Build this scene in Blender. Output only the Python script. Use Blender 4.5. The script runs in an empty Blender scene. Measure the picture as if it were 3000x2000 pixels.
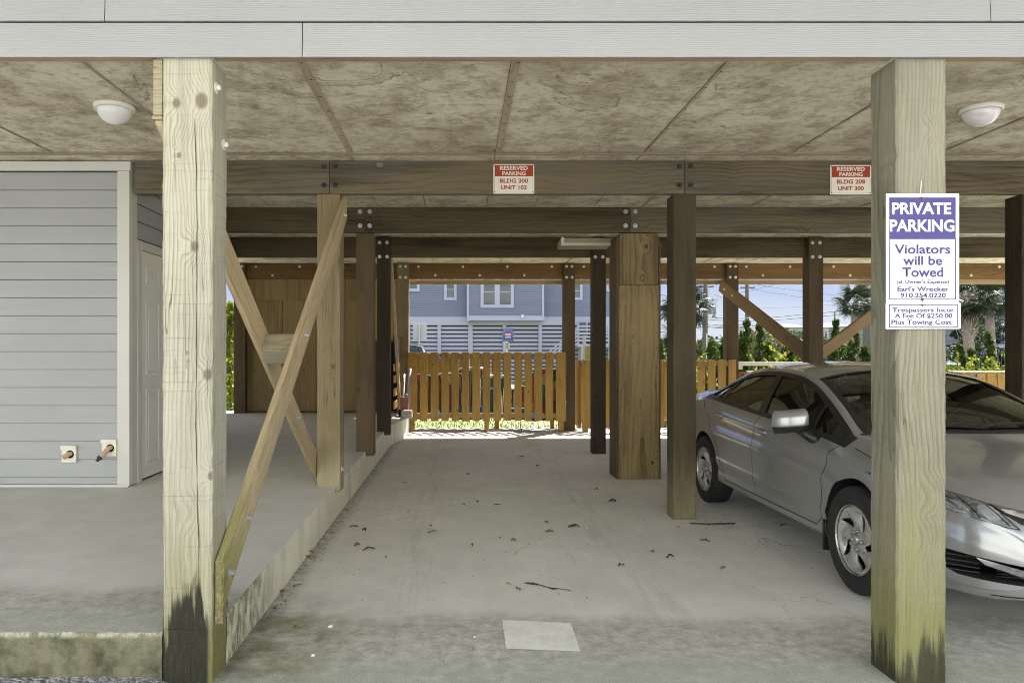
import bpy, bmesh, math, random
import numpy as np
from mathutils import Vector, Matrix, Euler
from mathutils.bvhtree import BVHTree
from mathutils.geometry import delaunay_2d_cdt

R = math.radians
random.seed(7)
scene = bpy.context.scene
COL = scene.collection

# ------------------------------------------------------------------ camera
CAMZ = 1.435
cam_d = bpy.data.cameras.new("camera")
cam = bpy.data.objects.new("camera", cam_d)
COL.objects.link(cam)
cam.location = (0, 0, CAMZ)
cam.rotation_euler = (R(90), 0, 0)
cam_d.sensor_width = 36
cam_d.lens = 25.56
cam_d.shift_x = 0.0502
cam_d.shift_y = 0.0110
cam_d.clip_start = 0.05
cam_d.clip_end = 3000
scene.camera = cam

# ------------------------------------------------------------------ sky, sun, exposure
SUN_EL, SUN_AZ = R(58), R(40)          # azimuth from +Y towards +X: behind the building, to the right
world = bpy.data.worlds.new("World")
scene.world = world
world.use_nodes = True
wn = world.node_tree
wn.nodes.clear()
w_out = wn.nodes.new("ShaderNodeOutputWorld")
w_bg = wn.nodes.new("ShaderNodeBackground")
w_sky = wn.nodes.new("ShaderNodeTexSky")
w_sky.sky_type = 'NISHITA'
w_sky.sun_disc = False
w_sky.sun_elevation = SUN_EL
w_sky.sun_rotation = SUN_AZ
w_sky.air_density = 0.8
w_sky.dust_density = 0.15
w_sky.ozone_density = 4.0
w_bg.inputs["Strength"].default_value = 0.05
# thin streaky high cloud, part of the sky itself
w_tc = wn.nodes.new("ShaderNodeTexCoord")
w_map = wn.nodes.new("ShaderNodeMapping")
w_map.inputs["Scale"].default_value = (1.6, 1.6, 7.0)
w_no = wn.nodes.new("ShaderNodeTexNoise")
w_no.inputs["Scale"].default_value = 2.2
w_no.inputs["Detail"].default_value = 7
w_no.inputs["Roughness"].default_value = 0.55
w_rmp = wn.nodes.new("ShaderNodeMapRange")
w_rmp.inputs["From Min"].default_value = 0.30
w_rmp.inputs["From Max"].default_value = 0.72
w_rmp.inputs["To Max"].default_value = 0.92
w_mix = wn.nodes.new("ShaderNodeMix")
w_mix.data_type = 'RGBA'
w_mix.inputs["B"].default_value = (3.0, 3.5, 4.5, 1)
wn.links.new(w_tc.outputs["Generated"], w_map.inputs["Vector"])
wn.links.new(w_map.outputs[0], w_no.inputs["Vector"])
wn.links.new(w_no.outputs["Fac"], w_rmp.inputs["Value"])
# thin grey-blue veil in front, towards the sun side; bright cloud added in the unseen half as fill light
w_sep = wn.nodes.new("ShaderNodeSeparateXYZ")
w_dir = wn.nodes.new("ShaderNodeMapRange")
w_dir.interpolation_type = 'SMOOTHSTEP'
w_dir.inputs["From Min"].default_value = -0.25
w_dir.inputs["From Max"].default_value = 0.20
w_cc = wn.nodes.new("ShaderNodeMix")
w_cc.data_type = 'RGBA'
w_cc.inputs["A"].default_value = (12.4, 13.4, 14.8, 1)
w_grad = wn.nodes.new("ShaderNodeMapRange")
w_grad.interpolation_type = 'SMOOTHSTEP'
w_grad.inputs["From Min"].default_value = 0.01
w_grad.inputs["From Max"].default_value = 0.16
w_blue = wn.nodes.new("ShaderNodeMix")
w_blue.data_type = 'RGBA'
w_blue.inputs["A"].default_value = (3.1, 3.4, 4.0, 1)
w_blue.inputs["B"].default_value = (1.65, 2.15, 4.0, 1)
w_str = wn.nodes.new("ShaderNodeMix")
w_str.data_type = 'RGBA'
w_str.inputs["B"].default_value = (3.5, 3.75, 4.2, 1)
w_sm = wn.nodes.new("ShaderNodeMapRange")
w_sm.inputs["From Min"].default_value = 0.46
w_sm.inputs["From Max"].default_value = 0.70
w_sm.inputs["To Max"].default_value = 0.85
w_fm = wn.nodes.new("ShaderNodeMath")
w_fm.operation = 'MULTIPLY'
w_fm.inputs[1].default_value = 0.96
w_fx = wn.nodes.new("ShaderNodeMath")
w_fx.operation = 'MAXIMUM'
wn.links.new(w_sep.outputs[2], w_grad.inputs["Value"])
wn.links.new(w_grad.outputs[0], w_blue.inputs["Factor"])
wn.links.new(w_blue.outputs["Result"], w_str.inputs["A"])
wn.links.new(w_no.outputs["Fac"], w_sm.inputs["Value"])
wn.links.new(w_sm.outputs[0], w_str.inputs["Factor"])
wn.links.new(w_str.outputs["Result"], w_cc.inputs["B"])
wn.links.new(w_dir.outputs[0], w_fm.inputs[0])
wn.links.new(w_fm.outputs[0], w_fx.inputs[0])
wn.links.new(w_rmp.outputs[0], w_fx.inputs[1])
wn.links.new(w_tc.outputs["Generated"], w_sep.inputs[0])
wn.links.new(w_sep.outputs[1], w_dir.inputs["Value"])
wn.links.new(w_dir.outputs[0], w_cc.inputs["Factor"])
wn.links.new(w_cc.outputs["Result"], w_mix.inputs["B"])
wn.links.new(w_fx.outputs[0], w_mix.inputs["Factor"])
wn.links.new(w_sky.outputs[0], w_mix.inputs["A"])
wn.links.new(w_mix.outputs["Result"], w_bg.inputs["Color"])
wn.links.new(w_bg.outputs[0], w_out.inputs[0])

sun_d = bpy.data.lights.new("sun", 'SUN')
sun_d.energy = 5.0
sun_d.angle = R(0.5)
sun_d.color = (1.0, 0.98, 0.94)
sun = bpy.data.objects.new("sun", sun_d)
COL.objects.link(sun)
SUN_DIR = Vector((math.sin(SUN_AZ) * math.cos(SUN_EL), math.cos(SUN_AZ) * math.cos(SUN_EL), math.sin(SUN_EL)))
sun.rotation_euler = SUN_DIR.to_track_quat('Z', 'Y').to_euler()
sun.location = (20, 30, 40)

scene.view_settings.view_transform = 'Standard'
scene.view_settings.look = 'None'
scene.view_settings.gamma = 1
scene.view_settings.exposure = 2.1
scene.render.engine = 'CYCLES'
scene.cycles.use_denoising = True
scene.cycles.filter_width = 1.05
scene.cycles.max_bounces = 10
scene.cycles.diffuse_bounces = 6
scene.cycles.glossy_bounces = 4
scene.cycles.transparent_max_bounces = 12
scene.cycles.sample_clamp_indirect = 8
scene.cycles.caustics_reflective = False
scene.cycles.caustics_refractive = False


# ------------------------------------------------------------------ pixel -> place (photo at 2352 wide)
def U(u, v, Y):
    return Vector(((u - 1058) / 1670 * Y, Y, CAMZ - (v - 810) / 1670 * Y))
def UX(u, Y): return (u - 1058) / 1670 * Y
def UZ(v, Y): return CAMZ - (v - 810) / 1670 * Y


# ------------------------------------------------------------------ object helpers
def tag(o, label=None, cat=None, group=None, kind=None):
    if label: o["label"] = label
    if cat: o["category"] = cat
    if group: o["group"] = group
    if kind: o["kind"] = kind
    return o

def empty(name, loc, label=None, cat=None, group=None, rot=None):
    o = bpy.data.objects.new(name, None)
    o.empty_display_size = 0.1
    COL.objects.link(o)
    o.location = loc
    if rot: o.rotation_euler = rot
    return tag(o, label, cat, group)

def copy_tree(o, parent=None):
    c = o.copy()
    COL.objects.link(c)
    if parent is not None:
        c.parent = parent
    for ch in list(o.children):
        copy_tree(ch, c)
    return c

def link_mesh(name, me, mat, parent=None, loc=None):
    o = bpy.data.objects.new(name, me)
    COL.objects.link(o)
    if mat is not None:
        ms = mat if isinstance(mat, (list, tuple)) else [mat]
        for m in ms: me.materials.append(m)
    if parent is not None: o.parent = parent
    if loc is not None: o.location = loc
    return o


class MB:
    """collects solids; build() links them as ONE mesh object"""
    def __init__(s):
        s.bm = bmesh.new()
        s.mi = 0
    def _mark(s, faces):
        for f in faces: f.material_index = s.mi
    def box(s, x0, x1, y0, y1, z0, z1, bev=0.0, M=None):
        t = bmesh.new()
        vs = [t.verts.new(p) for p in ((x0,y0,z0),(x1,y0,z0),(x1,y1,z0),(x0,y1,z0),(x0,y0,z1),(x1,y0,z1),(x1,y1,z1),(x0,y1,z1))]
        for q in ((3,2,1,0),(4,5,6,7),(0,1,5,4),(1,2,6,5),(2,3,7,6),(3,0,4,7)):
            t.faces.new([vs[i] for i in q])
        if bev > 0:
            bmesh.ops.bevel(t, geom=t.edges[:], offset=bev, segments=2, profile=0.6, affect='EDGES')
        s.merge(t, M)
        return s
    def merge(s, t, M=None):
        if M is not None: bmesh.ops.transform(t, matrix=M, verts=t.verts)
        vm = {v: s.bm.verts.new(v.co) for v in t.verts}
        for f in t.faces:
            try:
                nf = s.bm.faces.new([vm[v] for v in f.verts])
                nf.material_index = s.mi
                nf.smooth = f.smooth
            except ValueError:
                pass
        t.free()
    def tube(s, pts, r, n=8, caps=True, smooth=True):
        pts = [Vector(p) for p in pts]
        rs = r if isinstance(r, (list, tuple)) else [r] * len(pts)
        rings = []
        up = None
        for i, p in enumerate(pts):
            d = (pts[min(i+1, len(pts)-1)] - pts[max(i-1, 0)])
            if d.length < 1e-9: d = Vector((0,0,1))
            d.normalize()
            if up is None:
                up = Vector((0,0,1)) if abs(d.z) < 0.9 else Vector((1,0,0))
            a = d.cross(up)
            if a.length < 1e-4: a = d.cross(Vector((0.3,0.7,0.2)))
            a.normalize(); b = d.cross(a)
            up = b.cross(d) * -1 if False else up
            rings.append([s.bm.verts.new(p + (a*math.cos(2*math.pi*k/n) + b*math.sin(2*math.pi*k/n)) * rs[i]) for k in range(n)])
        for i in range(len(rings)-1):
            for k in range(n):
                f = s.bm.faces.new((rings[i][k], rings[i][(k+1)%n], rings[i+1][(k+1)%n], rings[i+1][k]))
                f.material_index = s.mi; f.smooth = smooth
        if caps and n > 2:
            for rg in (rings[0][::-1], rings[-1]):
                f = s.bm.faces.new(rg); f.material_index = s.mi
        return s
    def lathe(s, prof, n=24, M=None, smooth=True):
        """prof: (r,z) list around local Z"""
        t = bmesh.new()
        rings = []
        for r, z in prof:
            if r < 1e-6: rings.append([t.verts.new((0,0,z))])
            else: rings.append([t.verts.new((r*math.cos(2*math.pi*k/n), r*math.sin(2*math.pi*k/n), z)) for k in range(n)])
        for a, b in zip(rings, rings[1:]):
            for k in range(n):
                k2 = (k+1) % n
                if len(a) == 1 and len(b) == 1: continue
                if len(a) == 1: q = (a[0], b[k2], b[k])
                elif len(b) == 1: q = (a[k], a[k2], b[0])
                else: q = (a[k], a[k2], b[k2], b[k])
                try:
                    f = t.faces.new(q); f.smooth = smooth
                except ValueError: pass
        s.merge(t, M)
        return s
    def prism(s, pts, d, M=None, bev=0):
        """closed 2D outline (x,y) extruded along +z by d"""
        t = bmesh.new()
        a = [t.verts.new((p[0], p[1], 0)) for p in pts]
        b = [t.verts.new((p[0], p[1], d)) for p in pts]
        n = len(pts)
        t.faces.new(a[::-1]); t.faces.new(b)
        for k in range(n):
            t.faces.new((a[k], a[(k+1)%n], b[(k+1)%n], b[k]))
        bmesh.ops.recalc_face_normals(t, faces=t.faces)
        if bev > 0:
            bmesh.ops.bevel(t, geom=t.edges[:], offset=bev, segments=2, affect='EDGES')
        s.merge(t, M)
        return s
    def quad(s, a, b, c, d):
        f = s.bm.faces.new([s.bm.verts.new(p) for p in (a, b, c, d)])
        f.material_index = s.mi
        return s
    def build(s, name, mat, parent=None, origin=None, loc=None):
        me = bpy.data.meshes.new(name)
        if origin is None and parent is not None and parent.get("_o") is not None:
            origin = parent["_o"]
        if origin is not None:
            bmesh.ops.translate(s.bm, vec=-Vector(origin), verts=s.bm.verts)
        s.bm.to_mesh(me); s.bm.free()
        o = link_mesh(name, me, mat, parent, loc)
        if parent is None and origin is not None and loc is None: o.location = origin
        return o

def thing(name, loc, label, cat, group=None):
    """Empty at a thing's base; its parts are then given in world coordinates"""
    o = empty(name, loc, label, cat, group)
    o["_o"] = list(loc)
    o["kind"] = "thing"
    return o


# ------------------------------------------------------------------ materials
class G:
    def __init__(s, name):
        s.m = bpy.data.materials.new(name)
        s.m.use_nodes = True
        s.t = s.m.node_tree
        s.t.nodes.clear()
        s.o = s.t.nodes.new("ShaderNodeOutputMaterial")
        s._tc = None
    def n(s, typ, ins=None, **pr):
        nd = s.t.nodes.new("ShaderNode" + typ)
        for k, v in pr.items(): setattr(nd, k, v)
        for k, v in (ins or {}).items():
            sk = nd.inputs[k]
            s.put(sk, v)
        return nd
    def put(s, sk, v):
        if hasattr(v, "is_output"): s.t.links.new(v, sk)
        elif isinstance(v, bpy.types.Node): s.t.links.new(v.outputs[0], sk)
        else:
            if sk.type == 'RGBA' and len(v) == 3: v = (*v, 1)
            sk.default_value = v
    def tc(s, w="Object"):
        if s._tc is None: s._tc = s.n("TexCoord")
        return s._tc.outputs[w]
    def math(s, op, a, b=0.0, c=0.0, clamp=False):
        nd = s.n("Math", operation=op, use_clamp=clamp)
        s.put(nd.inputs[0], a); s.put(nd.inputs[1], b); s.put(nd.inputs[2], c)
        return nd.outputs[0]
    def vmath(s, op, a, b):
        nd = s.n("VectorMath", operation=op)
        s.put(nd.inputs[0], a); s.put(nd.inputs[1], b)
        return nd.outputs[0]
    def mapping(s, vec, scale=(1,1,1), loc=(0,0,0), rot=(0,0,0)):
        return s.n("Mapping", {"Vector": vec, "Scale": scale, "Location": loc, "Rotation": rot}).outputs[0]
    def noise(s, vec, scale=1.0, detail=4, rough=0.5, dist=0.0):
        return s.n("TexNoise", {"Vector": vec, "Scale": scale, "Detail": detail, "Roughness": rough, "Distortion": dist}).outputs["Fac"]
    def range(s, v, a, b, c=0.0, d=1.0):
        return s.n("MapRange", {"Value": v, "From Min": a, "From Max": b, "To Min": c, "To Max": d}, clamp=True).outputs[0]
    def smooth(s, v, a, b, c=0.0, d=1.0):
        return s.n("MapRange", {"Value": v, "From Min": a, "From Max": b, "To Min": c, "To Max": d}, clamp=True, interpolation_type='SMOOTHSTEP').outputs[0]
    def mix(s, f, a, b, mode='MIX'):
        nd = s.n("Mix", data_type='RGBA', blend_type=mode)
        s.put(nd.inputs["Factor"], f); s.put(nd.inputs["A"], a); s.put(nd.inputs["B"], b)
        return nd.outputs["Result"]
    def sep(s, v):
        nd = s.n("SeparateXYZ", {0: v})
        return nd.outputs[0], nd.outputs[1], nd.outputs[2]
    def comb(s, x, y, z):
        return s.n("CombineXYZ", {0: x, 1: y, 2: z}).outputs[0]
    def bump(s, h, strength=0.3, dist=0.01):
        return s.n("Bump", {"Height": h, "Strength": strength, "Distance": dist}).outputs[0]
    def rand(s):
        return s.n("ObjectInfo").outputs["Random"]
    def surf(s, color, rough=0.7, normal=None, metallic=0.0, spec=0.4, **kw):
        p = s.n("BsdfPrincipled", {"Base Color": color, "Roughness": rough, "Metallic": metallic, "Specular IOR Level": spec})
        if normal is not None: s.put(p.inputs["Normal"], normal)
        for k, v in kw.items(): s.put(p.inputs[k.replace("_", " ")], v)
        s.t.links.new(p.outputs[0], s.o.inputs[0])
        s.p = p
        return s.m

def plain(name, col, rough=0.6, metallic=0.0, spec=0.4, var=0.06, scale=6.0, bump=0.0, **kw):
    """painted or metal surface with slight uneven tone"""
    g = G(name)
    nz = g.noise(g.tc(), scale, 5, 0.6)
    c = g.mix(g.range(nz, 0.3, 0.7, 0.0, 1.0), [x*(1-var) for x in col], [min(1, x*(1+var)) for x in col])
    rg = g.range(nz, 0.3, 0.7, max(0.02, rough-0.06), min(1, rough+0.06))
    nr = g.bump(g.noise(g.tc(), scale*12, 3, 0.6), bump, 0.003) if bump else None
    return g.surf(c, rg, nr, metallic, spec, **kw)

def wood(name, light, dark, axis='Z', freq=55, knots=1.0, rough=0.72, ringamt=0.55, foot=None, saw=0.0, grey=0.0, kcol=None, pith=(0.13, 0.09), kscale=3.4, ksel=0.52, knots_at=(), streak=0.35):
    g = G(name)
    rnd = g.rand()
    off = g.vmath('MULTIPLY', g.comb(rnd, rnd, rnd), (37.0, 23.0, 51.0))
    co0 = g.tc()
    x, y, z = g.sep(co0)
    if axis == 'X': v = g.comb(y, z, x)
    elif axis == 'Y': v = g.comb(x, z, y)
    else: v = co0
    vx, vy, vz = g.sep(v)
    co = g.vmath('ADD', v, off)
    warp = g.noise(g.mapping(co, (2.2, 2.2, 0.55)), 1.6, 3, 0.5)
    # knots
    kv = g.n("TexVoronoi", {"Vector": g.mapping(co, (1, 0.35, 0.72)), "Scale": kscale, "Randomness": 1.0})
    kd = kv.outputs["Distance"]
    kr = g.sep(kv.outputs["Color"])[0]
    ks_ = g.math('GREATER_THAN', kr, ksel)
    k1 = g.math('MULTIPLY', g.smooth(kd, 0.10, 0.035), ks_)
    k2 = g.math('MULTIPLY', g.smooth(kd, 0.34, 0.04), ks_)
    for (kx, kz, kr_) in knots_at:
        ax = g.math('SUBTRACT', vx, kx); az = g.math('MULTIPLY', g.math('SUBTRACT', vz, kz), 0.78)
        wob = g.math('MULTIPLY', g.math('SUBTRACT', warp, 0.5), 0.02)
        dd = g.math('ADD', g.math('SQRT', g.math('ADD', g.math('MULTIPLY', ax, ax), g.math('MULTIPLY', az, az))), wob)
        face = g.smooth(vy, -0.088, -0.100)
        k1 = g.math('MAXIMUM', k1, g.math('MULTIPLY', face, g.smooth(dd, kr_, kr_*0.40)))
        k2 = g.math('MAXIMUM', k2, g.math('MULTIPLY', face, g.smooth(dd, kr_*3.2, 0.0)))
        kd = g.math('MINIMUM', kd, g.math('MULTIPLY', dd, 4.0))
    px = g.math('ADD', pith[0], g.math('MULTIPLY', rnd, 0.10))
    dx = g.math('SUBTRACT', vx, px)
    dy = g.math('ADD', vy, pith[1])
    r = g.math('SQRT', g.math('ADD', g.math('MULTIPLY', dx, dx), g.math('MULTIPLY', dy, dy)))
    r = g.math('ADD', r, g.math('MULTIPLY', warp, 0.16))
    r = g.math('ADD', r, g.math('MULTIPLY', k2, 0.05 * knots))
    ph = g.math('MULTIPLY', r, freq)
    saw1 = g.math('FRACT', ph)
    ring = g.math('POWER', saw1, 2.2)
    fib = g.noise(g.mapping(co, (70, 70, 1.4)), 1.0, 4, 0.65)
    fine = g.noise(g.mapping(co, (190, 190, 5)), 1.0, 3, 0.6)
    tone = g.noise(g.mapping(co, (1.2, 1.2, 0.5)), 2.0, 4, 0.6)
    f = g.math('ADD', g.math('MULTIPLY', ring, ringamt), g.math('MULTIPLY', g.math('SUBTRACT', fib, 0.5), 0.8))
    f = g.math('ADD', f, g.math('MULTIPLY', g.math('SUBTRACT', tone, 0.5), 1.1))
    f = g.math('ADD', f, g.math('MULTIPLY', g.math('SUBTRACT', rnd, 0.5), 0.42), clamp=True)
    col = g.mix(f, light, dark)
    stn = g.noise(g.mapping(co, (7, 7, 0.55)), 1.0, 5, 0.6)
    col = g.mix(g.range(stn, 0.50, 0.68, 0.0, streak), col, [d*0.62 for d in dark])
    kc = kcol or [dark[0]*0.55, dark[1]*0.5, dark[2]*0.5]
    kring = g.math('FRACT', g.math('MULTIPLY', kd, 42))
    kcl = g.mix(g.math('MULTIPLY', kring, 0.4), kc, [c*1.8 for c in kc])
    col = g.mix(g.math('MULTIPLY', k1, 0.85 * min(1, knots)), col, kcl)
    # drying checks: thin dark splits along the grain
    ck = g.noise(g.mapping(co, (26, 26, 0.7)), 1.0, 2, 0.4)
    ckm = g.math('MULTIPLY', g.smooth(g.math('ABSOLUTE', g.math('SUBTRACT', ck, 0.5)), 0.010, 0.0), g.smooth(tone, 0.48, 0.62))
    col = g.mix(g.math('MULTIPLY', ckm, 0.7), col, [dark[0]*0.25, dark[1]*0.25, dark[2]*0.25])
    if grey:
        gw = g.math('MULTIPLY', g.smooth(g.noise(g.mapping(co, (3, 3, 0.8)), 1.5, 5, 0.65), 0.40, 0.66), grey)
        l = (light[0]+light[1]+light[2]) / 3
        col = g.mix(gw, col, (l*0.92, l*0.93, l*0.86))
    h = g.math('ADD', g.math('MULTIPLY', ring, -0.5), g.math('MULTIPLY', fib, 0.8))
    h = g.math('ADD', h, g.math('MULTIPLY', fine, 0.4))
    h = g.math('SUBTRACT', h, g.math('MULTIPLY', ckm, 1.5))
    if saw:
        sm = g.noise(g.mapping(co, (1.5, 1.5, 95)), 1.0, 2, 0.6)
        smf = g.math('MULTIPLY', g.smooth(sm, 0.57, 0.70), saw)
        col = g.mix(g.math('MULTIPLY', smf, 0.30), col, dark)
        h = g.math('SUBTRACT', h, smf)
    if foot:
        # tone bands at the foot, mildew and algae on some: (list of height, softness, colour, amount, x streak)
        for (hz, soft, fc, amt, *front) in foot:
            st = g.noise(g.mapping(co, (20, 20, 0.9)), 1.0, 4, 0.65)
            st2 = g.noise(g.mapping(co, (5, 5, 2.0)), 1.0, 4, 0.6)
            lim = g.math('ADD', hz, g.math('MULTIPLY', g.math('SUBTRACT', st, 0.5), 0.75))
            lim = g.math('ADD', lim, g.math('MULTIPLY', g.math('SUBTRACT', st2, 0.5), 0.5))
            m = g.math('MULTIPLY', g.smooth(g.math('SUBTRACT', lim, vz), 0.0, soft), amt)
            m = g.math('MULTIPLY', m, g.range(g.noise(g.mapping(co, (60, 60, 18)), 1.0, 3, 0.6), 0.2, 0.5, (0.90 if amt > 0.84 else 0.55), 1.0))
            if front: m = g.math('MULTIPLY', m, g.smooth(g.math('ADD', vx, g.math('MULTIPLY', st2, 0.01)), front[0]+0.012, front[0]-0.006, front[1], 1.0))
            col = g.mix(m, col, fc)
    fd = g.range(fine, 0.52, 0.72, 0.0, 0.30)
    col = g.mix(fd, col, [d*0.55 for d in dark])
    return g.surf(col, rough, g.bump(h, 0.7, 0.004), 0.0, 0.22)

def concrete(name, base, kind='floor'):
    g = G(name)
    co = g.tc()
    x, y, z = g.sep(co)
    n1 = g.noise(co, 0.55, 6, 0.62)
    n2 = g.noise(co, 3.2, 6, 0.65)
    n3 = g.noise(co, 95, 3, 0.7)
    n4 = g.noise(g.mapping(co, (9, 1.6, 9)), 1.0, 4, 0.6)
    col = g.mix(g.range(n1, 0.3, 0.7), [c*0.86 for c in base], [c*1.10 for c in base])
    col = g.mix(g.range(n2, 0.35, 0.75, 0.0, 0.45), col, [base[0]*0.70, base[1]*0.70, base[2]*0.70])
    col = g.mix(g.range(n4, 0.45, 0.75, 0.0, 0.22), col, [base[0]*1.22, base[1]*1.18, base[2]*1.08])
    col = g.mix(g.range(n3, 0.55, 0.85, 0.0, 0.30), col, [base[0]*0.55, base[1]*0.53, base[2]*0.48])
    # small dark spots
    vo = g.n("TexVoronoi", {"Vector": co, "Scale": 7.0, "Randomness": 1.0})
    sp = g.math('MULTIPLY', g.smooth(vo.outputs["Distance"], 0.075, 0.035), g.math('GREATER_THAN', g.sep(vo.outputs["Color"])[1], 0.80))
    col = g.mix(g.math('MULTIPLY', sp, 0.55), col, [base[0]*0.34, base[1]*0.34, base[2]*0.32])
    hgt = g.math('ADD', g.math('MULTIPLY', n3, 0.6), n2)
    if kind in ('floor', 'deck'):
        # weathered, algae-stained strip along the open front edge
        e1 = g.noise(g.mapping(co, (0.9, 1.6, 1)), 1.0, 6, 0.62)
        ymax = 4.12 if kind == 'floor' else 3.85
        lim = g.math('ADD', ymax - 0.35, g.math('MULTIPLY', e1, 0.62))
        m = g.smooth(g.math('SUBTRACT', lim, y), 0.0, 0.28)
        mott = g.range(g.noise(co, 13, 6, 0.75), 0.34, 0.62, 0.25, 1.0)
        col = g.mix(g.math('MULTIPLY', g.math('MULTIPLY', m, 0.70), mott), col, (0.215, 0.21, 0.14))
        m2 = g.smooth(y, 3.52, 3.20)
        sp2 = g.noise(co, 150, 2, 0.8)
        agg = g.mix(g.range(sp2, 0.35, 0.65), (0.24, 0.24, 0.20), (0.56, 0.56, 0.49))
        wob = g.range(g.noise(co, 5.5, 6, 0.7), 0.35, 0.62, 0.25, 0.95)
        col = g.mix(g.math('MULTIPLY', m2, wob), col, agg)
        # green algae patches by the kerb foot and post
        if kind == 'floor':
            dxx = g.math('ABSOLUTE', g.math('SUBTRACT', x, -0.95))
            alg = g.math('MULTIPLY', g.smooth(dxx, 0.55, 0.05), g.smooth(y, 4.5, 3.7))
            alg = g.math('MULTIPLY', alg, g.range(g.noise(co, 4.5, 5, 0.65), 0.38, 0.62))
            col = g.mix(g.math('MULTIPLY', alg, 0.75), col, (0.13, 0.14, 0.045))
            # dirt that gathers along the kerb foot
            dk = g.math('SUBTRACT', x, -1.083)
            kd = g.math('MULTIPLY', g.smooth(dk, 0.16, 0.0), g.range(g.noise(co, 14, 5, 0.7), 0.38, 0.62, 0.2, 1.0))
            col = g.mix(g.math('MULTIPLY', kd, 0.72), col, (0.075, 0.065, 0.045))
            # faint tyre scuffs along the bay
            ts = g.noise(g.mapping(co, (16, 1.1, 1)), 1.0, 5, 0.65)
            dt = g.math('ABSOLUTE', g.math('SUBTRACT', g.math('ABSOLUTE', g.math('SUBTRACT', x, 0.42)), 0.72))
            tm = g.math('MULTIPLY', g.smooth(dt, 0.22, 0.02), g.range(ts, 0.47, 0.7, 0.0, 0.55))
            col = g.mix(tm, col, [base[0]*0.62, base[1]*0.62, base[2]*0.62])
            # hairline cracks
            cr = g.noise(g.mapping(co, (1.4, 0.5, 1)), 1.0, 6, 0.6, 0.3)
            cm = g.math('MULTIPLY', g.smooth(g.math('ABSOLUTE', g.math('SUBTRACT', cr, 0.5)), 0.0035, 0.0005), g.smooth(n1, 0.50, 0.62))
            col = g.mix(g.math('MULTIPLY', cm, 0.6), col, (0.09, 0.085, 0.07))
    if kind == 'kerb':
        # algae on the vertical faces near the front, rain streaks
        st = g.noise(g.mapping(co, (13, 13, 6.5)), 1.0, 7, 0.75)
        m = g.math('MULTIPLY', g.smooth(y, 4.35, 3.75), g.range(st, 0.40, 0.60))
        col = g.mix(g.math('MULTIPLY', m, 0.9), col, (0.11, 0.12, 0.04))
        fr = g.smooth(y, 3.24, 3.19)
        f2 = g.noise(co, 9, 6, 0.7)
        fcol = g.mix(g.range(f2, 0.35, 0.65), (0.06, 0.062, 0.035), (0.21, 0.20, 0.13))
        # the worn upper edge stays pale
        col = g.mix(g.math('MULTIPLY', fr, g.smooth(z, 0.215, 0.19)), col, fcol)
        rs = g.math('MULTIPLY', g.range(g.noise(g.mapping(co, (9, 3.2, 0.3)), 1.0, 4, 0.6), 0.5, 0.72), 0.35)
        col = g.mix(rs, col, (0.22, 0.17, 0.11))
    return g.surf(col, g.range(n2, 0.2, 0.8, 0.62, 0.85), g.bump(hgt, 0.35, 0.006), 0.0, 0.3)
# ------------------------------------------------------------------ material set
GRN = (0.155, 0.16, 0.045)
BLK = (0.022, 0.022, 0.018)
M = {}
M['post_front'] = wood('front_post_wood', (0.44, 0.425, 0.345), (0.165, 0.152, 0.108), 'Z', 62, 1.0, 0.72, 0.55,
                       foot=[(1.25, 0.9, (0.29, 0.265, 0.135), 0.65), (0.62, 0.3, (0.23, 0.22, 0.045), 0.75), (0.60, 0.12, BLK, 0.97, 0.096, 0.25)], saw=0.6, kcol=(0.135, 0.105, 0.08), knots_at=[(UX(u_, 3.16)+1.19, UZ(v_, 3.16)+0.2, r_) for u_, v_, r_ in ((405, 237, .024), (463, 232, .034), (447, 566, .026), (477, 860, .026), (484, 1093, .020), (411, 357, .012))], streak=0.22)
M['post_side'] = wood('side_post_wood', (0.285, 0.272, 0.20), (0.10, 0.095, 0.065), 'Z', 50, 0.9, 0.72, 0.5,
                      foot=[(1.35, 0.9, (0.27, 0.255, 0.12), 0.7), (0.80, 0.4, (0.20, 0.205, 0.06), 0.5), (0.40, 0.16, BLK, 0.85)], saw=0.25, grey=0.5, streak=0.25, knots_at=[(UX(2152, 3.16)-2.005, UZ(1366, 3.16)+0.2, .034), (UX(2142, 3.16)-2.005, UZ(300, 3.16)+0.2, .02)], kcol=(0.25, 0.21, 0.15))
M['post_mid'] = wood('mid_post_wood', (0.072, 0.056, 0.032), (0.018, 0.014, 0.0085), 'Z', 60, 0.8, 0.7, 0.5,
                     foot=[(0.75, 0.7, (0.26, 0.22, 0.13), 0.6), (0.06, 0.05, (0.17, 0.19, 0.10), 0.6)])  # paler towards the foot, greenish at the very bottom
M['post_pale'] = wood('pale_mid_post_wood', (0.235, 0.185, 0.105), (0.10, 0.075, 0.04), 'Z', 66, 1.0, 0.7, 0.5,
                      foot=[(0.75, 0.7, (0.42, 0.39, 0.27), 0.5)])  # paler towards the foot
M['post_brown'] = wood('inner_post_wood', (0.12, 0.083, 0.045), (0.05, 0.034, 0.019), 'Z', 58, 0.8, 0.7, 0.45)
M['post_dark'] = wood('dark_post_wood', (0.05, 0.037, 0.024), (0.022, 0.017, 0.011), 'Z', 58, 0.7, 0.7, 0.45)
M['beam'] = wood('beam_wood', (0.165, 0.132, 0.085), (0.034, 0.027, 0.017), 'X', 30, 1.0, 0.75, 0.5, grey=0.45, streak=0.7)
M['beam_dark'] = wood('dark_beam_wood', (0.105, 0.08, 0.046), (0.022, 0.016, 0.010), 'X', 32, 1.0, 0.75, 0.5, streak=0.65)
M['beam_back'] = wood('back_beam_wood', (0.21, 0.125, 0.052), (0.10, 0.054, 0.022), 'X', 44, 0.9, 0.75, 0.5)
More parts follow.
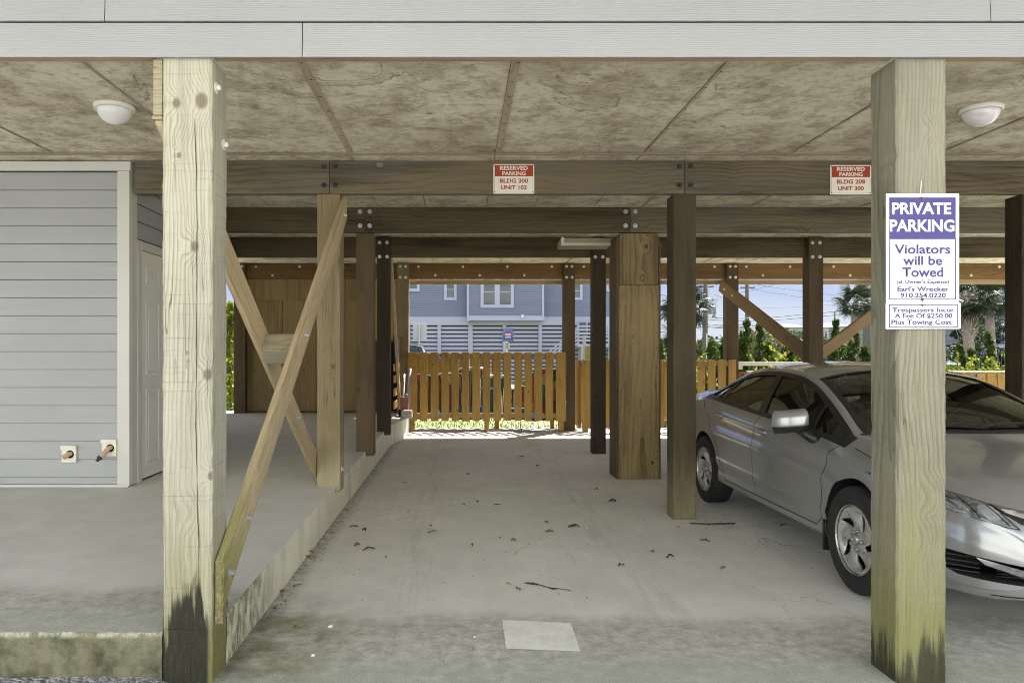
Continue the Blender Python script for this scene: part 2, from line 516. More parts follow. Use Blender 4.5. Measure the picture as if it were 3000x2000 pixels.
M['brace'] = wood('brace_wood', (0.49, 0.395, 0.25), (0.29, 0.215, 0.12), 'Z', 42, 0.8, 0.7, 0.5)
M['brace_mossy'] = wood('mossy_brace_wood', (0.52, 0.42, 0.27), (0.31, 0.235, 0.135), 'Z', 42, 0.6, 0.7, 0.45,
                        foot=[(0.55, 0.45, (0.25, 0.25, 0.075), 0.8), (0.12, 0.10, (0.10, 0.095, 0.045), 0.6)])
M['brace_brown'] = wood('brown_brace_wood', (0.25, 0.16, 0.08), (0.13, 0.08, 0.037), 'Z', 46, 0.8, 0.7, 0.5)
M['block'] = wood('block_wood', (0.35, 0.31, 0.20), (0.20, 0.17, 0.10), 'X', 48, 0.5, 0.75, 0.6, grey=0.4)
M['ply_chase'] = wood('chase_plywood', (0.265, 0.20, 0.098), (0.062, 0.044, 0.024), 'Z', 22, 1.4, 0.72, 0.6, pith=(0.02, 0.03), kscale=4.2, ksel=0.42, streak=0.5)
M['ply_wall'] = wood('wall_plywood', (0.31, 0.225, 0.11), (0.13, 0.09, 0.042), 'Z', 22, 1.1, 0.75, 0.5, pith=(0.02, 0.03))
M['picket'] = wood('picket_pine', (0.36, 0.225, 0.06), (0.22, 0.125, 0.028), 'Z', 52, 1.1, 0.6, 0.45, kcol=(0.055, 0.025, 0.008), kscale=4.6, ksel=0.40)
M['picket_rail'] = wood('rail_pine', (0.36, 0.225, 0.10), (0.21, 0.12, 0.05), 'X', 52, 1.0, 0.65, 0.45)
M['sofit_strip'] = wood('soffit_wood', (0.40, 0.31, 0.19), (0.22, 0.15, 0.08), 'X', 40, 0.7, 0.75, 0.5)

M['slab'] = concrete('slab_concrete', (0.715, 0.712, 0.675), 'floor')
M['deck'] = concrete('deck_concrete', (0.62, 0.615, 0.59), 'deck')
M['kerb'] = concrete('kerb_concrete', (0.66, 0.65, 0.54), 'kerb')

def siding_mat(name, col, groove=True):
    g = G(name)
    co = g.tc()
    w = g.noise(g.mapping(co, (0.9, 0.9, 9)), 1.0, 3, 0.5)
    gr = g.n("TexWave", {"Vector": g.mapping(co, (0.10, 0.10, 1.0)), "Scale": 34.0, "Distortion": 5.0, "Detail": 3.0, "Detail Scale": 1.2, "Detail Roughness": 0.55}, bands_direction='Z').outputs["Fac"]
    fl = g.noise(g.mapping(co, (5, 5, 160)), 1.0, 4, 0.6)
    n = g.noise(co, 1.3, 4, 0.6)
    c = g.mix(g.range(n, 0.3, 0.7), [k*0.95 for k in col], [min(0.9, k*1.03) for k in col])
    c = g.mix(g.math('MULTIPLY', g.math('POWER', gr, 4.0), 0.12), c, [k*0.72 for k in col])
    h = g.math('ADD', g.math('MULTIPLY', gr, 0.5), g.math('MULTIPLY', fl, 0.5))
    return g.surf(c, 0.55, g.bump(h, 0.5, 0.003), 0.0, 0.35)
M['siding'] = siding_mat('white_lap_siding', (0.31, 0.318, 0.33))
M['siding_grey'] = siding_mat('pale_grey_lap_siding', (0.37, 0.38, 0.40))
M['trim'] = plain('white_painted_trim', (0.56, 0.555, 0.53), 0.45, var=0.04, scale=3, bump=0.1)
M['door_paint'] = plain('white_door_paint', (0.72, 0.72, 0.70), 0.4, var=0.03, scale=2)
M['white_plastic'] = plain('white_plastic', (0.80, 0.79, 0.74), 0.35, var=0.04)
M['old_plastic'] = plain('yellowed_plastic', (0.74, 0.72, 0.62), 0.45, var=0.10, scale=25)
M['terracotta'] = plain('salmon_pipe', (0.56, 0.39, 0.29), 0.6, var=0.14, scale=18)
M['green_rag'] = plain('dark_green_plug', (0.02, 0.05, 0.04), 0.7, var=0.2, scale=30)
M['galv'] = plain('galvanised_steel', (0.52, 0.53, 0.54), 0.42, 0.75, var=0.15, scale=40)
M['galv_pale'] = plain('pale_zinc', (0.72, 0.71, 0.66), 0.5, 0.25, var=0.10, scale=60)
M['black_iron'] = plain('blackened_iron', (0.045, 0.042, 0.038), 0.55, 0.4, var=0.3, scale=50)
M['dark_gap'] = plain('dark_interior', (0.012, 0.012, 0.014), 0.9)

def ceiling_mat():
    g = G('stained_plywood_ceiling')
    co = g.tc()
    a = g.noise(co, 0.9, 5, 0.6)
    b = g.noise(co, 4.0, 8, 0.78, 0.3)
    c3 = g.noise(g.mapping(co, (11, 27, 1)), 1.0, 7, 0.85)
    c4 = g.noise(co, 15, 7, 0.82)
    pale, mid, dark = (0.84, 0.79, 0.66), (0.66, 0.59, 0.45), (0.25, 0.18, 0.10)
    col = g.mix(g.range(a, 0.32, 0.68), mid, pale)
    col = g.mix(g.range(b, 0.45, 0.66, 0.0, 0.75), col, dark)
    spk = g.math('MULTIPLY', g.range(c3, 0.52, 0.66), g.range(b, 0.36, 0.6, 0.25, 0.9))
    col = g.mix(spk, col, [d*0.72 for d in dark])
    col = g.mix(g.range(c4, 0.54, 0.66, 0.0, 0.62), col, [d*0.9 for d in dark])
    col = g.mix(g.range(c3, 0.42, 0.28, 0.0, 0.6), col, (0.85, 0.82, 0.71))
    # tide marks of old water stains
    wv = g.noise(g.mapping(co, (1.0, 1.0, 1)), 1.15, 5, 0.55, 0.6)
    tm = g.math('MULTIPLY', g.smooth(g.math('ABSOLUTE', g.math('SUBTRACT', wv, 0.565)), 0.010, 0.001), g.range(a, 0.42, 0.6, 0, 0.75))
    col = g.mix(tm, col, [d*0.75 for d in dark])
    inner = g.range(wv, 0.565, 0.60, 0.0, 0.28)
    col = g.mix(inner, col, dark)
    h = g.math('ADD', g.math('MULTIPLY', c3, -1.0), g.math('MULTIPLY', b, 0.5))
    return g.surf(col, 0.85, g.bump(h, 0.35, 0.004), 0.0, 0.2)
M['ceiling'] = ceiling_mat()

# ------------------------------------------------------------------ ground, slab, raised walk
FZ = 0.0
def grid_sheet(name, x0, x1, y0, y1, nx, ny, zf, mat, kind='structure'):
    xs = np.linspace(x0, x1, nx); ys = np.linspace(y0, y1, ny)
    vs = [(x, y, zf(x, y)) for y in ys for x in xs]
    fs = [(j*nx+i, j*nx+i+1, (j+1)*nx+i+1, (j+1)*nx+i) for j in range(ny-1) for i in range(nx-1)]
    me = bpy.data.meshes.new(name); me.from_pydata(vs, [], fs)
    o = link_mesh(name, me, mat)
    for p in me.polygons: p.use_smooth = True
    return tag(o, kind=kind)

def ground_mat():
    g = G('lawn_and_sand')
    co = g.tc()
    n1 = g.noise(co, 0.35, 6, 0.65); n2 = g.noise(co, 6, 5, 0.7)
    c = g.mix(g.range(n1, 0.35, 0.65), (0.16, 0.20, 0.055), (0.27, 0.25, 0.13))
    c = g.mix(g.range(n2, 0.4, 0.7, 0, 0.6), c, (0.10, 0.13, 0.035))
    return g.surf(c, 0.95, g.bump(n2, 0.6, 0.03))
def asphalt_mat():
    g = G('worn_gravel_asphalt')
    co = g.tc()
    n1 = g.noise(co, 0.8, 5, 0.6); v = g.n("TexVoronoi", {"Vector": co, "Scale": 70.0})
    s = g.sep(v.outputs["Color"])[0]
    c = g.mix(g.range(s, 0.35, 0.85), (0.10, 0.10, 0.105), (0.52, 0.52, 0.55))
    c = g.mix(g.range(n1, 0.35, 0.7, 0, 0.4), c, (0.30, 0.29, 0.28))
    h = g.math('MULTIPLY', v.outputs["Distance"], -1.0)
    return g.surf(c, 0.9, g.bump(h, 0.9, 0.012))
def road_mat():
    g = G('grey_road_asphalt')  # mottled grey asphalt with darker specks
    co = g.tc()
    n1 = g.noise(co, 0.5, 5, 0.6); n2 = g.noise(co, 60, 3, 0.7)
    c = g.mix(g.range(n1, 0.35, 0.65), (0.17, 0.17, 0.17), (0.23, 0.225, 0.22))
    c = g.mix(g.range(n2, 0.5, 0.8, 0, 0.5), c, (0.10, 0.10, 0.10))
    return g.surf(c, 0.9, g.bump(n2, 0.4, 0.01))
M['ground'] = ground_mat(); M['asphalt'] = asphalt_mat(); M['road'] = road_mat()

# one sheet to the horizon
grid_sheet('ground', -900, 900, -900, 900, 3, 3, lambda x, y: -0.16, M['ground'])
def sand_mat():
    g = G('pale_crushed_shell_lot')
    co = g.tc()
    n1 = g.noise(co, 0.4, 5, 0.6); n2 = g.noise(co, 40, 4, 0.75)
    c = g.mix(g.range(n1, 0.3, 0.7), (0.50, 0.48, 0.43), (0.60, 0.58, 0.53))
    c = g.mix(g.range(n2, 0.45, 0.75, 0, 0.5), c, (0.34, 0.32, 0.29))
    return g.surf(c, 0.9, g.bump(n2, 0.5, 0.01))
M['lot'] = sand_mat()
grid_sheet('parking_lot', -40, 40, -26, 1.2, 3, 3, lambda x, y: -0.045, M['lot'])
grid_sheet('driveway', -14, 16, 1.15, 3.35, 160, 30,
           lambda x, y: (0.028 if x < -1.3 else max(-0.035, 0.028 - 0.4*(x+1.3))) - max(0, 2.6-y)*0.05 + 0.006*math.sin(x*9)*math.sin(y*23), M['asphalt'])
grid_sheet('road', -90, 90, 21.0, 31.0, 3, 3, lambda x, y: -0.10, M['road'])

# parking slab (flat, flush surface at z = 0)
b = MB(); b.box(-1.20, 12.0, 3.00, 13.95, -0.155, 0.0, 0.012)
tag(b.build('parking_slab', M['slab']), kind='structure')

DZ = [(3.135, 0.218), (6.25, 0.286), (8.3, 0.307), (10.3, 0.318), (13.9, 0.322)]
def dz(y):
    return float(np.interp(y, [p[0] for p in DZ], [p[1] for p in DZ]))
KX = -1.083
def raised_walk():
    """concrete walk: top sheet with its own mesh, side and front faces below"""
    bm = bmesh.new()
    ys = [3.37, 3.6, 4.2, 5, 6.25, 7.3, 8.3, 9.3, 10.3, 11.2, 12.3, 12.305, 13.9]
    rng = random.Random(3)
    # top
    def step(y): return -0.0
    def kx(y): return KX if y < 12.3 else -0.93
    L, Rr = [], []
    for y in ys:
        L.append(bm.verts.new((-9, y, dz(y)))); Rr.append(bm.verts.new((kx(y) - 0.008, y, dz(y))))
    mid = [bm.verts.new((-1.2985, y, dz(y))) for y in ys]
    for i in range(len(ys)-1):
        bm.faces.new((L[i], mid[i], mid[i+1], L[i+1]))
        bm.faces.new((mid[i], Rr[i], Rr[i+1], mid[i+1]))
    # part in front of the post line, left of the post
    fx = list(np.linspace(-9, -1.2985, 120))
    f0 = [bm.verts.new((x, 3.172 + 0.006*rng.uniform(-1, 1), dz(3.15) + rng.uniform(-.002, .002))) for x in fx]
    f1 = [L[0]] + [bm.verts.new((x, 3.37, dz(3.37))) for x in fx[1:-1]] + [mid[0]]
    for i in range(len(fx)-1):
        bm.faces.new((f0[i], f0[i+1], f1[i+1], f1[i]))
    top = bm.faces[:]
    # rounded nose + front face
    rows = [f0]
    for k, (dy, dzz) in enumerate(((-0.007, -0.004), (-0.011, -0.012), (-0.014, -0.03), (-0.012, -0.08), (-0.014, -0.14), (-0.010, -0.30))):
        rows.append([bm.verts.new((v.co.x, 3.172 + dy + 0.005*rng.uniform(-1, 1), dz(3.15) + dzz + (rng.uniform(-.003, .003) if k < 3 else 0))) for v in f0])
    side = []
    for a, c in zip(rows, rows[1:]):
        for i in range(len(fx)-1):
            side.append(bm.faces.new((c[i], c[i+1], a[i+1], a[i])))
    # kerb side face
    prev = Rr
    for (dx, dzz) in ((0.006, -0.003), (0.008, -0.010), (0.008, -0.40)):
        cur = [bm.verts.new((kx(y) - 0.008 + dx, y, dz(y) + dzz)) for y in ys]
        for i in range(len(ys)-1):
            side.append(bm.faces.new((prev[i], cur[i], cur[i+1], prev[i+1])))
        prev = cur
    # closing face beside the post
    c = [mid[0], bm.verts.new((-1.2985, 3.37, -0.1)), bm.verts.new((-1.075, 3.37, -0.1)), Rr[0]]
    side.append(bm.faces.new(c))
    bmesh.ops.recalc_face_normals(bm, faces=bm.faces)
    for f in side: f.material_index = 1; f.smooth = True
    me = bpy.data.meshes.new('raised_walk'); bm.to_mesh(me); bm.free()
    o = link_mesh('raised_walk', me, [M['deck'], M['kerb']])
    return tag(o, kind='structure')
raised_walk()

# ------------------------------------------------------------------ ceiling
CZ = CAMZ + 1.65
b = MB()
xs = [-9 + 0 for _ in range(1)]
seamx = [0.29 + 1.22*k for k in range(-7, 9)]
rows_y = [(3.19, 6.0), (6.0, 8.25), (8.25, 10.3), (10.3, 13.55)]
for (y0, y1) in rows_y:
    sh = 0.0 if y0 < 6.1 else 0.42
    for k in range(len(seamx)-1):
        x0, x1 = seamx[k]+sh, seamx[k+1]+sh
        b.box(x0+0.004, x1-0.004, y0+0.004, y1-0.004, CZ + random.uniform(0, 0.003), CZ+0.03, 0.002)
ceil = b.build('ceiling', M['ceiling'])
tag(ceil, kind='structure')
b = MB(); b.box(-9, 11.5, 3.2, 13.5, CZ+0.032, CZ+0.06)
o = b.build('backing', M['dark_gap'], ceil)
# cover battens with nails
M['batten'] = wood('batten_wood', (0.50, 0.42, 0.31), (0.27, 0.21, 0.14), 'Y', 40, 0.4, 0.8, 0.5)
M['batten_x'] = wood('cross_batten_wood', (0.46, 0.38, 0.28), (0.25, 0.19, 0.12), 'X', 40, 0.4, 0.8, 0.5)
for xs_, wid in ((0.29, 0.05), (-0.93, 0.05), (1.51, 0.018), (2.73, 0.016), (-2.15, 0.014), (-3.37, 0.016), (3.95, 0.014), (5.17, 0.014)):
    b = MB(); b.box(xs_-0.002, xs_-0.002+wid, 3.25, 5.985, CZ-0.007, CZ-0.0005, 0.0015)
    bt = b.build('batten', M['batten'], ceil)
    if wid > 0.015:
        b = MB()
        rr = random.Random(int(xs_*100))
        y = 3.5
        while y < 5.95:
            b.lathe([(0.0085, 0.0), (0.0, 0.0015)][::-1] if False else [(0.0, -0.0015), (0.0085, 0.0)], 8, Matrix.Translation((xs_+wid*0.5+rr.uniform(-.007, .007), y, CZ-0.0072)))
            if rr.random() < 0.5:
                b.lathe([(0.0, -0.0015), (0.008, 0.0)], 8, Matrix.Translation((xs_+wid*0.5+rr.uniform(.0, .02), y+rr.uniform(-.012, .012), CZ-0.0072)))
            y += rr.uniform(0.16, 0.30)
        b.build('nail', M['black_iron'], bt)
b = MB(); b.box(-9, 11, 5.98, 6.035, CZ-0.014, CZ-0.008, 0.0015)
b.build('batten', M['batten_x'], ceil)
for x_ in (-0.5, 0.72, 1.94, 3.16, 4.4):
    b = MB(); b.box(x_, x_+0.02, 10.5, 13.3, CZ-0.006, CZ-0.0005, 0.001)
    b.build('batten', M['batten'], ceil)
    b = MB(); b.box(x_+0.1, x_+0.115, 6.4, 8.2, CZ-0.006, CZ-0.0005, 0.001)
    b.build('batten', M['batten'], ceil)

# ------------------------------------------------------------------ bolts
def bolt_mesh(r=0.028, h=0.02):
    m = MB()
    m.lathe([(r, 0.0), (r, 0.004), (r*0.55, 0.0045)], 16, smooth=False)
    m.lathe([(r*0.52, 0.004), (r*0.52, h), (r*0.40, h+0.004), (0, h+0.005)], 6, smooth=False)
    me = bpy.data.meshes.new('bolt'); m.bm.to_mesh(me); m.bm.free()
    return me
BOLT = bolt_mesh(0.025, 0.018); BOLT_S = bolt_mesh(0.024, 0.016)
def bolt(parent, pos, nrm, mat, me=None):
    """bolt on a face, position in world, axis nrm"""
    m_ = (me or BOLT)
    o = bpy.data.objects.new('bolt', m_)
    COL.objects.link(o)
    if not m_.materials: m_.materials.append(M['galv'])
    o.material_slots[0].link = 'OBJECT'; o.material_slots[0].material = mat
    o.parent = parent
    o.location = Vector(pos) - Vector(parent["_o"])
    o.rotation_euler = Vector(nrm).to_track_quat('Z', 'Y').to_euler()
    return o

# ------------------------------------------------------------------ posts
def post(x0, x1, y0, y1, z0, z1, mat, label, bev=0.008, group='square timber posts under the building'):
    t = thing('timber_post', ((x0+x1)/2, (y0+y1)/2, z0), label, 'post', group)
    m = MB()
    if z0 <= -0.19:
        rr = random.Random(int(abs(x0)*997))
        n = 90; rings = []
        c = 0.010
        for k in range(n+1):
            z = z0 + (z1-z0)*k/n
            ring = []
            base = [(x0+c, y0), (x1-c, y0), (x1, y0+c), (x1, y1-c), (x1-c, y1), (x0+c, y1), (x0, y1-c), (x0, y0+c)]
            for (px_, py_) in base:
                j = rr.uniform(-1, 1)*0.0014 - (0.006 if rr.random() < 0.03 else 0)
                ring.append(m.bm.verts.new((px_ + j*(1 if px_ < (x0+x1)/2 else -1)*-1, py_ + rr.uniform(-1, 1)*0.0012, z)))
            rings.append(ring)
        for a, b_ in zip(rings, rings[1:]):
            for i in range(8): m.bm.faces.new((a[i], a[(i+1) % 8], b_[(i+1) % 8], b_[i]))
        m.bm.faces.new(rings[0][::-1]); m.bm.faces.new(rings[-1])
    else:
        m.box(x0, x1, y0, y1, z0, z1, bev)
    m.build('post_shaft', M[mat], t)
    return t

def shaft_in(x0, x1, y0, y1): pass
# front row
pA = post(-1.298, -1.082, 3.160, 3.368, -0.2, 2.715, 'post_front', 'pale front post at the kerb, black mildew round its foot')
bolt(pA, (-1.082, 3.215, UZ(202, 3.215)), (1, 0, 0), M['galv_pale'])
bolt(pA, (-1.082, 3.315, UZ(333, 3.315)), (1, 0, 0), M['galv_pale'])
# long drying split down its front face
cr = MB()
pts = []
rr = random.Random(5)
xc = -1.158
for k in range(46):
    z = 2.45 - k*0.046
    xc += rr.uniform(-0.0022, 0.0026)
    pts.append((xc + 0.0012, z))
wds = [0.0004 + 0.0016*abs(math.sin(k*0.37))**0.7 for k in range(46)]
for k in range(45):
    cr.quad((pts[k][0]-wds[k], 3.1576, pts[k][1]), (pts[k+1][0]-wds[k+1], 3.1576, pts[k+1][1]), (pts[k+1][0]+wds[k+1], 3.1576, pts[k+1][1]), (pts[k][0]+wds[k], 3.1576, pts[k][1]))
cr.build('drying_crack', M['black_iron'], pA)

pR = post(1.896, 2.114, 3.160, 3.368, -0.2, 2.715, 'post_side', 'pale front post carrying the towing sign, green algae at its foot')
# second row (under the bolted beam)
pB0 = post(-1.237, -1.037, 6.262, 6.462, dz(6.3)-0.05, 2.80, 'post_pale', 'light brown post on the raised walk behind the crossed braces')
bolt(pB0, (-1.037, 6.33, 0.42), (1, 0, 0), M['galv_pale'])
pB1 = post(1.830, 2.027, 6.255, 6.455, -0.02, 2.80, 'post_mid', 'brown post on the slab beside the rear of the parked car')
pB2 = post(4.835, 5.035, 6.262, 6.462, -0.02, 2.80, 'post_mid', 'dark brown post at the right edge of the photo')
# third row
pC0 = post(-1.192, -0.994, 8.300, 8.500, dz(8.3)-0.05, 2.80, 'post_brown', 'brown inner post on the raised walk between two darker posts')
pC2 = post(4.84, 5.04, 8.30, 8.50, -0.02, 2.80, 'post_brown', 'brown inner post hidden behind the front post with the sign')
# fourth row
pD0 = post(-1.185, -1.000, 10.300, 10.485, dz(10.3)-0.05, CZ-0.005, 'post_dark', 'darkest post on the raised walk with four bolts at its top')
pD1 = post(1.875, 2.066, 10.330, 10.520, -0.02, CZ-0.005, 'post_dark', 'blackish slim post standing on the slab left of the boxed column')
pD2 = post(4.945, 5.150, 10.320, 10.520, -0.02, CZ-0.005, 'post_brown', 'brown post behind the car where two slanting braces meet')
for p_, x_ in ((pD0, -1.0925), (pD1, 1.97), (pD2, 5.05)):
    for dx_ in (-0.055, 0.05):
        for z_ in (3.0, 2.80):
            bolt(p_, (x_+dx_, 10.30 if p_ is pD0 else (10.33 if p_ is pD1 else 10.32), z_-0.005), (0, -1, 0), M['galv'])
# a pale skirting strip down the right side of two posts
# back row
pE = []
for (x0, x1, mt, lb) in ((-4.17, -3.96, 'post_brown', 'back post at the left edge of the plywood wall beside bright shrubs'),
                         (-1.165, -0.955, 'post_pale', 'back post at the left end of the tall picket gate, bolts at its top'),
                         (1.890, 2.105, 'post_brown', 'back post between the tall picket gate and the lower picket bin'),
                         (4.895, 5.110, 'post_brown', 'back post behind the car roof with a slanting brace bolted across it'),
                         (7.9, 8.1, 'post_brown', 'back post farthest right, behind the towing sign')):
    p_ = post(x0, x1, 13.36, 13.57, -0.12 if x0 > -1 else dz(13)-0.05, CZ-0.005, mt, lb)
    pE.append(p_)
    for dx_ in (-0.05, 0.05):
        for z_ in (3.02, 2.82):
            bolt(p_, ((x0+x1)/2+dx_, 13.36, z_), (0, -1, 0), M['galv_pale'])

# ------------------------------------------------------------------ beams
BB = 2.80                          # underside
def beam(x0, x1, y0, y1, mat, label, z0=BB, z1=None, group='floor beams under the building'):
    t = thing('floor_beam', ((x0+x1)/2, y0, z0), label, 'beam', group)
    m = MB(); m.box(x0, x1, y0, y1, z0, (z1 or CZ-0.002), 0.004)
    m.build('beam_timber', M[mat], t)
    return t
def beam_bolts(t, xj, y, mat, xs=(-0.055, 0.055), zs=(3.035, 2.875), me=None):
    for dx_ in xs:
        for z_ in zs: bolt(t, (xj+dx_, y, z_), (0, -1, 0), mat, me)
yB = 6.25
jB = [UX(757, yB), UX(1573, yB), 4.93]
bB = [beam(-2.80, jB[0]-0.002, yB, yB+0.08, 'beam', 'weathered beam piece between the storage room and the braced post'),
      beam(jB[0]+0.002, jB[1]-0.002, yB, yB+0.08, 'beam', 'weathered middle beam carrying the red sign for unit 102'),
      beam(jB[1]+0.002, 4.95, yB, yB+0.08, 'beam', 'weathered beam carrying the red sign for unit 300'),
      beam(4.954, 11, yB, yB+0.08, 'beam', 'weathered beam running out of the photo at the right edge')]
for k_, j_ in ((0, jB[0]), (1, jB[1])):
    beam_bolts(bB[k_], j_-0.047, yB, M['black_iron'], xs=(0.0,), me=None)
    beam_bolts(bB[k_+1], j_+0.050, yB, M['black_iron'], xs=(0.0,))
yC = 8.25
jC = [UX(838, yC), UX(1448, yC), 4.94]
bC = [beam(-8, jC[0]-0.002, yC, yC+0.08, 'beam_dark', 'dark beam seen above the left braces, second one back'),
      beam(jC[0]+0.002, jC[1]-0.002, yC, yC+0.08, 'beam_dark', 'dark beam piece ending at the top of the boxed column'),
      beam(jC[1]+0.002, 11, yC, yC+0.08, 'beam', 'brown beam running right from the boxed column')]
for k_ in (0, 1):
    beam_bolts(bC[k_], jC[k_]-0.055, yC, M['galv'], xs=(0.0,))
    beam_bolts(bC[k_+1], jC[k_]+0.055, yC, M['galv'], xs=(0.0,))
yD = 10.40
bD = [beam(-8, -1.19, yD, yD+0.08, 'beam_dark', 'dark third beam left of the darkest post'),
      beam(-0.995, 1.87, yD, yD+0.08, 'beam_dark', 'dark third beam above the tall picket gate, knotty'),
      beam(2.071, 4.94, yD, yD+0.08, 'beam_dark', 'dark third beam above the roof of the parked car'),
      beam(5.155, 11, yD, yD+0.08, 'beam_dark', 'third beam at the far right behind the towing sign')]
yE = 13.44
bE = []
eedges = [(-3.95, -1.17, 'orange brown back beam above the plywood wall'), (-0.95, 1.885, 'orange brown back beam above the tall picket gate'),
          (2.11, 4.89, 'orange brown back beam above the lower picket bin'), (5.115, 7.895, 'orange brown back beam above the slanting braces'),
          (8.105, 11, 'orange brown back beam at the far right above the palms')]
for (x0, x1, lb) in eedges:
    t = beam(x0, x1, yE, yE+0.08, 'beam_back', lb)
    bE.append(t)
    w = x1-x0
    for k_ in range(4):
        bolt(t, (x0+w*(0.06+0.29*k_), yE, 3.025), (0, -1, 0), M['galv_pale'], BOLT_S)
        if k_ < 3: bolt(t, (x0+w*(0.17+0.29*k_), yE, 2.865), (0, -1, 0), M['galv_pale'], BOLT_S)
# rim trim under the back edge, outside
for (x0, x1, lb) in ((-4.2, 11, 'pale trim strip under the back edge of the building'),):
    m = MB(); m.box(x0, x1, 13.60, 13.66, 2.715, 2.80, 0.004)
    m2 = m.build('eave_trim', M['sofit_strip'], origin=(3, 13.6, 2.715)); tag(m2, lb, 'trim')

# ------------------------------------------------------------------ braces
def brace(p, q, xw, dw, mat, label, cut=None, bolts=(), boltside=1, bmat='galv', bev=0.006, vertical_ends=True):
    """board from p to q; thin across X (xw), deep dw in the YZ plane; local Z runs along the board, origin at p"""
    p, q = Vector(p), Vector(q)
    d = q - p; L = d.length; d.normalize()
    xax = Vector((1, 0, 0)); xax = (xax - d * xax.dot(d)).normalized()
    yax = d.cross(xax)
    Mx = Matrix((xax, yax, d)).transposed()
    t = thing('brace_board', p, label, 'brace', 'slanting braces between posts')
    t.rotation_euler = Mx.to_euler()
    m = bmesh.new()
    # ends cut plumb (vertical): shear the end faces
    sh = (d.y*yax.z - d.z*yax.y)
    ang = math.atan2(d.z, math.hypot(d.x, d.y))
    vs = []
    up_sign = 1 if yax.z > 0 else -1
    for zc, lo in ((0.0, True), (L, False)):
        for sx, sy in ((-1, -1), (1, -1), (1, 1), (-1, 1)):
            zz = zc
            if vertical_ends and abs(ang) < R(75):
                # plumb cut: along-board offset so the face is vertical
                horiz = 1 if True else 0
                yz = yax.z
                zz = zc - (sy*dw/2) * (yax.y*d.y + 0) * 0
                # displacement along d so that world Y is constant: yax.y*s + d.y*k = 0
                if abs(d.y) > 0.3: zz = zc - (sy*dw/2) * yax.y / d.y
                elif abs(d.x) > 0.3: zz = zc - (sy*dw/2) * yax.x / d.x
            vs.append(m.verts.new((sx*xw/2, sy*dw/2, zz)))
    for f in ((3,2,1,0),(4,5,6,7),(0,1,5,4),(1,2,6,5),(2,3,7,6),(3,0,4,7)):
        m.faces.new([vs[i] for i in f])
    bmesh.ops.bevel(m, geom=m.edges[:], offset=bev, segments=2, affect='EDGES')
    me = bpy.data.meshes.new('board'); m.to_mesh(me); m.free()
    link_mesh('board', me, M[mat], t)
    for (s_, off) in bolts:
        o = bpy.data.objects.new('bolt', BOLT); COL.objects.link(o)
        o.material_slots[0].link = 'OBJECT'; o.material_slots[0].material = M[bmat]
        o.parent = t; o.location = (boltside*xw/2, off, s_)
        o.rotation_euler = (0, R(90)*boltside, 0)
    return t
br1 = brace((-1.060, 3.185, 0.405), (-1.012, 6.36, 2.71), 0.038, 0.184, 'brace_mossy',
            'pale brace rising from the front post foot, mossy at its lower end', bolts=((0.10, 0.02), (0.42, 0.02), (1.95, 0.0), (3.75, 0.0)))
# the split, rotten lower tip of that brace
m = MB()
rr = random.Random(11)
for k in range(6):
    y0_ = 3.187 + k*0.013
    zb_ = 0.245 + rr.uniform(-.02, .03) + k*0.012
    m.box(-1.078, -1.042 + rr.uniform(-.004, .003), y0_, y0_+0.012, zb_, 0.33, 0.002)
tip = m.build('rotten_tip', plain('rotten_wood', (0.20, 0.165, 0.09), 0.9, var=0.6, scale=45, bump=0.8))
tip.parent = br1
tip.matrix_parent_inverse = (Matrix.Translation(Vector(br1["_o"])) @ br1.rotation_euler.to_matrix().to_4x4()).inverted()
br2 = brace((-1.322, 3.185, 2.545), (-1.262, 6.40, 0.40), 0.038, 0.184, 'brace', 'pale brace running down from the front post top to the walk', bolts=((2.9, 0.0),))
# stub on the left side of the front post where that brace is fixed
m = MB(); m.box(-1.339, -1.300, 3.165, 3.20, 2.47, 2.714, 0.004)
m.box(-1.343, -1.300, 3.162, 3.20, UZ(277, 3.18), 2.466, 0.004)
st = m.build('end_block', M['block'], pA)
# spacer block where the two cross
bk = thing('spacer_block', (-1.17, 4.77, 1.46), 'square wooden spacer block where the two left braces cross', 'block')
bk.rotation_euler = (R(-36), 0, 0)
m = MB(); m.box(-0.125, 0.108, -0.075, 0.075, -0.07, 0.07, 0.01)
m.build('block_timber', M['block'], bk, origin=(0, 0, 0))

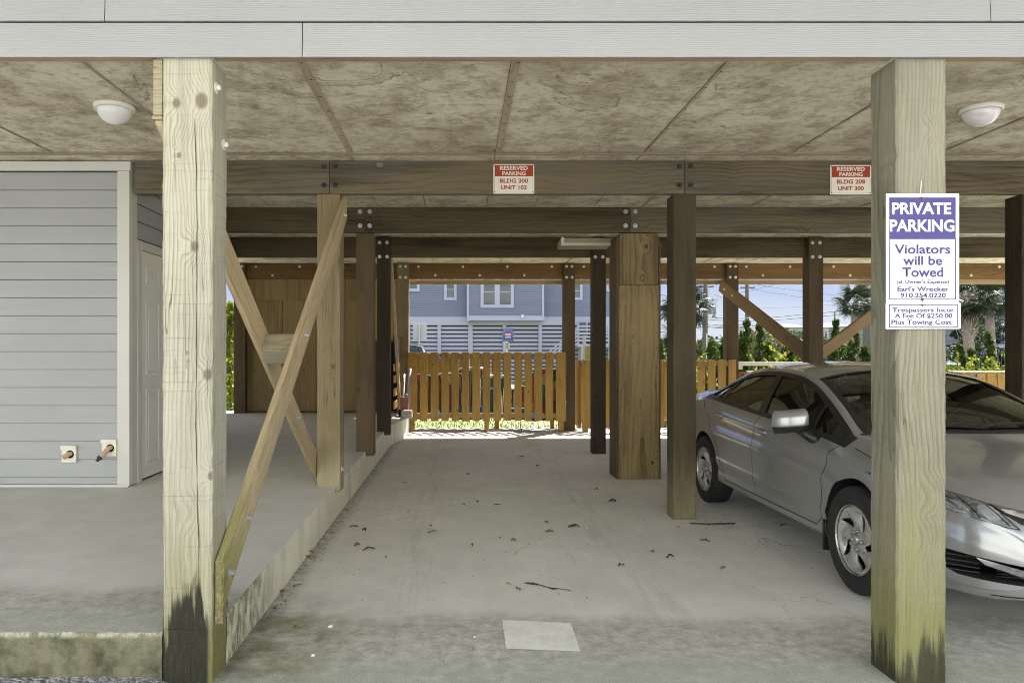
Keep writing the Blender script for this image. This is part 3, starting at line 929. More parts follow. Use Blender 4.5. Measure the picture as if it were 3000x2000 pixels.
# right-hand V of braces, lying in the XZ plane behind the car
def brace_xz(p, q, th, dw, mat, label, y, bolts=()):
    p, q = Vector(p), Vector(q)
    d = q-p; L = d.length; d.normalize()
    t = thing('brace_board', p, label, 'brace', 'slanting braces between posts')
    ang = math.atan2(d.x, d.z)
    t.rotation_euler = (0, ang, 0)
    m = MB(); m.box(-dw/2, dw/2, -th/2, th/2, 0, L, 0.006)
    m.build('board', M[mat], t, origin=(0, 0, 0))
    for s_ in bolts:
        o = bpy.data.objects.new('bolt', BOLT); COL.objects.link(o)
        o.material_slots[0].link = 'OBJECT'; o.material_slots[0].material = M['galv_pale']
        o.parent = t; o.location = (0.0, -th/2, s_); o.rotation_euler = (R(90), 0, 0)
    return t
def brace_free(p, q, th, dw, mat, label, bolts=()):
    """board between two points whose broad face is turned to the front"""
    p, q = Vector(p), Vector(q)
    d = (q-p); L = d.length; d.normalize()
    side = Vector((0, 0, 1)) - d * d.z; side.normalize()
    nrm = d.cross(side)
    Mx = Matrix((side, nrm, d)).transposed()
    t = thing('brace_board', p, label, 'brace', 'slanting braces between posts')
    t.rotation_euler = Mx.to_euler()
    m = MB(); m.box(-dw/2, dw/2, -th/2, th/2, 0, L, 0.006)
    m.build('board', M[mat], t, origin=(0, 0, 0))
    sgn = 1 if nrm.y < 0 else -1
    for s_ in bolts:
        o = bpy.data.objects.new('bolt', BOLT); COL.objects.link(o)
        o.material_slots[0].link = 'OBJECT'; o.material_slots[0].material = M['galv_pale']
        o.parent = t; o.location = (0.0, sgn*th/2, s_); o.rotation_euler = (R(-90)*sgn, 0, 0)
    return t
brace_free(U(1655, 655, 13.30), U(1858, 818, 10.47), 0.04, 0.22, 'brace_brown', 'brown brace slanting down rightward above the car roof', bolts=(0.22, 0.55))
brace_free(U(2030, 702, 12.3), U(1885, 812, 10.47), 0.04, 0.19, 'brace_brown', 'brown brace slanting down leftward toward the post behind the car')
# thin brace by the gate, at the far left of the bay
br5 = brace((-1.10, 13.25, 0.42), (-1.02, 10.62, 2.85), 0.038, 0.16, 'brace', 'thin sunlit brace leaning beside the tall picket gate')

# ------------------------------------------------------------------ boxed column and duct box
t = thing('boxed_column', (2.03, 8.4, 0), 'broad plywood boxed column with a seam near its top', 'column')
m = MB(); m.box(1.800, 2.252, 8.26, 8.64, 0.0, 2.205, 0.004); m.build('lower_panel', M['ply_chase'], t)
m = MB(); m.box(1.803, 2.249, 8.263, 8.64, 2.209, 2.79, 0.004); m.build('upper_panel', M['ply_chase'], t)
m = MB(); m.box(1.772, 1.798, 8.268, 8.66, 0.0, 2.76, 0.003); m.box(2.254, 2.276, 8.268, 8.66, 0.0, 2.70, 0.003); m.build('edge_board', M['post_brown'], t)
m = MB()
rr = random.Random(9)
for k in range(11):
    for x_ in (1.825, 2.225):
        m.lathe([(0.0, 0.002), (0.007, 0.0)], 8, Matrix.Translation((x_+rr.uniform(-.01, .01), 8.2595, 0.15+k*0.22+rr.uniform(-.05, .05))) @ Matrix.Rotation(R(90), 4, 'X'))
m.build('nail', M['black_iron'], t)
t = thing('duct_box', (1.53, 8.62, 2.70), 'pale painted duct box hung from the beam left of the boxed column', 'duct box')
m = MB(); m.box(1.195, 1.79, 8.60, 8.96, 2.705, 2.79, 0.003); m.build('box_body', M['sofit_strip'], t)
m = MB(); m.box(1.188, 1.79, 8.585, 8.599, 2.70, 2.732, 0.002); m.box(1.188, 1.225, 8.587, 8.598, 2.733, 2.80, 0.002)
m.build('trim_board', M['trim'], t)

# ------------------------------------------------------------------ building above: lap siding fascia
bd = thing('raised_building', (1.5, 3.14, 2.71), 'white lap sided building raised on posts over the parking', 'building')
def lap_boards(mb_list, x0, x1, y, z0, expo, n, joints, mat, parent, name='siding_board'):
    for k in range(n):
        zb = z0 + k*expo
        js = [x0] + [j for j in joints.get(k, [])] + [x1]
        for a, c in zip(js, js[1:]):
            m = MB()
            t_ = 0.010
            # lapped board: lower edge stands proud
            t = bmesh.new()
            P = [(y-0.014, zb+0.0025), (y-0.014+t_, zb+0.0025), (y+0.004, zb+expo-0.0025), (y-0.004, zb+expo-0.0025)]
            va = [t.verts.new((a+0.002, p[0], p[1])) for p in P]; vb = [t.verts.new((c-0.002, p[0], p[1])) for p in P]
            for i in range(4):
                t.faces.new((va[i], va[(i+1)%4], vb[(i+1)%4], vb[i]))
            t.faces.new(va[::-1]); t.faces.new(vb)
            bmesh.ops.recalc_face_normals(t, faces=t.faces)
            m.merge(t)
            m.build(name, mat, parent)
yF = 3.145
lap_boards(None, -9, 11, yF, UZ(132.5, yF-0.014), 0.1555, 3, {0: [UX(695.5, yF)], 1: [UX(243.5, yF), UX(2271, yF)], 2: [0.4, 5.0]}, M['siding'], bd)
m = MB(); m.box(-9, 11, yF+0.006, yF+0.014, 2.722, 3.19); m.build('sheathing', M['dark_gap'], bd)
m = MB(); m.box(-9, -1.345, yF+0.016, yF+0.075, 2.722, 3.06, 0.003); m.box(-1.08, 1.89, yF+0.016, yF+0.075, 2.722, 3.06, 0.003); m.box(2.12, 11, yF+0.016, yF+0.075, 2.722, 3.06, 0.003)
m.build('rim_joist', M['sofit_strip'], bd)
m = MB(); m.box(-9, 11, yF+0.02, 13.52, 3.16, 5.9); m.build('upper_storey', M['siding_grey'], bd)

# unseen white building across the lot, added to bounce sunlight into the carport
m = MB(); m.box(-24, 26, -13.0, -10.5, -0.1, 9.5); ob = m.build('added_opposite_building', plain('bounce_white_siding', (0.80, 0.81, 0.77), 0.7))
tag(ob, kind='structure')

m = MB(); m.box(-9, 11, 1.2, yF-0.03, 3.34, 3.52, 0.01); m.build('added_overhang', M['trim'], bd)  # unseen overhang, added to keep sky light off the fascia
# ------------------------------------------------------------------ storage room on the walk
SY = 6.26
st = thing('storage_room', (-4.5, SY, dz(SY)), 'white sided storage room with white corner boards on the raised walk', 'storage room')
SZ0 = dz(SY) + 0.0
sx1 = UX(272, SY)
m = 0
z = SZ0 + 0.03
first = 0.085
lap_boards(None, -8.5, sx1, SY, z, 0.0, 0, {}, M['siding'], st)
def lap_row(a, c, y, zb, h, mat, parent):
    t = bmesh.new()
    P = [(y-0.013, zb+0.0018), (y-0.003, zb+0.0018), (y+0.006, zb+h-0.0022), (y-0.003, zb+h-0.0022)]
    va = [t.verts.new((a, p[0], p[1])) for p in P]; vb = [t.verts.new((c, p[0], p[1])) for p in P]
    for i in range(4): t.faces.new((va[i], va[(i+1)%4], vb[(i+1)%4], vb[i]))
    t.faces.new(va[::-1]); t.faces.new(vb)
    bmesh.ops.recalc_face_normals(t, faces=t.faces)
    mm = MB(); mm.merge(t)
    return mm.build('siding_board', mat, parent)
zs_ = [SZ0+0.02] + [UZ(v, SY) for v in [1095 - 41.1*k for k in range(0, 18)]]
for a, c in zip(zs_, zs_[1:]):
    lap_row(-8.5, sx1-0.001, SY, a, c-a, M['siding_grey'], st)
m = MB(); m.box(-8.5, -2.86, SY+0.01, 8.10, SZ0, CZ-0.01); m.build('wall_core', M['dark_gap'], st)
m = MB(); m.box(-8.5, UX(287, SY)+0.06, SY-0.03, SY+0.005, UZ(394, SY), CZ-0.012, 0.003); m.build('frieze_board', M['trim'], st)
m = MB(); m.box(sx1, UX(300, SY), SY-0.024, SY+0.012, SZ0+0.008, UZ(394, SY)-0.001, 0.003); m.build('corner_board', M['trim'], st)
m = MB(); m.box(UX(300, SY)-0.024, UX(300, SY)+0.001, SY+0.0125, SY+0.125, SZ0+0.008, CZ-0.012, 0.003); m.build('corner_board', M['trim'], st)
m = MB(); m.box(-8.5, UX(300, SY)-0.01, SY-0.03, SY-0.0, SZ0-0.004, SZ0+0.018, 0.003); m.build('base_strip', M['trim'], st)
# right side wall: lap siding above a white six-panel door
sxs = -2.855
def lap_row_x(x, y0, y1, zb, h):
    t = bmesh.new()
    P = [(x+0.013, zb+0.003), (x+0.003, zb+0.003), (x-0.006, zb+h-0.003), (x+0.003, zb+h-0.003)]
    va = [t.verts.new((p[0], y0, p[1])) for p in P]; vb = [t.verts.new((p[0], y1, p[1])) for p in P]
    for i in range(4): t.faces.new((va[i], va[(i+1)%4], vb[(i+1)%4], vb[i]))
    t.faces.new(va[::-1]); t.faces.new(vb)
    bmesh.ops.recalc_face_normals(t, faces=t.faces)
    mm = MB(); mm.merge(t); return mm.build('siding_board', M['siding_grey'], st)
dY0, dY1 = 6.47, 7.38
dZ1 = UZ(578, 6.5)
for k in range(5):
    zb = dZ1 + 0.10 + k*0.154
    lap_row_x(sxs, SY+0.126, 8.1, zb, min(0.154, CZ-0.012-zb))
m = MB()
m.box(sxs-0.004, sxs+0.022, SY+0.13, dY0-0.002, SZ0, dZ1+0.09, 0.003)
m.box(sxs-0.004, sxs+0.022, dY1+0.002, dY1+0.09, SZ0, dZ1+0.09, 0.003)
m.box(sxs-0.004, sxs+0.024, dY0-0.001, dY1+0.001, dZ1+0.012, dZ1+0.089, 0.003)
m.build('door_frame', M['trim'], st)
door = MB(); door.box(sxs-0.02, sxs+0.004, dY0, dY1, SZ0+0.02, dZ1+0.008, 0.003)
dr = door.build('door', M['door_paint'], st)
m = MB()
H = dZ1 - SZ0
for (ya, yb) in ((0.11, 0.41), (0.50, 0.80)):
    for (za, zb) in ((0.13, 0.83), (0.95, 1.62), (1.76, H-0.13)):
        y0_, y1_, z0_, z1_ = dY0+ya, dY0+yb, SZ0+za, SZ0+zb
        f = 0.022
        for q in ((y0_, y1_, z0_, z0_+f), (y0_, y1_, z1_-f, z1_), (y0_, y0_+f, z0_+f, z1_-f), (y1_-f, y1_, z0_+f, z1_-f)):
            m.box(sxs+0.0045, sxs+0.011, q[0], q[1], q[2], q[3], 0.003)
        m.box(sxs+0.0045, sxs+0.009, y0_+0.05, y1_-0.05, z0_+0.05, z1_-0.05, 0.004)
mo = m.build('panel_moulding', M['door_paint'], st); mo.parent = dr
m = MB(); m.box(sxs+0.013, sxs+0.07, 6.94, 7.02, 2.46, 2.66, 0.01)
tag(m.build('alarm_box', plain('red_alarm_paint', (0.35, 0.025, 0.02), 0.4), origin=(sxs, 6.98, 2.46)), 'small red box on the storage side wall above the door', 'alarm box')

# two pipe outlets
def outlet(u, v, ang, longer, label):
    P = U(u, v, SY-0.012)
    t = thing('pipe_outlet', P, label, 'pipe outlet', 'pipe outlets low on the storage room wall')
    w, h = 0.062, 0.070
    m = MB(); m.box(P.x-w, P.x+w, SY-0.035, SY-0.012, P.z-h, P.z+h-0.028, 0.004)
    m.box(P.x-w-0.004, P.x+w+0.004, SY-0.05, SY-0.012, P.z+h-0.027, P.z+h+0.004, 0.004)
    m.build('cover_plate', M['old_plastic'], t)
    m = MB(); m.lathe([(0.034, 0), (0.034, 0.002), (0.0, 0.003)], 16, Matrix.Translation((P.x+0.012, SY-0.0352, P.z)) @ Matrix.Rotation(R(90), 4, 'X'))
    m.build('opening', M['dark_gap'], t)
    m = MB()
    L = 0.105 if longer else 0.055
    d = Vector((-0.55 if not longer else -0.42, -0.62, -0.42 if not longer else -0.66)).normalized()
    p0 = Vector((P.x+0.016, SY-0.03, P.z+0.004))
    p1 = p0 + Vector((0, -0.03, 0))
    pts = [p0, p1, p1 + d*0.03, p1 + d*L]
    rr_ = 0.019
    m.tube(pts, [rr_, rr_, rr_*1.12, rr_*1.12], 16, caps=False)
    m.tube([p1 + d*L, p1 + d*(L-0.002), p1 + d*0.03], [rr_*1.12, rr_*0.9, rr_*0.9], 16, caps=False)
    if longer: m.tube([p1+d*0.055, p1+d*0.06, p1+d*0.075, p1+d*0.08], [rr_*1.12, rr_*1.3, rr_*1.3, rr_*1.12], 16, caps=False)
    pp = m.build('pipe_stub', M['terracotta'], t)
    m = MB()
    if longer:
        e = p1 + d*(L-0.01)
        m.tube([e, e+d*0.02, e+d*0.035, e+d*0.05], [0.019, 0.024, 0.012, 0.017], 9)
        m.build('plug', M['green_rag'], t)
    else:
        e = p1 + d*(L-0.02)
        m.tube([e, e+d*0.002], [0.019, 0.019], 12); m.build('bore', M['dark_gap'], t)
outlet(161, 1042, 0, False, 'open salmon pipe stub in a white cover plate on the storage wall')
outlet(253, 1028, 0, True, 'salmon pipe with a dark green plug next to the corner board')

# ------------------------------------------------------------------ ceiling lights
def dome_mat():
    g = G('milky_dome')
    p = g.n("BsdfPrincipled", {"Base Color": (0.80, 0.79, 0.83, 1), "Roughness": 0.12, "Specular IOR Level": 0.5, "Subsurface Weight": 0.25, "Subsurface Radius": (0.03, 0.03, 0.03), "Coat Weight": 0.4})
    g.t.links.new(p.outputs[0], g.o.inputs[0]); return g.m
M['dome'] = dome_mat()
def ceil_light(x, y, label, r=0.125):
    t = thing('ceiling_light', (x, y, CZ), label, 'light', 'round ceiling lights')
    m = MB(); m.lathe([(r, -0.001), (r+0.004, -0.010), (r+0.002, -0.028), (r-0.010, -0.034), (r-0.014, -0.02)], 40, Matrix.Translation((x, y, CZ))); m.build('base_ring', M['white_plastic'], t)
    m = MB()
    pr = [((r-0.013)*math.cos(a), -0.022 - 0.105*math.sin(a)) for a in [R(90)*k/10 for k in range(11)]]
    pr[-1] = (0, pr[-1][1])
    m.lathe(pr, 40, Matrix.Translation((x, y, CZ))); m.build('dome', M['dome'], t)
def ceil_at(u, v):
    Y = 1.65*1670/(810-v); return UX(u, Y), Y
x_, y_ = ceil_at(263, 243); ceil_light(x_, y_, 'white dome ceiling light at the left near the storage room')
x_, y_ = ceil_at(2253, 248); ceil_light(x_, y_, 'white dome ceiling light at the right behind the front post with the sign')
ceil_light(UX(1524, 12.0), 12.0, 'far white ceiling light just right of the boxed column')

# ------------------------------------------------------------------ lettering
def text_mesh(s, bold):
    cu = bpy.data.curves.new('lettering', 'FONT')
    cu.body = s; cu.size = 1.0; cu.offset = bold; cu.resolution_u = 3
    cu.space_character = 1.0
    o = bpy.data.objects.new('lettering', cu); COL.objects.link(o)
    dg = bpy.context.evaluated_depsgraph_get()
    me = bpy.data.meshes.new_from_object(o.evaluated_get(dg))
    bpy.data.objects.remove(o); bpy.data.curves.remove(cu)
    return me
_cap = {}
def cap_h(bold):
    if bold not in _cap:
        me = text_mesh('H', bold); zs = [v.co.y for v in me.vertices]; _cap[bold] = (min(zs), max(zs)); bpy.data.meshes.remove(me)
    return _cap[bold]
def lettering(lines, mat, parent, y, origin):
    """lines: (text, x0, x1, z_base, z_cap, bold) in world units on a plane facing -Y; one mesh"""
    bm = bmesh.new()
    for (s, x0, x1, zb, zc, bold) in lines:
        me = text_mesh(s, bold)
        lo, hi = cap_h(bold)
        xs = [v.co.x for v in me.vertices]; a, c = min(xs), max(xs)
        n0 = len(bm.verts)
        bm.from_mesh(me); bm.verts.ensure_lookup_table()
        for v in bm.verts[n0:]:
            X, Y_ = v.co.x, v.co.y
            v.co = (x0 + (X-a)/(c-a)*(x1-x0), y, zb + (Y_-lo)/(hi-lo)*(zc-zb))
        bpy.data.meshes.remove(me)
    m = MB(); m.bm.free(); m.bm = bm
    return m.build('lettering', mat, parent, origin)

M['sign_white'] = plain('sign_white', (0.80, 0.80, 0.78), 0.35, var=0.02)
M['sign_cream'] = plain('old_sign_white', (0.76, 0.74, 0.66), 0.4, var=0.05)
M['sign_blue'] = plain('sign_violet_blue', (0.032, 0.027, 0.19), 0.28, var=0.04, scale=3)
M['sign_red'] = plain('sign_brick_red', (0.34, 0.045, 0.02), 0.4, var=0.06)
M['rust'] = plain('rust', (0.16, 0.07, 0.025), 0.9, var=0.3, scale=60)
M['wire'] = plain('zip_tie_white', (0.7, 0.7, 0.72), 0.4)

def rounded(x0, x1, y0, y1, r, n=5):
    P = []
    for (cx, cy, a0) in ((x1-r, y1-r, 0), (x0+r, y1-r, 90), (x0+r, y0+r, 180), (x1-r, y0+r, 270)):
        for k in range(n+1):
            a = R(a0 + 90*k/n); P.append((cx + r*math.cos(a), cy + r*math.sin(a)))
    return P
TOY = Matrix(((1, 0, 0, 0), (0, 0, -1, 0), (0, 1, 0, 0), (0, 0, 0, 1)))       # outline (x,z) -> plate facing -Y
def plate(P, y, th, mat, name, parent, bev=0.0):
    m = MB(); m.prism(P, th, Matrix.Translation((0, y, 0)) @ TOY, bev); return m.build(name, mat, parent)
def frame_strip(m, x0, x1, z0, z1, w, y):
    for q in ((x0, x1, z0, z0+w), (x0, x1, z1-w, z1), (x0, x0+w, z0+w, z1-w), (x1-w, x1, z0+w, z1-w)):
        m.box(q[0], q[1], y-0.0004, y, q[2], q[3])

# towing sign on the right front post: two plates
YS = 3.150
def S(px, py):          # zoomed pixel of the sign -> world (x,z)
    u = (2560 + px*0.28063)*0.784; v = (540 + py*0.28063)*0.784
    return UX(u, YS), UZ(v, YS)
xa, za = S(124, 100); xb, zb = S(886, 1240)
sg = thing('towing_sign', ((xa+xb)/2, YS, zb), 'white and violet private parking sign nailed to the right front post', 'sign')
plate([(xa, zb), (xb, zb), (xb, za), (xa, za)], YS, 0.004, M['sign_white'], 'sign_panel', sg, 0.001)
YT = YS - 0.0046
m = MB()
c0 = S(155, 140); c1 = S(848, 565)
m.box(c0[0], c1[0], YT-0.0002, YT+0.0004, c1[1], c0[1])
e0 = S(155, 565); e1 = S(852, 1205)
frame_strip(m, e0[0], e1[0], e1[1], e0[1], 0.0042, YT+0.0004)
m.build('colour_field', M['sign_blue'], sg)
def L_(s, x0, x1, yb, yt, bold):
    a = S(x0, yb); b_ = S(x1, yt); return (s, a[0], b_[0], a[1], b_[1], bold)
lettering([L_('PRIVATE', 183, 800, 316, 195, 0.028), L_('PARKING', 160, 833, 496, 372, 0.028)], M['sign_white'], sg, YT-0.0008, sg["_o"])
lettering([L_('Violators', 210, 793, 727, 630, 0.022), L_('will be', 298, 708, 845, 748, 0.022), L_('Towed', 290, 718, 968, 868, 0.022),
           L_("(at Owner's Expense)", 230, 778, 1035, 998, 0.024), L_("Earl's Wrecker", 240, 775, 1117, 1070, 0.026), L_('910.254.0220', 272, 745, 1184, 1134, 0.026)],
          M['sign_blue'], sg, YT-0.0008, sg["_o"])
m = MB()
for q in ((490, 148), (498, 1200)):
    p_ = S(*q)
    m.lathe([(0.0065, 0), (0.0065, 0.002), (0, 0.003)], 10, Matrix.Translation((p_[0], YT, p_[1])) @ Matrix.Rotation(R(90), 4, 'X'))
m.box(S(494, 0)[0], S(503, 0)[0], YT-0.0006, YT-0.0002, S(0, 1236)[1], S(0, 1205)[1])
m.build('rusty_nail', M['rust'], sg)
m = MB(); p_ = S(482, 100); q_ = S(505, 0)
m.tube([(p_[0], YS, p_[1]-0.005), (p_[0]+0.002, YS-0.002, p_[1]+0.02), (q_[0], 3.158, q_[1]), (q_[0]+0.001, 3.158, q_[1]+0.02)], 0.0022, 6)
m.build('hanging_wire', M['wire'], sg)
xa, za = S(119, 1243); xb, zb = S(900, 1510)
s2 = thing('fee_sign', ((xa+xb)/2, YS-0.001, zb), 'small white trespassers fee plate right below the private parking sign', 'sign')
plate([(xa, zb), (xb, zb+0.001), (xb, za+0.002), (xa, za)], YS-0.001, 0.004, M['sign_white'], 'sign_panel', s2, 0.001)
m = MB(); e0 = S(150, 1252); e1 = S(868, 1497)
YT2 = YT - 0.001
frame_strip(m, e0[0], e1[0], e1[1], e0[1], 0.0042, YT2+0.0002)
m.build('colour_border', M['sign_blue'], s2)
lettering([L_('Trespassers Incur', 185, 835, 1334, 1287, 0.022), L_('A Fee Of $250.00', 210, 812, 1396, 1347, 0.022), L_('Plus Towing Cost', 175, 805, 1462, 1415, 0.022)],
          M['sign_blue'], s2, YT2-0.0008, s2["_o"])
m = MB(); p_ = S(498, 1262)
m.lathe([(0.005, 0), (0.005, 0.002), (0, 0.003)], 10, Matrix.Translation((p_[0], YT2, p_[1])) @ Matrix.Rotation(R(90), 4, 'X'))
m.build('rusty_nail', M['rust'], s2)

# red reserved signs on the beam
def reserved(u0, v0, bldg, unit, label, tilt=0.0):
    YR = yB - 0.006
    k = 180/2352*0.784
    def Q(px, py): return UX(u0 + (px-330)*k, YR), UZ(v0 + (py-285)*k, YR)
    a = Q(330, 1415); c = Q(1900, 285)
    t = thing('reserved_sign', ((a[0]+c[0])/2, YR, a[1]), label, 'sign', 'red and white reserved parking signs on the beam')
    plate(rounded(a[0], c[0], a[1], c[1], 0.012), YR, 0.003, M['sign_cream'], 'sign_panel', t)
    yt = YR-0.0036
    m = MB(); f0 = Q(385, 748); f1 = Q(1855, 328); m.box(f0[0], f1[0], yt-0.0002, yt+0.0004, f0[1], f1[1])
    g0 = Q(372, 1365); g1 = Q(1855, 745); frame_strip(m, g0[0], g1[0], g0[1], g1[1], 0.0016, yt+0.0002)
    m.build('colour_field', M['sign_red'], t)
    def LL(s, x0, x1, yb, yt_): A = Q(x0, yb); B = Q(x1, yt_); return (s, A[0], B[0], A[1], B[1], 0.03)
    lettering([LL('RESERVED', 585, 1655, 515, 362), LL('PARKING', 675, 1570, 717, 566)], M['sign_cream'], t, yt-0.0008, t["_o"])
    lettering([LL(bldg, 580, 1665, 1004, 842), LL(unit, 622, 1615, 1254, 1097)], M['sign_red'], t, yt-0.0008, t["_o"])
    m = MB()
    for q in ((385, 345), (1845, 345), (385, 1345), (1845, 1345)):
        p_ = Q(*q); m.lathe([(0.005, 0), (0.004, 0.002), (0, 0.0025)], 8, Matrix.Translation((p_[0], yt, p_[1])) @ Matrix.Rotation(R(90), 4, 'X'))
    m.build('screw', M['black_iron'], t)
reserved(1133.0, 377.5, 'BLDG 300', 'UNIT 102', 'red and white reserved parking sign for building 300 unit 102')
reserved(1906.5, 379.5, 'BLDG 208', 'UNIT 300', 'red and white reserved parking sign for building 208 unit 300')
# little loose tab on the beam
m = MB(); p_ = U(873, 381, yB); m.box(p_.x-0.028, p_.x+0.028, yB-0.03, yB-0.001, p_.z-0.018, p_.z+0.022, 0.008)
tag(m.build('mud_nest', plain('dried_mud', (0.20, 0.17, 0.12), 0.95, var=0.25, scale=60, bump=0.6), origin=p_), 'small dried mud nest under the ceiling on the weathered beam', 'nest')

# ------------------------------------------------------------------ floor: painted patch, stain, litter
def floor_pt(u, v, z=0.0):
    Y = (CAMZ - z)*1670/(v-810); return Vector((UX(u, Y), Y, z))
def paint_mat():
    g = G('worn_white_floor_paint')
    co = g.tc(); n = g.noise(co, 9, 6, 0.7); n2 = g.noise(co, 90, 3, 0.7)
    c = g.mix(g.range(n, 0.42, 0.72, 0, 0.55), (0.80, 0.79, 0.75), (0.52, 0.50, 0.44))
    c = g.mix(g.range(n2, 0.58, 0.8, 0, 0.35), c, (0.40, 0.38, 0.33))
    return g.surf(c, 0.75, g.bump(n2, 0.3, 0.003))
q = [floor_pt(1153.5, 1424), floor_pt(1311, 1432), floor_pt(1333.5, 1497), floor_pt(1163, 1490.5)]
bm = bmesh.new()
rr = random.Random(2)
ring = []
for i in range(4):
    a, c = q[i], q[(i+1) % 4]
    for k in range(24):
        p_ = a.lerp(c, k/24); p_ = p_ + Vector((rr.uniform(-1, 1), rr.uniform(-1, 1), 0))*0.0022; p_.z = 0.004
        ring.append(bm.verts.new(p_))
f = bm.faces.new(ring)
if f.normal.z < 0: bmesh.ops.reverse_faces(bm, faces=[f])
mm = MB(); mm.bm.free(); mm.bm = bm
c_ = sum(q, Vector())/4
o = mm.build('painted_patch', paint_mat(), origin=(c_.x, c_.y, 0)); tag(o, 'worn white painted rectangle on the slab in the front centre', 'painted patch', kind='thing')

# dark branching stain
stc = plain('dark_stain', (0.085, 0.083, 0.072), 0.8, var=0.2, scale=30)
def blob_strip(pts, ws, seed):
    rr = random.Random(seed); bm = bmesh.new(); L_ = []; R_ = []
    for i, (p_, w) in enumerate(zip(pts, ws)):
        d = (pts[min(i+1, len(pts)-1)] - pts[max(i-1, 0)]).normalized(); s = Vector((-d.y, d.x, 0))
        L_.append(bm.verts.new(p_ + s*w*rr.uniform(0.6, 1.4) + Vector((0, 0, 0.003)))); R_.append(bm.verts.new(p_ - s*w*rr.uniform(0.6, 1.4) + Vector((0, 0, 0.003))))
    for i in range(len(pts)-1): bm.faces.new((L_[i], R_[i], R_[i+1], L_[i+1]))
    return bm
ctl = [(1203, 1338), (1212, 1340), (1222, 1340), (1232, 1342), (1244, 1345), (1256, 1348), (1264, 1350), (1270, 1353), (1280, 1351), (1290, 1353), (1302, 1355), (1316, 1357)]
wd = [0.004, 0.018, 0.020, 0.014, 0.007, 0.006, 0.009, 0.020, 0.007, 0.004, 0.005, 0.003]
pts = []; ws = []
for i in range(len(ctl)-1):
    for k in range(4):
        t_ = k/4
        pts.append(floor_pt(ctl[i][0]*(1-t_)+ctl[i+1][0]*t_, ctl[i][1]*(1-t_)+ctl[i+1][1]*t_ + 0.6*math.sin(i*4.1+k*1.9))); ws.append(wd[i]*(1-t_)+wd[i+1]*t_)
mm = MB(); mm.bm.free(); mm.bm = blob_strip(pts, ws, 4)
c_ = floor_pt(1260, 1348)
tag(mm.build('floor_stain', stc, origin=c_), 'thin dark branching stain on the slab above the white patch', 'stain', kind='thing')

# fallen leaves
LEAFC = {'brown': (0.24, 0.12, 0.04), 'dark': (0.06, 0.045, 0.025), 'tan': (0.34, 0.24, 0.09), 'yellow': (0.45, 0.34, 0.07), 'green': (0.12, 0.15, 0.04)}
LM = {k: plain('dry_leaf_' + k, c, 0.75, var=0.3, scale=70) for k, c in LEAFC.items()}
def leaf_mesh(seed, ln=0.05, wd=0.022):
    rr = random.Random(seed); n = 7
    bm = bmesh.new(); rows = []
    for i in range(n):
        t = i/(n-1); w = wd*math.sin(math.pi*min(0.97, max(0.04, t**0.85)))*rr.uniform(0.8, 1.15)
        x = (t-0.5)*ln; zc = 0.004 + 0.012*math.sin(t*math.pi*rr.uniform(0.8, 1.4))*rr.uniform(0.2, 1)
        rows.append((bm.verts.new((x, -w/2, zc+rr.uniform(0.001, 0.010))), bm.verts.new((x, 0, zc-0.002)), bm.verts.new((x, w/2, zc+rr.uniform(0.001, 0.010)))))
    for a, c in zip(rows, rows[1:]):
        bm.faces.new((a[0], a[1], c[1], c[0])); bm.faces.new((a[1], a[2], c[2], c[1]))
    for f in bm.faces: f.smooth = True
    me = bpy.data.meshes.new('fallen_leaf'); bm.to_mesh(me); bm.free(); return me
LMS = [leaf_mesh(k, 0.045+0.01*(k % 3), 0.02+0.006*(k % 2)) for k in range(6)]
for me in LMS: me.materials.append(LM['brown'])
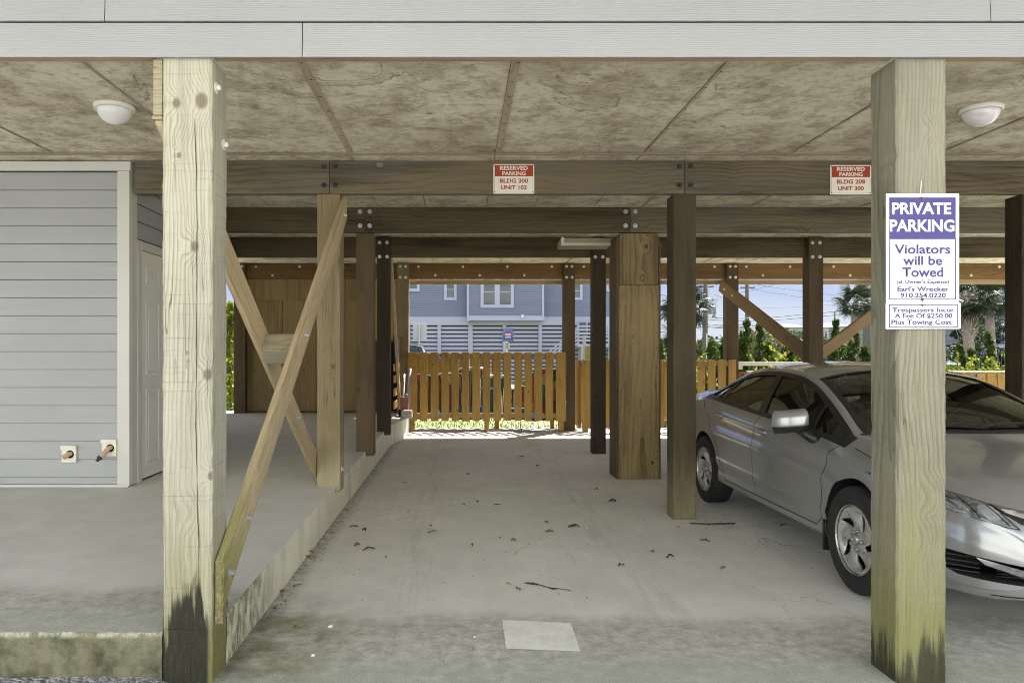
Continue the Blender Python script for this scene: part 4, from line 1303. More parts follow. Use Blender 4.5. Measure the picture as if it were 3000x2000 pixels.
leaf_spots = [  # u, v, colour, size, label
 (820, 1253, 'brown', 1.0, 'curled brown leaf near the kerb, in front of the braced post'),
 (848, 1264, 'brown', 1.25, 'long thin brown leaf just right of the curled one by the kerb'),
 (813, 1210, 'dark', 0.8, 'small dark leaf scrap near the kerb'),
 (836, 1218, 'dark', 0.9, 'thin dark twig-like leaf close to the kerb'),
 (990, 1208, 'dark', 0.7, 'small dark leaf in the middle of the bay, upper of a close pair'),
 (994, 1223, 'tan', 0.9, 'tan upturned leaf in the middle of the bay, lower of a close pair'),
 (1065, 1160, 'yellow', 0.9, 'yellow leaf lying in the middle of the bay'),
 (1095, 1153, 'green', 0.8, 'greenish leaf right of the yellow leaf'),
 (1142, 1160, 'dark', 0.7, 'dark flat leaf scrap right of the greenish leaf'),
 (1255, 1201, 'brown', 0.8, 'brown leaf at mid bay in line with the wide column'),
 (1263, 1222, 'green', 0.95, 'dull green leaf below the brown one at mid bay'),
 (1318, 1211, 'dark', 1.1, 'dark crumpled leaf pair left of a white scrap'),
 (1180, 1243, 'tan', 1.0, 'tan leaf above the white patch, toward the gate'),
 (1149, 1236, 'brown', 0.6, 'tiny brown leaf left of the tan leaf'),
 (1085, 1252, 'dark', 0.6, 'tiny dark leaf left of centre on the slab'),
 (887, 1280, 'dark', 0.5, 'dark crumb of leaf toward the kerb side'),
 (1190, 1354, 'brown', 0.8, 'reddish brown leaf left of the dark stain'),
 (1169, 1342, 'yellow', 0.5, 'tiny yellow leaf just above the reddish leaf'),
 (1407, 1152, 'dark', 1.2, 'dark leaf on the slab in front of the boxed column'),
 (1370, 1125, 'green', 0.9, 'greenish leaf left of the boxed column foot'),
 (1498, 1268, 'brown', 0.9, 'brown leaf left of the parked car, nearest to the slim stain'),
 (1540, 1280, 'dark', 1.0, 'dark brown leaf on open slab beside the parked car'),
 (1619, 1244, 'brown', 1.1, 'brown leaf right of the post beside the car'),
 (1660, 1307, 'tan', 0.9, 'tan leaf on open slab below the car side'),
 (1558, 1212, 'yellow', 0.6, 'little yellow leaf at the foot of the post beside the car'),
 (1427, 1300, 'dark', 0.9, 'flat dark oval leaf on open slab right of centre'),
 (1800, 1207, 'brown', 0.9, 'brown leaf under the side sill of the car'),
 (1957, 1340, 'tan', 1.3, 'tan leaf lying against the front tyre of the car'),
 (706, 1281, 'tan', 1.0, 'tan leaf tucked against the kerb foot'),
 (708, 1270, 'brown', 0.9, 'brown leaf tucked against the kerb above the tan one'),
 (776, 1175, 'dark', 1.0, 'dark leaf against the kerb by the braced post'),
 (648, 1360, 'brown', 0.8, 'round brown leaf near the kerb beside green algae'),
 (683, 1346, 'tan', 0.7, 'pale brown leaf near the kerb above the round one'),
 (680, 1443, 'yellow', 0.9, 'yellowish leaf on the damp front strip near the kerb'),
 (1197, 1050, 'dark', 1.1, 'dark leaf far back in front of the tall gate'),
 (1235, 1070, 'brown', 0.9, 'brown leaf far back near the slim black post'),
 (1075, 1090, 'dark', 0.8, 'dark leaf far back in the middle of the bay'),
 (930, 1110, 'brown', 0.8, 'brown leaf far back toward the kerb'),
]
rr = random.Random(21)
for i, (u, v, c, s, lb) in enumerate(leaf_spots):
    o = bpy.data.objects.new('fallen_leaf', LMS[i % 6]); COL.objects.link(o)
    o.material_slots[0].link = 'OBJECT'; o.material_slots[0].material = LM[c]
    o.location = floor_pt(u, v, 0.0); o.rotation_euler = (rr.uniform(-.15, .15), rr.uniform(-.15, .15), rr.uniform(0, 6.3) if s < 1.05 else rr.uniform(-.4, .4))
    o.scale = (s*1.25, s*1.25, s*1.25)
    tag(o, lb, 'leaf', 'dry leaves scattered on the slab')
# crumbs too small to count, along the kerb foot and over the slab
bm = bmesh.new(); rr = random.Random(8)
def crumb(x, y, z, s):
    a = rr.uniform(0, 6.3); n = rr.choice((3, 4, 5)); el = rr.uniform(0.3, 1)
    vs = [bm.verts.new((x + s*math.cos(a)*math.cos(2*math.pi*k/n) - s*el*math.sin(a)*math.sin(2*math.pi*k/n), y + s*math.sin(a)*math.cos(2*math.pi*k/n) + s*el*math.cos(a)*math.sin(2*math.pi*k/n), z + 0.003 + rr.uniform(0, s*0.5))) for k in range(n)]
    bm.faces.new(vs)
for _ in range(420):
    y = rr.uniform(4.0, 11.5); x = KX + 0.012 + abs(rr.gauss(0, 0.055))
    if rr.random() < 0.35 + 0.5*math.sin(y*2.7)**2: crumb(x, y, 0, rr.uniform(0.003, 0.014))
for _ in range(520): crumb(rr.uniform(-0.9, 2.6), rr.uniform(4.2, 8.5), 0, rr.uniform(0.002, 0.008))
for _ in range(60): crumb(2.1+rr.gauss(0.12, 0.12), 6.1+rr.gauss(0, 0.16), 0, rr.uniform(0.003, 0.014))
mm = MB(); mm.bm.free(); mm.bm = bm
tag(mm.build('leaf_litter', plain('leaf_crumbs', (0.10, 0.07, 0.035), 0.9, var=0.5, scale=20)), 'brown leaf crumbs along the kerb foot and over the slab', 'litter', kind='stuff')
# pebbles / white scraps
m_w = plain('white_scrap', (0.75, 0.74, 0.70), 0.6)
for (u, v, s, lb) in ((759, 1440, 0.016, 'white pebble on the damp front strip, larger of three by the kerb'), (719, 1506, 0.012, 'white pebble nearest the front edge of the slab'),
                      (1090, 1463, 0.008, 'tiny white speck left of the white patch'), (1347, 1212, 0.016, 'white paper scrap beside the dark crumpled leaves')):
    p_ = floor_pt(u, v); m = MB(); m.lathe([(0, 0), (s*0.8, 0.001), (s, s*0.4), (s*0.6, s*0.75), (0, s*0.8)], 7, Matrix.Translation(p_) @ Matrix.Rotation(0.6, 4, 'Z') @ Matrix.Diagonal((1, 0.7, 1, 1)), smooth=False)
    tag(m.build('white_pebble', m_w, origin=p_), lb, 'pebble', 'white bits on the slab')
# thin twig by the post foot
m = MB(); m.tube([floor_pt(1585, 1203) + Vector((0, 0, .006)), floor_pt(1630, 1206) + Vector((0, 0, .012)), floor_pt(1688, 1203) + Vector((0, 0, .006))], 0.006, 6)
tag(m.build('twig', LM['dark'], origin=floor_pt(1630, 1206)), 'thin dark twig lying right of the post beside the car', 'twig')
# ------------------------------------------------------------------ picket bins along the back edge
M['hinge'] = plain('weathered_hinge_steel', (0.20, 0.19, 0.17), 0.5, 0.6, var=0.25, scale=50)
M['brass'] = plain('padlock_brass', (0.45, 0.36, 0.18), 0.4, 0.8, var=0.15, scale=40)
def t_hinge(parent, x, z, y, dirx):
    m = MB()
    m.box(x-0.022, x+0.022, y-0.006, y-0.0005, z-0.075, z+0.075, 0.002)
    L = 0.20*dirx
    P = [(x+0.024*dirx, z+0.026), (x+0.024*dirx, z-0.026), (x+L, z-0.008), (x+L, z+0.008)]
    m.prism(P, 0.005, Matrix.Translation((0, y-0.0005, 0)) @ TOY)
    m.tube([(x+0.023*dirx, y-0.008, z-0.035), (x+0.023*dirx, y-0.008, z+0.035)], 0.007, 8)
    m.build('hinge', M['hinge'], parent)
def hasp(parent, x, z, y, dirx):
    m = MB()
    m.box(min(x, x-0.11*dirx), max(x, x-0.11*dirx), y-0.006, y-0.0005, z-0.018, z+0.018, 0.002)
    m.box(x-0.012, x+0.012, y-0.02, y-0.007, z-0.016, z+0.016, 0.002)
    h = m.build('hasp', M['hinge'], parent)
    m = MB()
    xl = x + 0.012*dirx
    m.box(xl-0.022, xl+0.022, y-0.034, y-0.016, z-0.095, z-0.05, 0.004)
    m.tube([(xl-0.014, y-0.025, z-0.05), (xl-0.014, y-0.025, z-0.02), (xl, y-0.025, z-0.006), (xl+0.014, y-0.025, z-0.02), (xl+0.014, y-0.025, z-0.05)], 0.004, 8)
    p_ = m.build('padlock', M['brass'], h)
GY = 13.20
def picket(m, x0, x1, z0, z1, y, th=0.02): m.box(x0, x1, y-th, y, z0, z1, 0.003)
def bin_side(t, x, y0, y1, z0, z1, mat='picket'):
    y = y0
    while y < y1 - 0.1:
        m = MB(); m.box(x-0.02, x, y, y+0.13, z0, z1, 0.003); m.build('picket', M[mat], t); y += 0.165
def picket_bin(label, xs, z0, z1, hinges, hasps, legs, depth=0.95, side_l=None, side_r=None, name='picket_bin'):
    xa, xb = xs[0][0], xs[-1][1]
    t = thing(name, ((xa+xb)/2, GY, 0), label, 'picket bin', 'picket storage bins along the back edge')
    rr = random.Random(int(abs(xa)*1000))
    for (x0, x1) in xs:
        m = MB(); picket(m, x0, x1, z0 + rr.uniform(-.006, .006), z1 + rr.uniform(-.008, .004), GY)
        m.build('picket', M['picket'], t)
    m = MB()
    for z_ in (z1-0.115, z0+0.05): m.box(xa+0.02, xb-0.02, GY+0.001, GY+0.04, z_, z_+0.09, 0.003)
    m.build('rail', M['picket_rail'], t)
    # back fence of the bin
    x = xa + 0.06; k = 0
    while x < xb - 0.1:
        m = MB(); m.box(x, x+0.135, GY+depth, GY+depth+0.02, z0+0.02, z1-0.02, 0.003); m.build('back_picket', M['picket'], t)
        x += 0.205 + rr.uniform(-.02, .05); k += 1
    m = MB()
    for z_ in (z1-0.125, z0+0.06): m.box(xa, xb, GY+depth-0.04, GY+depth-0.001, z_, z_+0.09, 0.003)
    for x_ in (xa+0.02, xb-0.03): m.box(x_, x_+0.04, GY+0.042, GY+depth-0.042, z1-0.115, z1-0.03, 0.003)
    m.build('back_rail', M['picket_rail'], t)
    # grey weathered capping on the front picket tops
    m = MB()
    for (x0, x1) in xs: m.box(x0+0.002, x1-0.002, GY-0.018, GY-0.002, z1+0.005, z1+0.011)
    for (x0, x1, yy, zz) in legs:
        mm = MB(); mm.box(x0, x1, yy, yy+0.09, zz, z0+0.2, 0.004); mm.build('leg', M['picket'], t)
    m.bm.free()
    for h in hinges: t_hinge(t, h[0], h[1], GY-0.021, h[2])
    for h in hasps: hasp(t, h[0], h[1], GY-0.021, h[2])
    if side_l: bin_side(t, xa, GY+0.0415, GY+depth-0.045, z0, z1)
    if side_r: bin_side(t, xb+0.02, GY+0.0415, GY+depth-0.045, z0, z1)
    return t
# tall gate: pickets from the photo (left, right edges at 2352 wide)
def gx(px): return UX((1180 + px*320/2007)*0.784, GY)        # zoom 1
def gx2(px): return UX((1480 + px*480/2352)*0.784, GY)       # zoom 2
PX = [(108, 265), (318, 455), (516, 655), (712, 845), (898, 1030), (1088, 1222), (1280, 1415), (1475, 1605), (1665, 1802), (1858, 1995)]
xs1 = [(gx(a), gx(c)) for a, c in PX] + [(gx2(a), gx2(c)) for a, c in ((130, 238), (275, 386), (418, 530), (577, 685), (728, 842))]
xs1.append((gx2(844), gx2(864)))
zt, zbm = UZ(808.5, GY), UZ(966.5, GY)
picket_bin('tall amber picket gate across the bay with two padlocks', xs1, zbm, zt,
           [(gx(645), UZ(823, GY), 1), (gx(650), UZ(950, GY), 1), (gx2(425), UZ(822, GY), -1), (gx2(435), UZ(951, GY), -1)],
           [(gx(1395), UZ(891, GY), -1), (gx(1690), UZ(891, GY), 1)],
           [(gx(135), gx(215), GY-0.012, -0.01), (gx(1500), gx(1585), GY-0.015, -0.01), (gx(1715), gx(1800), GY+0.5, -0.01), (gx2(765), gx2(840), GY-0.016, -0.01), (gx2(710), gx2(765), GY+0.6, -0.01)],
           side_l=True, side_r=True)
z2t, z2b = UZ(826, GY), UZ(983, GY)
xs2 = []
x = gx2(1100)
xs2.append((x, gx2(1130))); x = gx2(1132)
while x < UX(1692, GY) - 0.05:
    xs2.append((x, x+0.138)); x += 0.187
xb2 = xs2[-1][1]
picket_bin('lower amber picket bin running behind the slim black post and boxed column', xs2, z2b, z2t,
           [(gx2(1525), UZ(842, GY), 1), (gx2(1530), UZ(968, GY), 1), (UX(1587, GY), UZ(840, GY), -1)], [],
           [(gx2(1115), gx2(1190), GY-0.014, -0.01)], side_l=True, side_r=True)
z3t = UZ(856, GY)
xs3 = []; x = 5.25
while x < 11.0:
    xs3.append((x, x+0.145)); x += 0.187
picket_bin('lowest picket bin at the far right behind the car windscreen', xs3, 0.06, z3t, [(UX(2228, GY), UZ(868, GY), 1)], [], [], side_l=True)
m = MB(); m.box(5.2, 11.2, GY-0.03, GY+0.06, z3t+0.012, z3t+0.03, 0.004)
tag(m.build('capping_rail', M['trim'], origin=(8, GY, z3t)), 'white capping rail on the lowest picket bin at the far right', 'rail')
m = MB(); m.box(UX(1697, GY), UX(2010, GY), GY+0.5, GY+0.56, UZ(841, GY), UZ(832, GY), 0.004)
m.box(UX(1697, GY), UX(1730, GY), GY+0.49, GY+0.499, UZ(850, GY), UZ(831, GY), 0.003)
tag(m.build('white_rail', M['trim'], origin=(6, GY+0.5, 1.2)), 'white rail behind the car roof below the shrubs', 'rail')

# ------------------------------------------------------------------ beach things stored inside the tall bin
def striped(name, cols, freq, axis='x'):
    g = G(name); co = g.tc(); x, y, z = g.sep(co)
    f = g.math('FRACT', g.math('MULTIPLY', {'x': x, 'y': y, 'z': z}[axis], freq))
    c = cols[0]
    n = len(cols)
    out = cols[0]
    for i in range(1, n): out = g.mix(g.math('GREATER_THAN', f, i/n), out, cols[i])
    return g.surf(out, 0.8, g.bump(g.noise(co, 120, 2), 0.2, 0.002))
M['stripe_blue'] = striped('navy_white_striped_canvas', [(0.015, 0.022, 0.08), (0.34, 0.34, 0.33), (0.015, 0.022, 0.08), (0.13, 0.14, 0.16)], 9)
M['stripe_grey'] = striped('grey_blue_striped_canvas', [(0.15, 0.16, 0.19), (0.03, 0.045, 0.11), (0.24, 0.24, 0.25)], 7)
M['canvas_blue'] = plain('blue_canvas', (0.015, 0.06, 0.18), 0.8, var=0.15, scale=20)
M['canvas_teal'] = plain('teal_canvas', (0.015, 0.07, 0.12), 0.8, var=0.15, scale=20)
def board_mat():
    g = G('printed_foam_board'); co = g.tc(); x, y, z = g.sep(co)
    w = g.n("TexWave", {"Vector": co, "Scale": 2.6, "Distortion": 9.0, "Detail": 2.0, "Detail Scale": 1.0}).outputs["Fac"]
    c = g.mix(g.math('GREATER_THAN', w, 0.5), (0.15, 0.018, 0.007), (0.012, 0.012, 0.014))
    return g.surf(c, 0.45)
def board_mat2():
    g = G('bright_printed_foam_board'); co = g.tc(); x, y, z = g.sep(co)
    v = g.n("TexVoronoi", {"Vector": co, "Scale": 5.5, "Randomness": 1.0}).outputs["Color"]
    r = g.sep(v)[0]
    c = (0.17, 0.015, 0.009)
    for lim, cc in ((0.28, (0.22, 0.105, 0.01)), (0.45, (0.03, 0.085, 0.02)), (0.62, (0.01, 0.03, 0.11)), (0.78, (0.22, 0.21, 0.19)), (0.9, (0.02, 0.02, 0.02))):
        c = g.mix(g.math('GREATER_THAN', r, lim), c, cc)
    return g.surf(c, 0.45)
M['board_red'] = board_mat(); M['board_bright'] = board_mat2()
M['alu'] = plain('aluminium_tube', (0.75, 0.76, 0.78), 0.3, 0.9, var=0.05)
def bodyboard(x, y, zc, w, h, lean, mat, label, rz=0.0):
    t = thing('bodyboard', (x, y, 0.25), label, 'bodyboard', 'bodyboards stored behind the tall picket gate')
    P = []
    for k in range(20):
        a = 2*math.pi*k/20
        c_, s_ = math.cos(a), math.sin(a)
        P.append((x + w/2*math.copysign(abs(c_)**0.45, c_), zc + h/2*math.copysign(abs(s_)**0.55, s_)))
    m = MB(); m.prism(P, 0.05, Matrix.Translation((0, y, 0)) @ TOY, 0.008); m.build('foam_deck', M[mat], t)
    m = MB(); m.tube([(P[k][0]*1.0, y-0.025, P[k][1]) for k in list(range(20))+[0]], 0.014, 6, caps=False); m.build('edge_rail', M['canvas_blue'], t)
    t.rotation_euler = (R(lean), 0, R(rz))
bodyboard(gx(300), 13.52, 0.62, 0.52, 0.82, -8, 'board_red', 'red and black bodyboard at the left end behind the gate')
bodyboard(gx(620), 13.62, 0.60, 0.50, 0.80, -10, 'board_red', 'red and black bodyboard standing beside the blue chair')
bodyboard(gx2(640), 13.50, 0.66, 0.62, 0.95, -8, 'board_bright', 'brightly printed bodyboard at the right end behind the gate')
bodyboard(gx2(470), 13.62, 0.55, 0.50, 0.78, -10, 'board_bright', 'printed bodyboard leaning next to the brightest one')
def beach_chair(x, y, rz, mat, label, h=0.95, w=0.56):
    t = thing('beach_chair', (x, y, 0.0), label, 'beach chair', 'folded beach chairs behind the tall picket gate')
    def P(a, b_, c): return (x+a, y+b_, c)
    m = MB()
    for sx in (-w/2, w/2):
        m.tube([P(sx, 0.10, 0.22), P(sx, 0.02, 0.5), P(sx*0.97, -0.04, h), P(sx*0.7, -0.05, h+0.03), P(0, -0.05, h+0.035)], 0.011, 8)
        m.tube([P(sx*1.08, -0.05, 0.24), P(sx*1.08, 0.13, 0.78), P(sx*0.8, 0.14, 0.82), P(0, 0.14, 0.82)], 0.011, 8)
    m.tube([P(-w/2, 0.10, 0.22), P(w/2, 0.10, 0.22)], 0.010, 8)
    m.build('frame', M['alu'], t)
    m = MB()
    n = 10
    for i in range(n):
        a0, a1 = i/n, (i+1)/n
        def q(a): return (0.085 - 0.125*a + 0.03*math.sin(a*math.pi), 0.28 + (h-0.30)*a)
        (y0_, z0_), (y1_, z1_) = q(a0), q(a1)
        m.quad(P(-w/2+0.01, y0_, z0_), P(w/2-0.01, y0_, z0_), P(w/2-0.01, y1_, z1_), P(-w/2+0.01, y1_, z1_))
        m.quad(P(-w/2+0.01, y1_+0.006, z1_), P(w/2-0.01, y1_+0.006, z1_), P(w/2-0.01, y0_+0.006, z0_), P(-w/2+0.01, y0_+0.006, z0_))
    m.build('canvas', M[mat], t)
    m = MB()
    for sx in (-w/2-0.02, w/2+0.02): m.box(x+sx-0.02, x+sx+0.02, y-0.10, y+0.10, 0.60, 0.62, 0.006)
    m.build('armrest', M['trim'], t)
    t.rotation_euler = (0, 0, R(rz))
beach_chair(gx(470), 13.72, 6, 'canvas_blue', 'blue canvas beach chair behind the left leaf of the gate', 0.80)
beach_chair(gx(880), 13.68, -8, 'stripe_grey', 'grey and blue striped beach chair behind the left leaf of the gate', 1.02)
beach_chair(gx(1270), 13.66, 5, 'stripe_blue', 'navy and white striped beach chair left of the padlocks', 1.12)
beach_chair(gx(1720), 13.70, -4, 'canvas_teal', 'teal beach chair right of the padlocks', 0.98)
beach_chair(gx2(210), 13.66, 8, 'stripe_blue', 'navy striped beach chair behind the right leaf of the gate', 0.78)
m = MB(); m.box(gx(1000), gx(1480), 13.35, 13.60, 0.20, 0.46, 0.05)
tag(m.build('beach_bag', M['canvas_blue'], origin=(gx(1240), 13.5, 0.2)), 'blue canvas bag low behind the middle of the gate', 'bag')
m = MB(); m.box(gx2(60), gx2(330), 13.36, 13.62, 0.20, 0.42, 0.05)
tag(m.build('beach_bag', M['canvas_teal'], origin=(gx2(190), 13.5, 0.2)), 'teal canvas bag low behind the right leaf of the gate', 'bag')
# small lime scrap poking out by the gate end
m = MB(); m.prism([(gx2(862), UZ(925, GY)), (gx2(866), UZ(937, GY)), (gx2(888), UZ(920, GY))], 0.006, Matrix.Translation((0, GY+0.03, 0)) @ TOY)
tag(m.build('lime_flag', plain('lime_plastic', (0.16, 0.50, 0.05), 0.5), origin=(gx2(870), GY, UZ(930, GY))), 'lime green plastic corner poking out at the right end of the gate', 'plastic scrap')
for (u0, v0, u1, v1, c, lb) in ((1175, 978, 1180, 990, 'dark_gap', 'thin black strap hanging under the right leaf of the gate'),
                                (1195, 978, 1198, 987, 'dark_gap', 'shorter black strap hanging further right under the gate')):
    m = MB(); a = U(u0, v0-10, GY+0.05); c_ = U(u1, v1, GY-0.1); m.tube([a, a.lerp(c_, 0.5)+Vector((-.015, 0, -.02)), c_], 0.006, 6)
    tag(m.build('strap', M[c], origin=a), lb, 'strap')

# ------------------------------------------------------------------ plywood back wall on the walk, with clutter at its right end
wl = thing('plywood_wall', (-2.6, 13.45, 0.3), 'brown plywood partition wall at the back of the raised walk', 'wall')
wx = [-3.955, -3.30, -2.68, -2.42, -1.80]
for a, c in zip(wx, wx[1:]):
    m = MB(); m.box(a+0.003, c-0.003, 13.47, 13.49, dz(13)+0.04, 2.40, 0.002); m.build('sheet', M['ply_wall'], wl)
for a, c in ((-3.955, -3.0), (-3.0, -2.35), (-2.35, -1.80)):
    m = MB(); m.box(a+0.002, c-0.002, 13.465, 13.49, 2.405, 2.798, 0.002); m.build('sheet', M['ply_wall'], wl)
m = MB(); m.box(-3.96, -1.17, 13.493, 13.52, dz(13)+0.02, 2.80); m.build('backing', M['dark_gap'], wl)
m = MB(); m.box(-3.955, -1.17, 13.455, 13.4925, dz(13)-0.002, dz(13)+0.038, 0.003); m.build('sill_plate', M['post_brown'], wl)
M['ply_lit'] = wood('plywood_lit_tone', (0.55, 0.33, 0.12), (0.40, 0.21, 0.065), 'Z', 20, 0.8, 0.7, 0.4, pith=(0.02, 0.03))  # wall plywood with sunlight put into a lighter, more orange colour
m = MB(); m.box(-1.795, -1.17, 13.47, 13.49, 1.66, 2.40, 0.002); m.box(-1.795, -1.17, 13.465, 13.49, 2.405, 2.798, 0.002); m.build('sheet', M['ply_lit'], wl)
m = MB(); m.box(-1.90, -1.17, 13.45, 13.468, 1.62, 1.66, 0.003); m.build('rail', M['post_brown'], wl)
m = MB()
for x_ in (-1.93, -1.66, -1.48): m.box(x_, x_+0.16, 13.46, 13.48, dz(13)+0.04, 1.61, 0.003)
m.build('plank', M['post_brown'], wl)
# side lattice between the back posts and the corner with boards and garden tools
t = thing('side_lattice', (-1.0, 12.6, 0.3), 'low slatted side screen beside the thin leaning brace', 'screen')
m = MB(); m.box(-1.13, -1.11, 12.2, 13.35, 1.32, 1.72, 0.003); m.build('board', M['post_dark'], t)
m = MB()
for z_ in (0.48, 0.70, 0.92, 1.12): m.box(-1.13, -1.11, 12.2, 13.35, z_, z_+0.13, 0.003)
m.build('slat', M['ply_lit'], t)
def stick(p, q, r, mat, name, label, cat, grp=None):
    m = MB(); m.tube([p, Vector(p).lerp(Vector(q), 0.5)+Vector((.01, 0, 0)), q], r, 8); o = m.build(name, mat, origin=p); return tag(o, label, cat, grp)
M['tool_grey'] = plain('grey_tool_metal', (0.25, 0.25, 0.26), 0.5, 0.4)
stick((-1.00, 12.9, dz(12.9)), (-0.90, 13.05, 1.15), 0.022, M['tool_grey'], 'folded_umbrella', 'grey folded umbrella in the corner left of the gate', 'umbrella')
stick((-1.04, 12.7, dz(12.7)), (-1.00, 12.95, 1.05), 0.016, M['trim'], 'white_pole', 'white pole leaning in the corner left of the gate', 'pole')
t = thing('folded_cart', (-0.98, 12.75, dz(12.7)), 'folded beach cart with small wheels in the corner left of the gate', 'cart')
m = MB()
for dx_ in (-0.06, 0.06):
    m.tube([(-0.98+dx_, 12.7, dz(12.7)+0.08), (-0.93+dx_, 12.78, 1.0)], 0.010, 6)
for z_ in (0.5, 0.7, 0.9): m.tube([(-1.03, 12.74, z_), (-0.90, 12.74, z_)], 0.008, 6)
m.build('frame', M['tool_grey'], t)
m = MB(); m.box(-1.05, -0.90, 12.62, 12.74, dz(12.7)+0.10, dz(12.7)+0.34, 0.02); m.build('bag', plain('red_grey_bag', (0.22, 0.10, 0.08), 0.8, var=0.4, scale=14), t)
for dx_ in (-0.085, 0.085):
    m = MB(); m.lathe([(0, -0.015), (0.06, -0.015), (0.065, 0), (0.06, 0.015), (0, 0.015)], 18, Matrix.Translation((-0.98+dx_, 12.68, dz(12.7)+0.066)) @ Matrix.Rotation(R(90), 4, 'Y')); m.build('wheel', M['dark_gap'], t)
m = MB(); m.box(-0.99, -0.83, 12.32, 12.60, dz(12.5)-0.0, dz(12.5)+0.13, 0.02)
tag(m.build('rag_bundle', plain('grey_rag', (0.40, 0.37, 0.32), 0.9, var=0.3, scale=15, bump=0.5), origin=(-0.9, 12.4, dz(12.4))), 'grey crumpled bundle on the kerb end beside the gate', 'bundle')

# ------------------------------------------------------------------ grass blades behind the gate (stuff)
def leaf_cloud(name, mats, pts, size, seed, elong=2.2, up=0.0, parent=None, loc=None, origin=None, tri=False):
    """many small folded leaves at the given points; size per point; one mesh"""
    rng = np.random.default_rng(seed)
    n = len(pts)
    P = np.asarray(pts, float)
    if origin is not None: P = P - np.asarray(origin)
    d = rng.normal(size=(n, 3)); d[:, 2] += up; d /= np.linalg.norm(d, axis=1)[:, None]
    a = rng.normal(size=(n, 3)); s = np.cross(d, a); s /= np.linalg.norm(s, axis=1)[:, None]
    nrm = np.cross(d, s)
    sz = (np.asarray(size) if np.ndim(size) else np.full(n, size)) * rng.uniform(0.6, 1.35, n)
    L = (sz*elong/2)[:, None]; W = (sz/2)[:, None]
    base = P - d*L; tip = P + d*L
    l = P - s*W + nrm*W*0.35; r = P + s*W + nrm*W*0.35
    V = np.stack([base, l, tip, r], 1).reshape(-1, 3)
    F = np.arange(4*n).reshape(n, 4)
    me = bpy.data.meshes.new(name)
    me.from_pydata(V.tolist(), [], F.tolist())
    o = link_mesh(name, me, mats, parent, loc)
    return o
def leaf_mat(name, dark, light, trans=0.35, scale=3.0, accent=None):
    g = G(name)
    rnd = g.n("NewGeometry").outputs["Random Per Island"]
    nz = g.noise(g.tc(), scale, 4, 0.6)
    f = g.math('ADD', g.math('MULTIPLY', rnd, 0.6), g.math('MULTIPLY', g.math('SUBTRACT', nz, 0.3), 0.8), clamp=True)
    c = g.mix(f, dark, light)
    if accent: c = g.mix(g.math('GREATER_THAN', rnd, accent[1]), c, accent[0])
    p = g.n("BsdfPrincipled", {"Base Color": c, "Roughness": 0.55, "Specular IOR Level": 0.3})
    tr = g.n("BsdfTranslucent", {"Color": c})
    mx = g.n("MixShader", {0: trans, 1: p.outputs[0], 2: tr.outputs[0]})
    g.t.links.new(mx.outputs[0], g.o.inputs[0])
    return g.m
M['lf_juniper'] = leaf_mat('juniper_foliage', (0.02, 0.045, 0.010), (0.095, 0.16, 0.022), 0.36)
M['lf_bush'] = leaf_mat('yellow_green_foliage', (0.07, 0.11, 0.014), (0.34, 0.36, 0.035), 0.52, accent=((0.40, 0.34, 0.06), 0.92))
M['lf_hedge'] = leaf_mat('dark_hedge_foliage', (0.008, 0.020, 0.006), (0.028, 0.05, 0.014), 0.15)
M['lf_tree'] = leaf_mat('far_tree_foliage', (0.022, 0.04, 0.014), (0.075, 0.10, 0.032), 0.25)
M['lf_dry'] = leaf_mat('dry_shrub_foliage', (0.10, 0.085, 0.045), (0.22, 0.17, 0.08), 0.25)
M['lf_palm'] = leaf_mat('palm_fronds', (0.010, 0.021, 0.008), (0.036, 0.05, 0.016), 0.12, 1.0)
M['lf_grass'] = leaf_mat('grass_blades', (0.022, 0.042, 0.008), (0.065, 0.085, 0.02), 0.25)
M['bark'] = plain('grey_bark', (0.15, 0.125, 0.10), 0.9, var=0.3, scale=14, bump=0.8)
M['palm_bark'] = plain('palm_boot_bark', (0.23, 0.19, 0.15), 0.9, var=0.35, scale=18, bump=0.8)

rng = np.random.default_rng(4)
n = 9000
gp = np.stack([rng.uniform(-2.0, 6.0, n), 13.98 + rng.uniform(0, 1, n)**1.6*5.0, np.full(n, -0.12)], 1)
o = leaf_cloud('lawn_grass', M['lf_grass'], gp, 0.013, 5, elong=5.0, up=2.5)
tag(o, 'short green grass behind the picket bins', 'grass', kind='stuff')

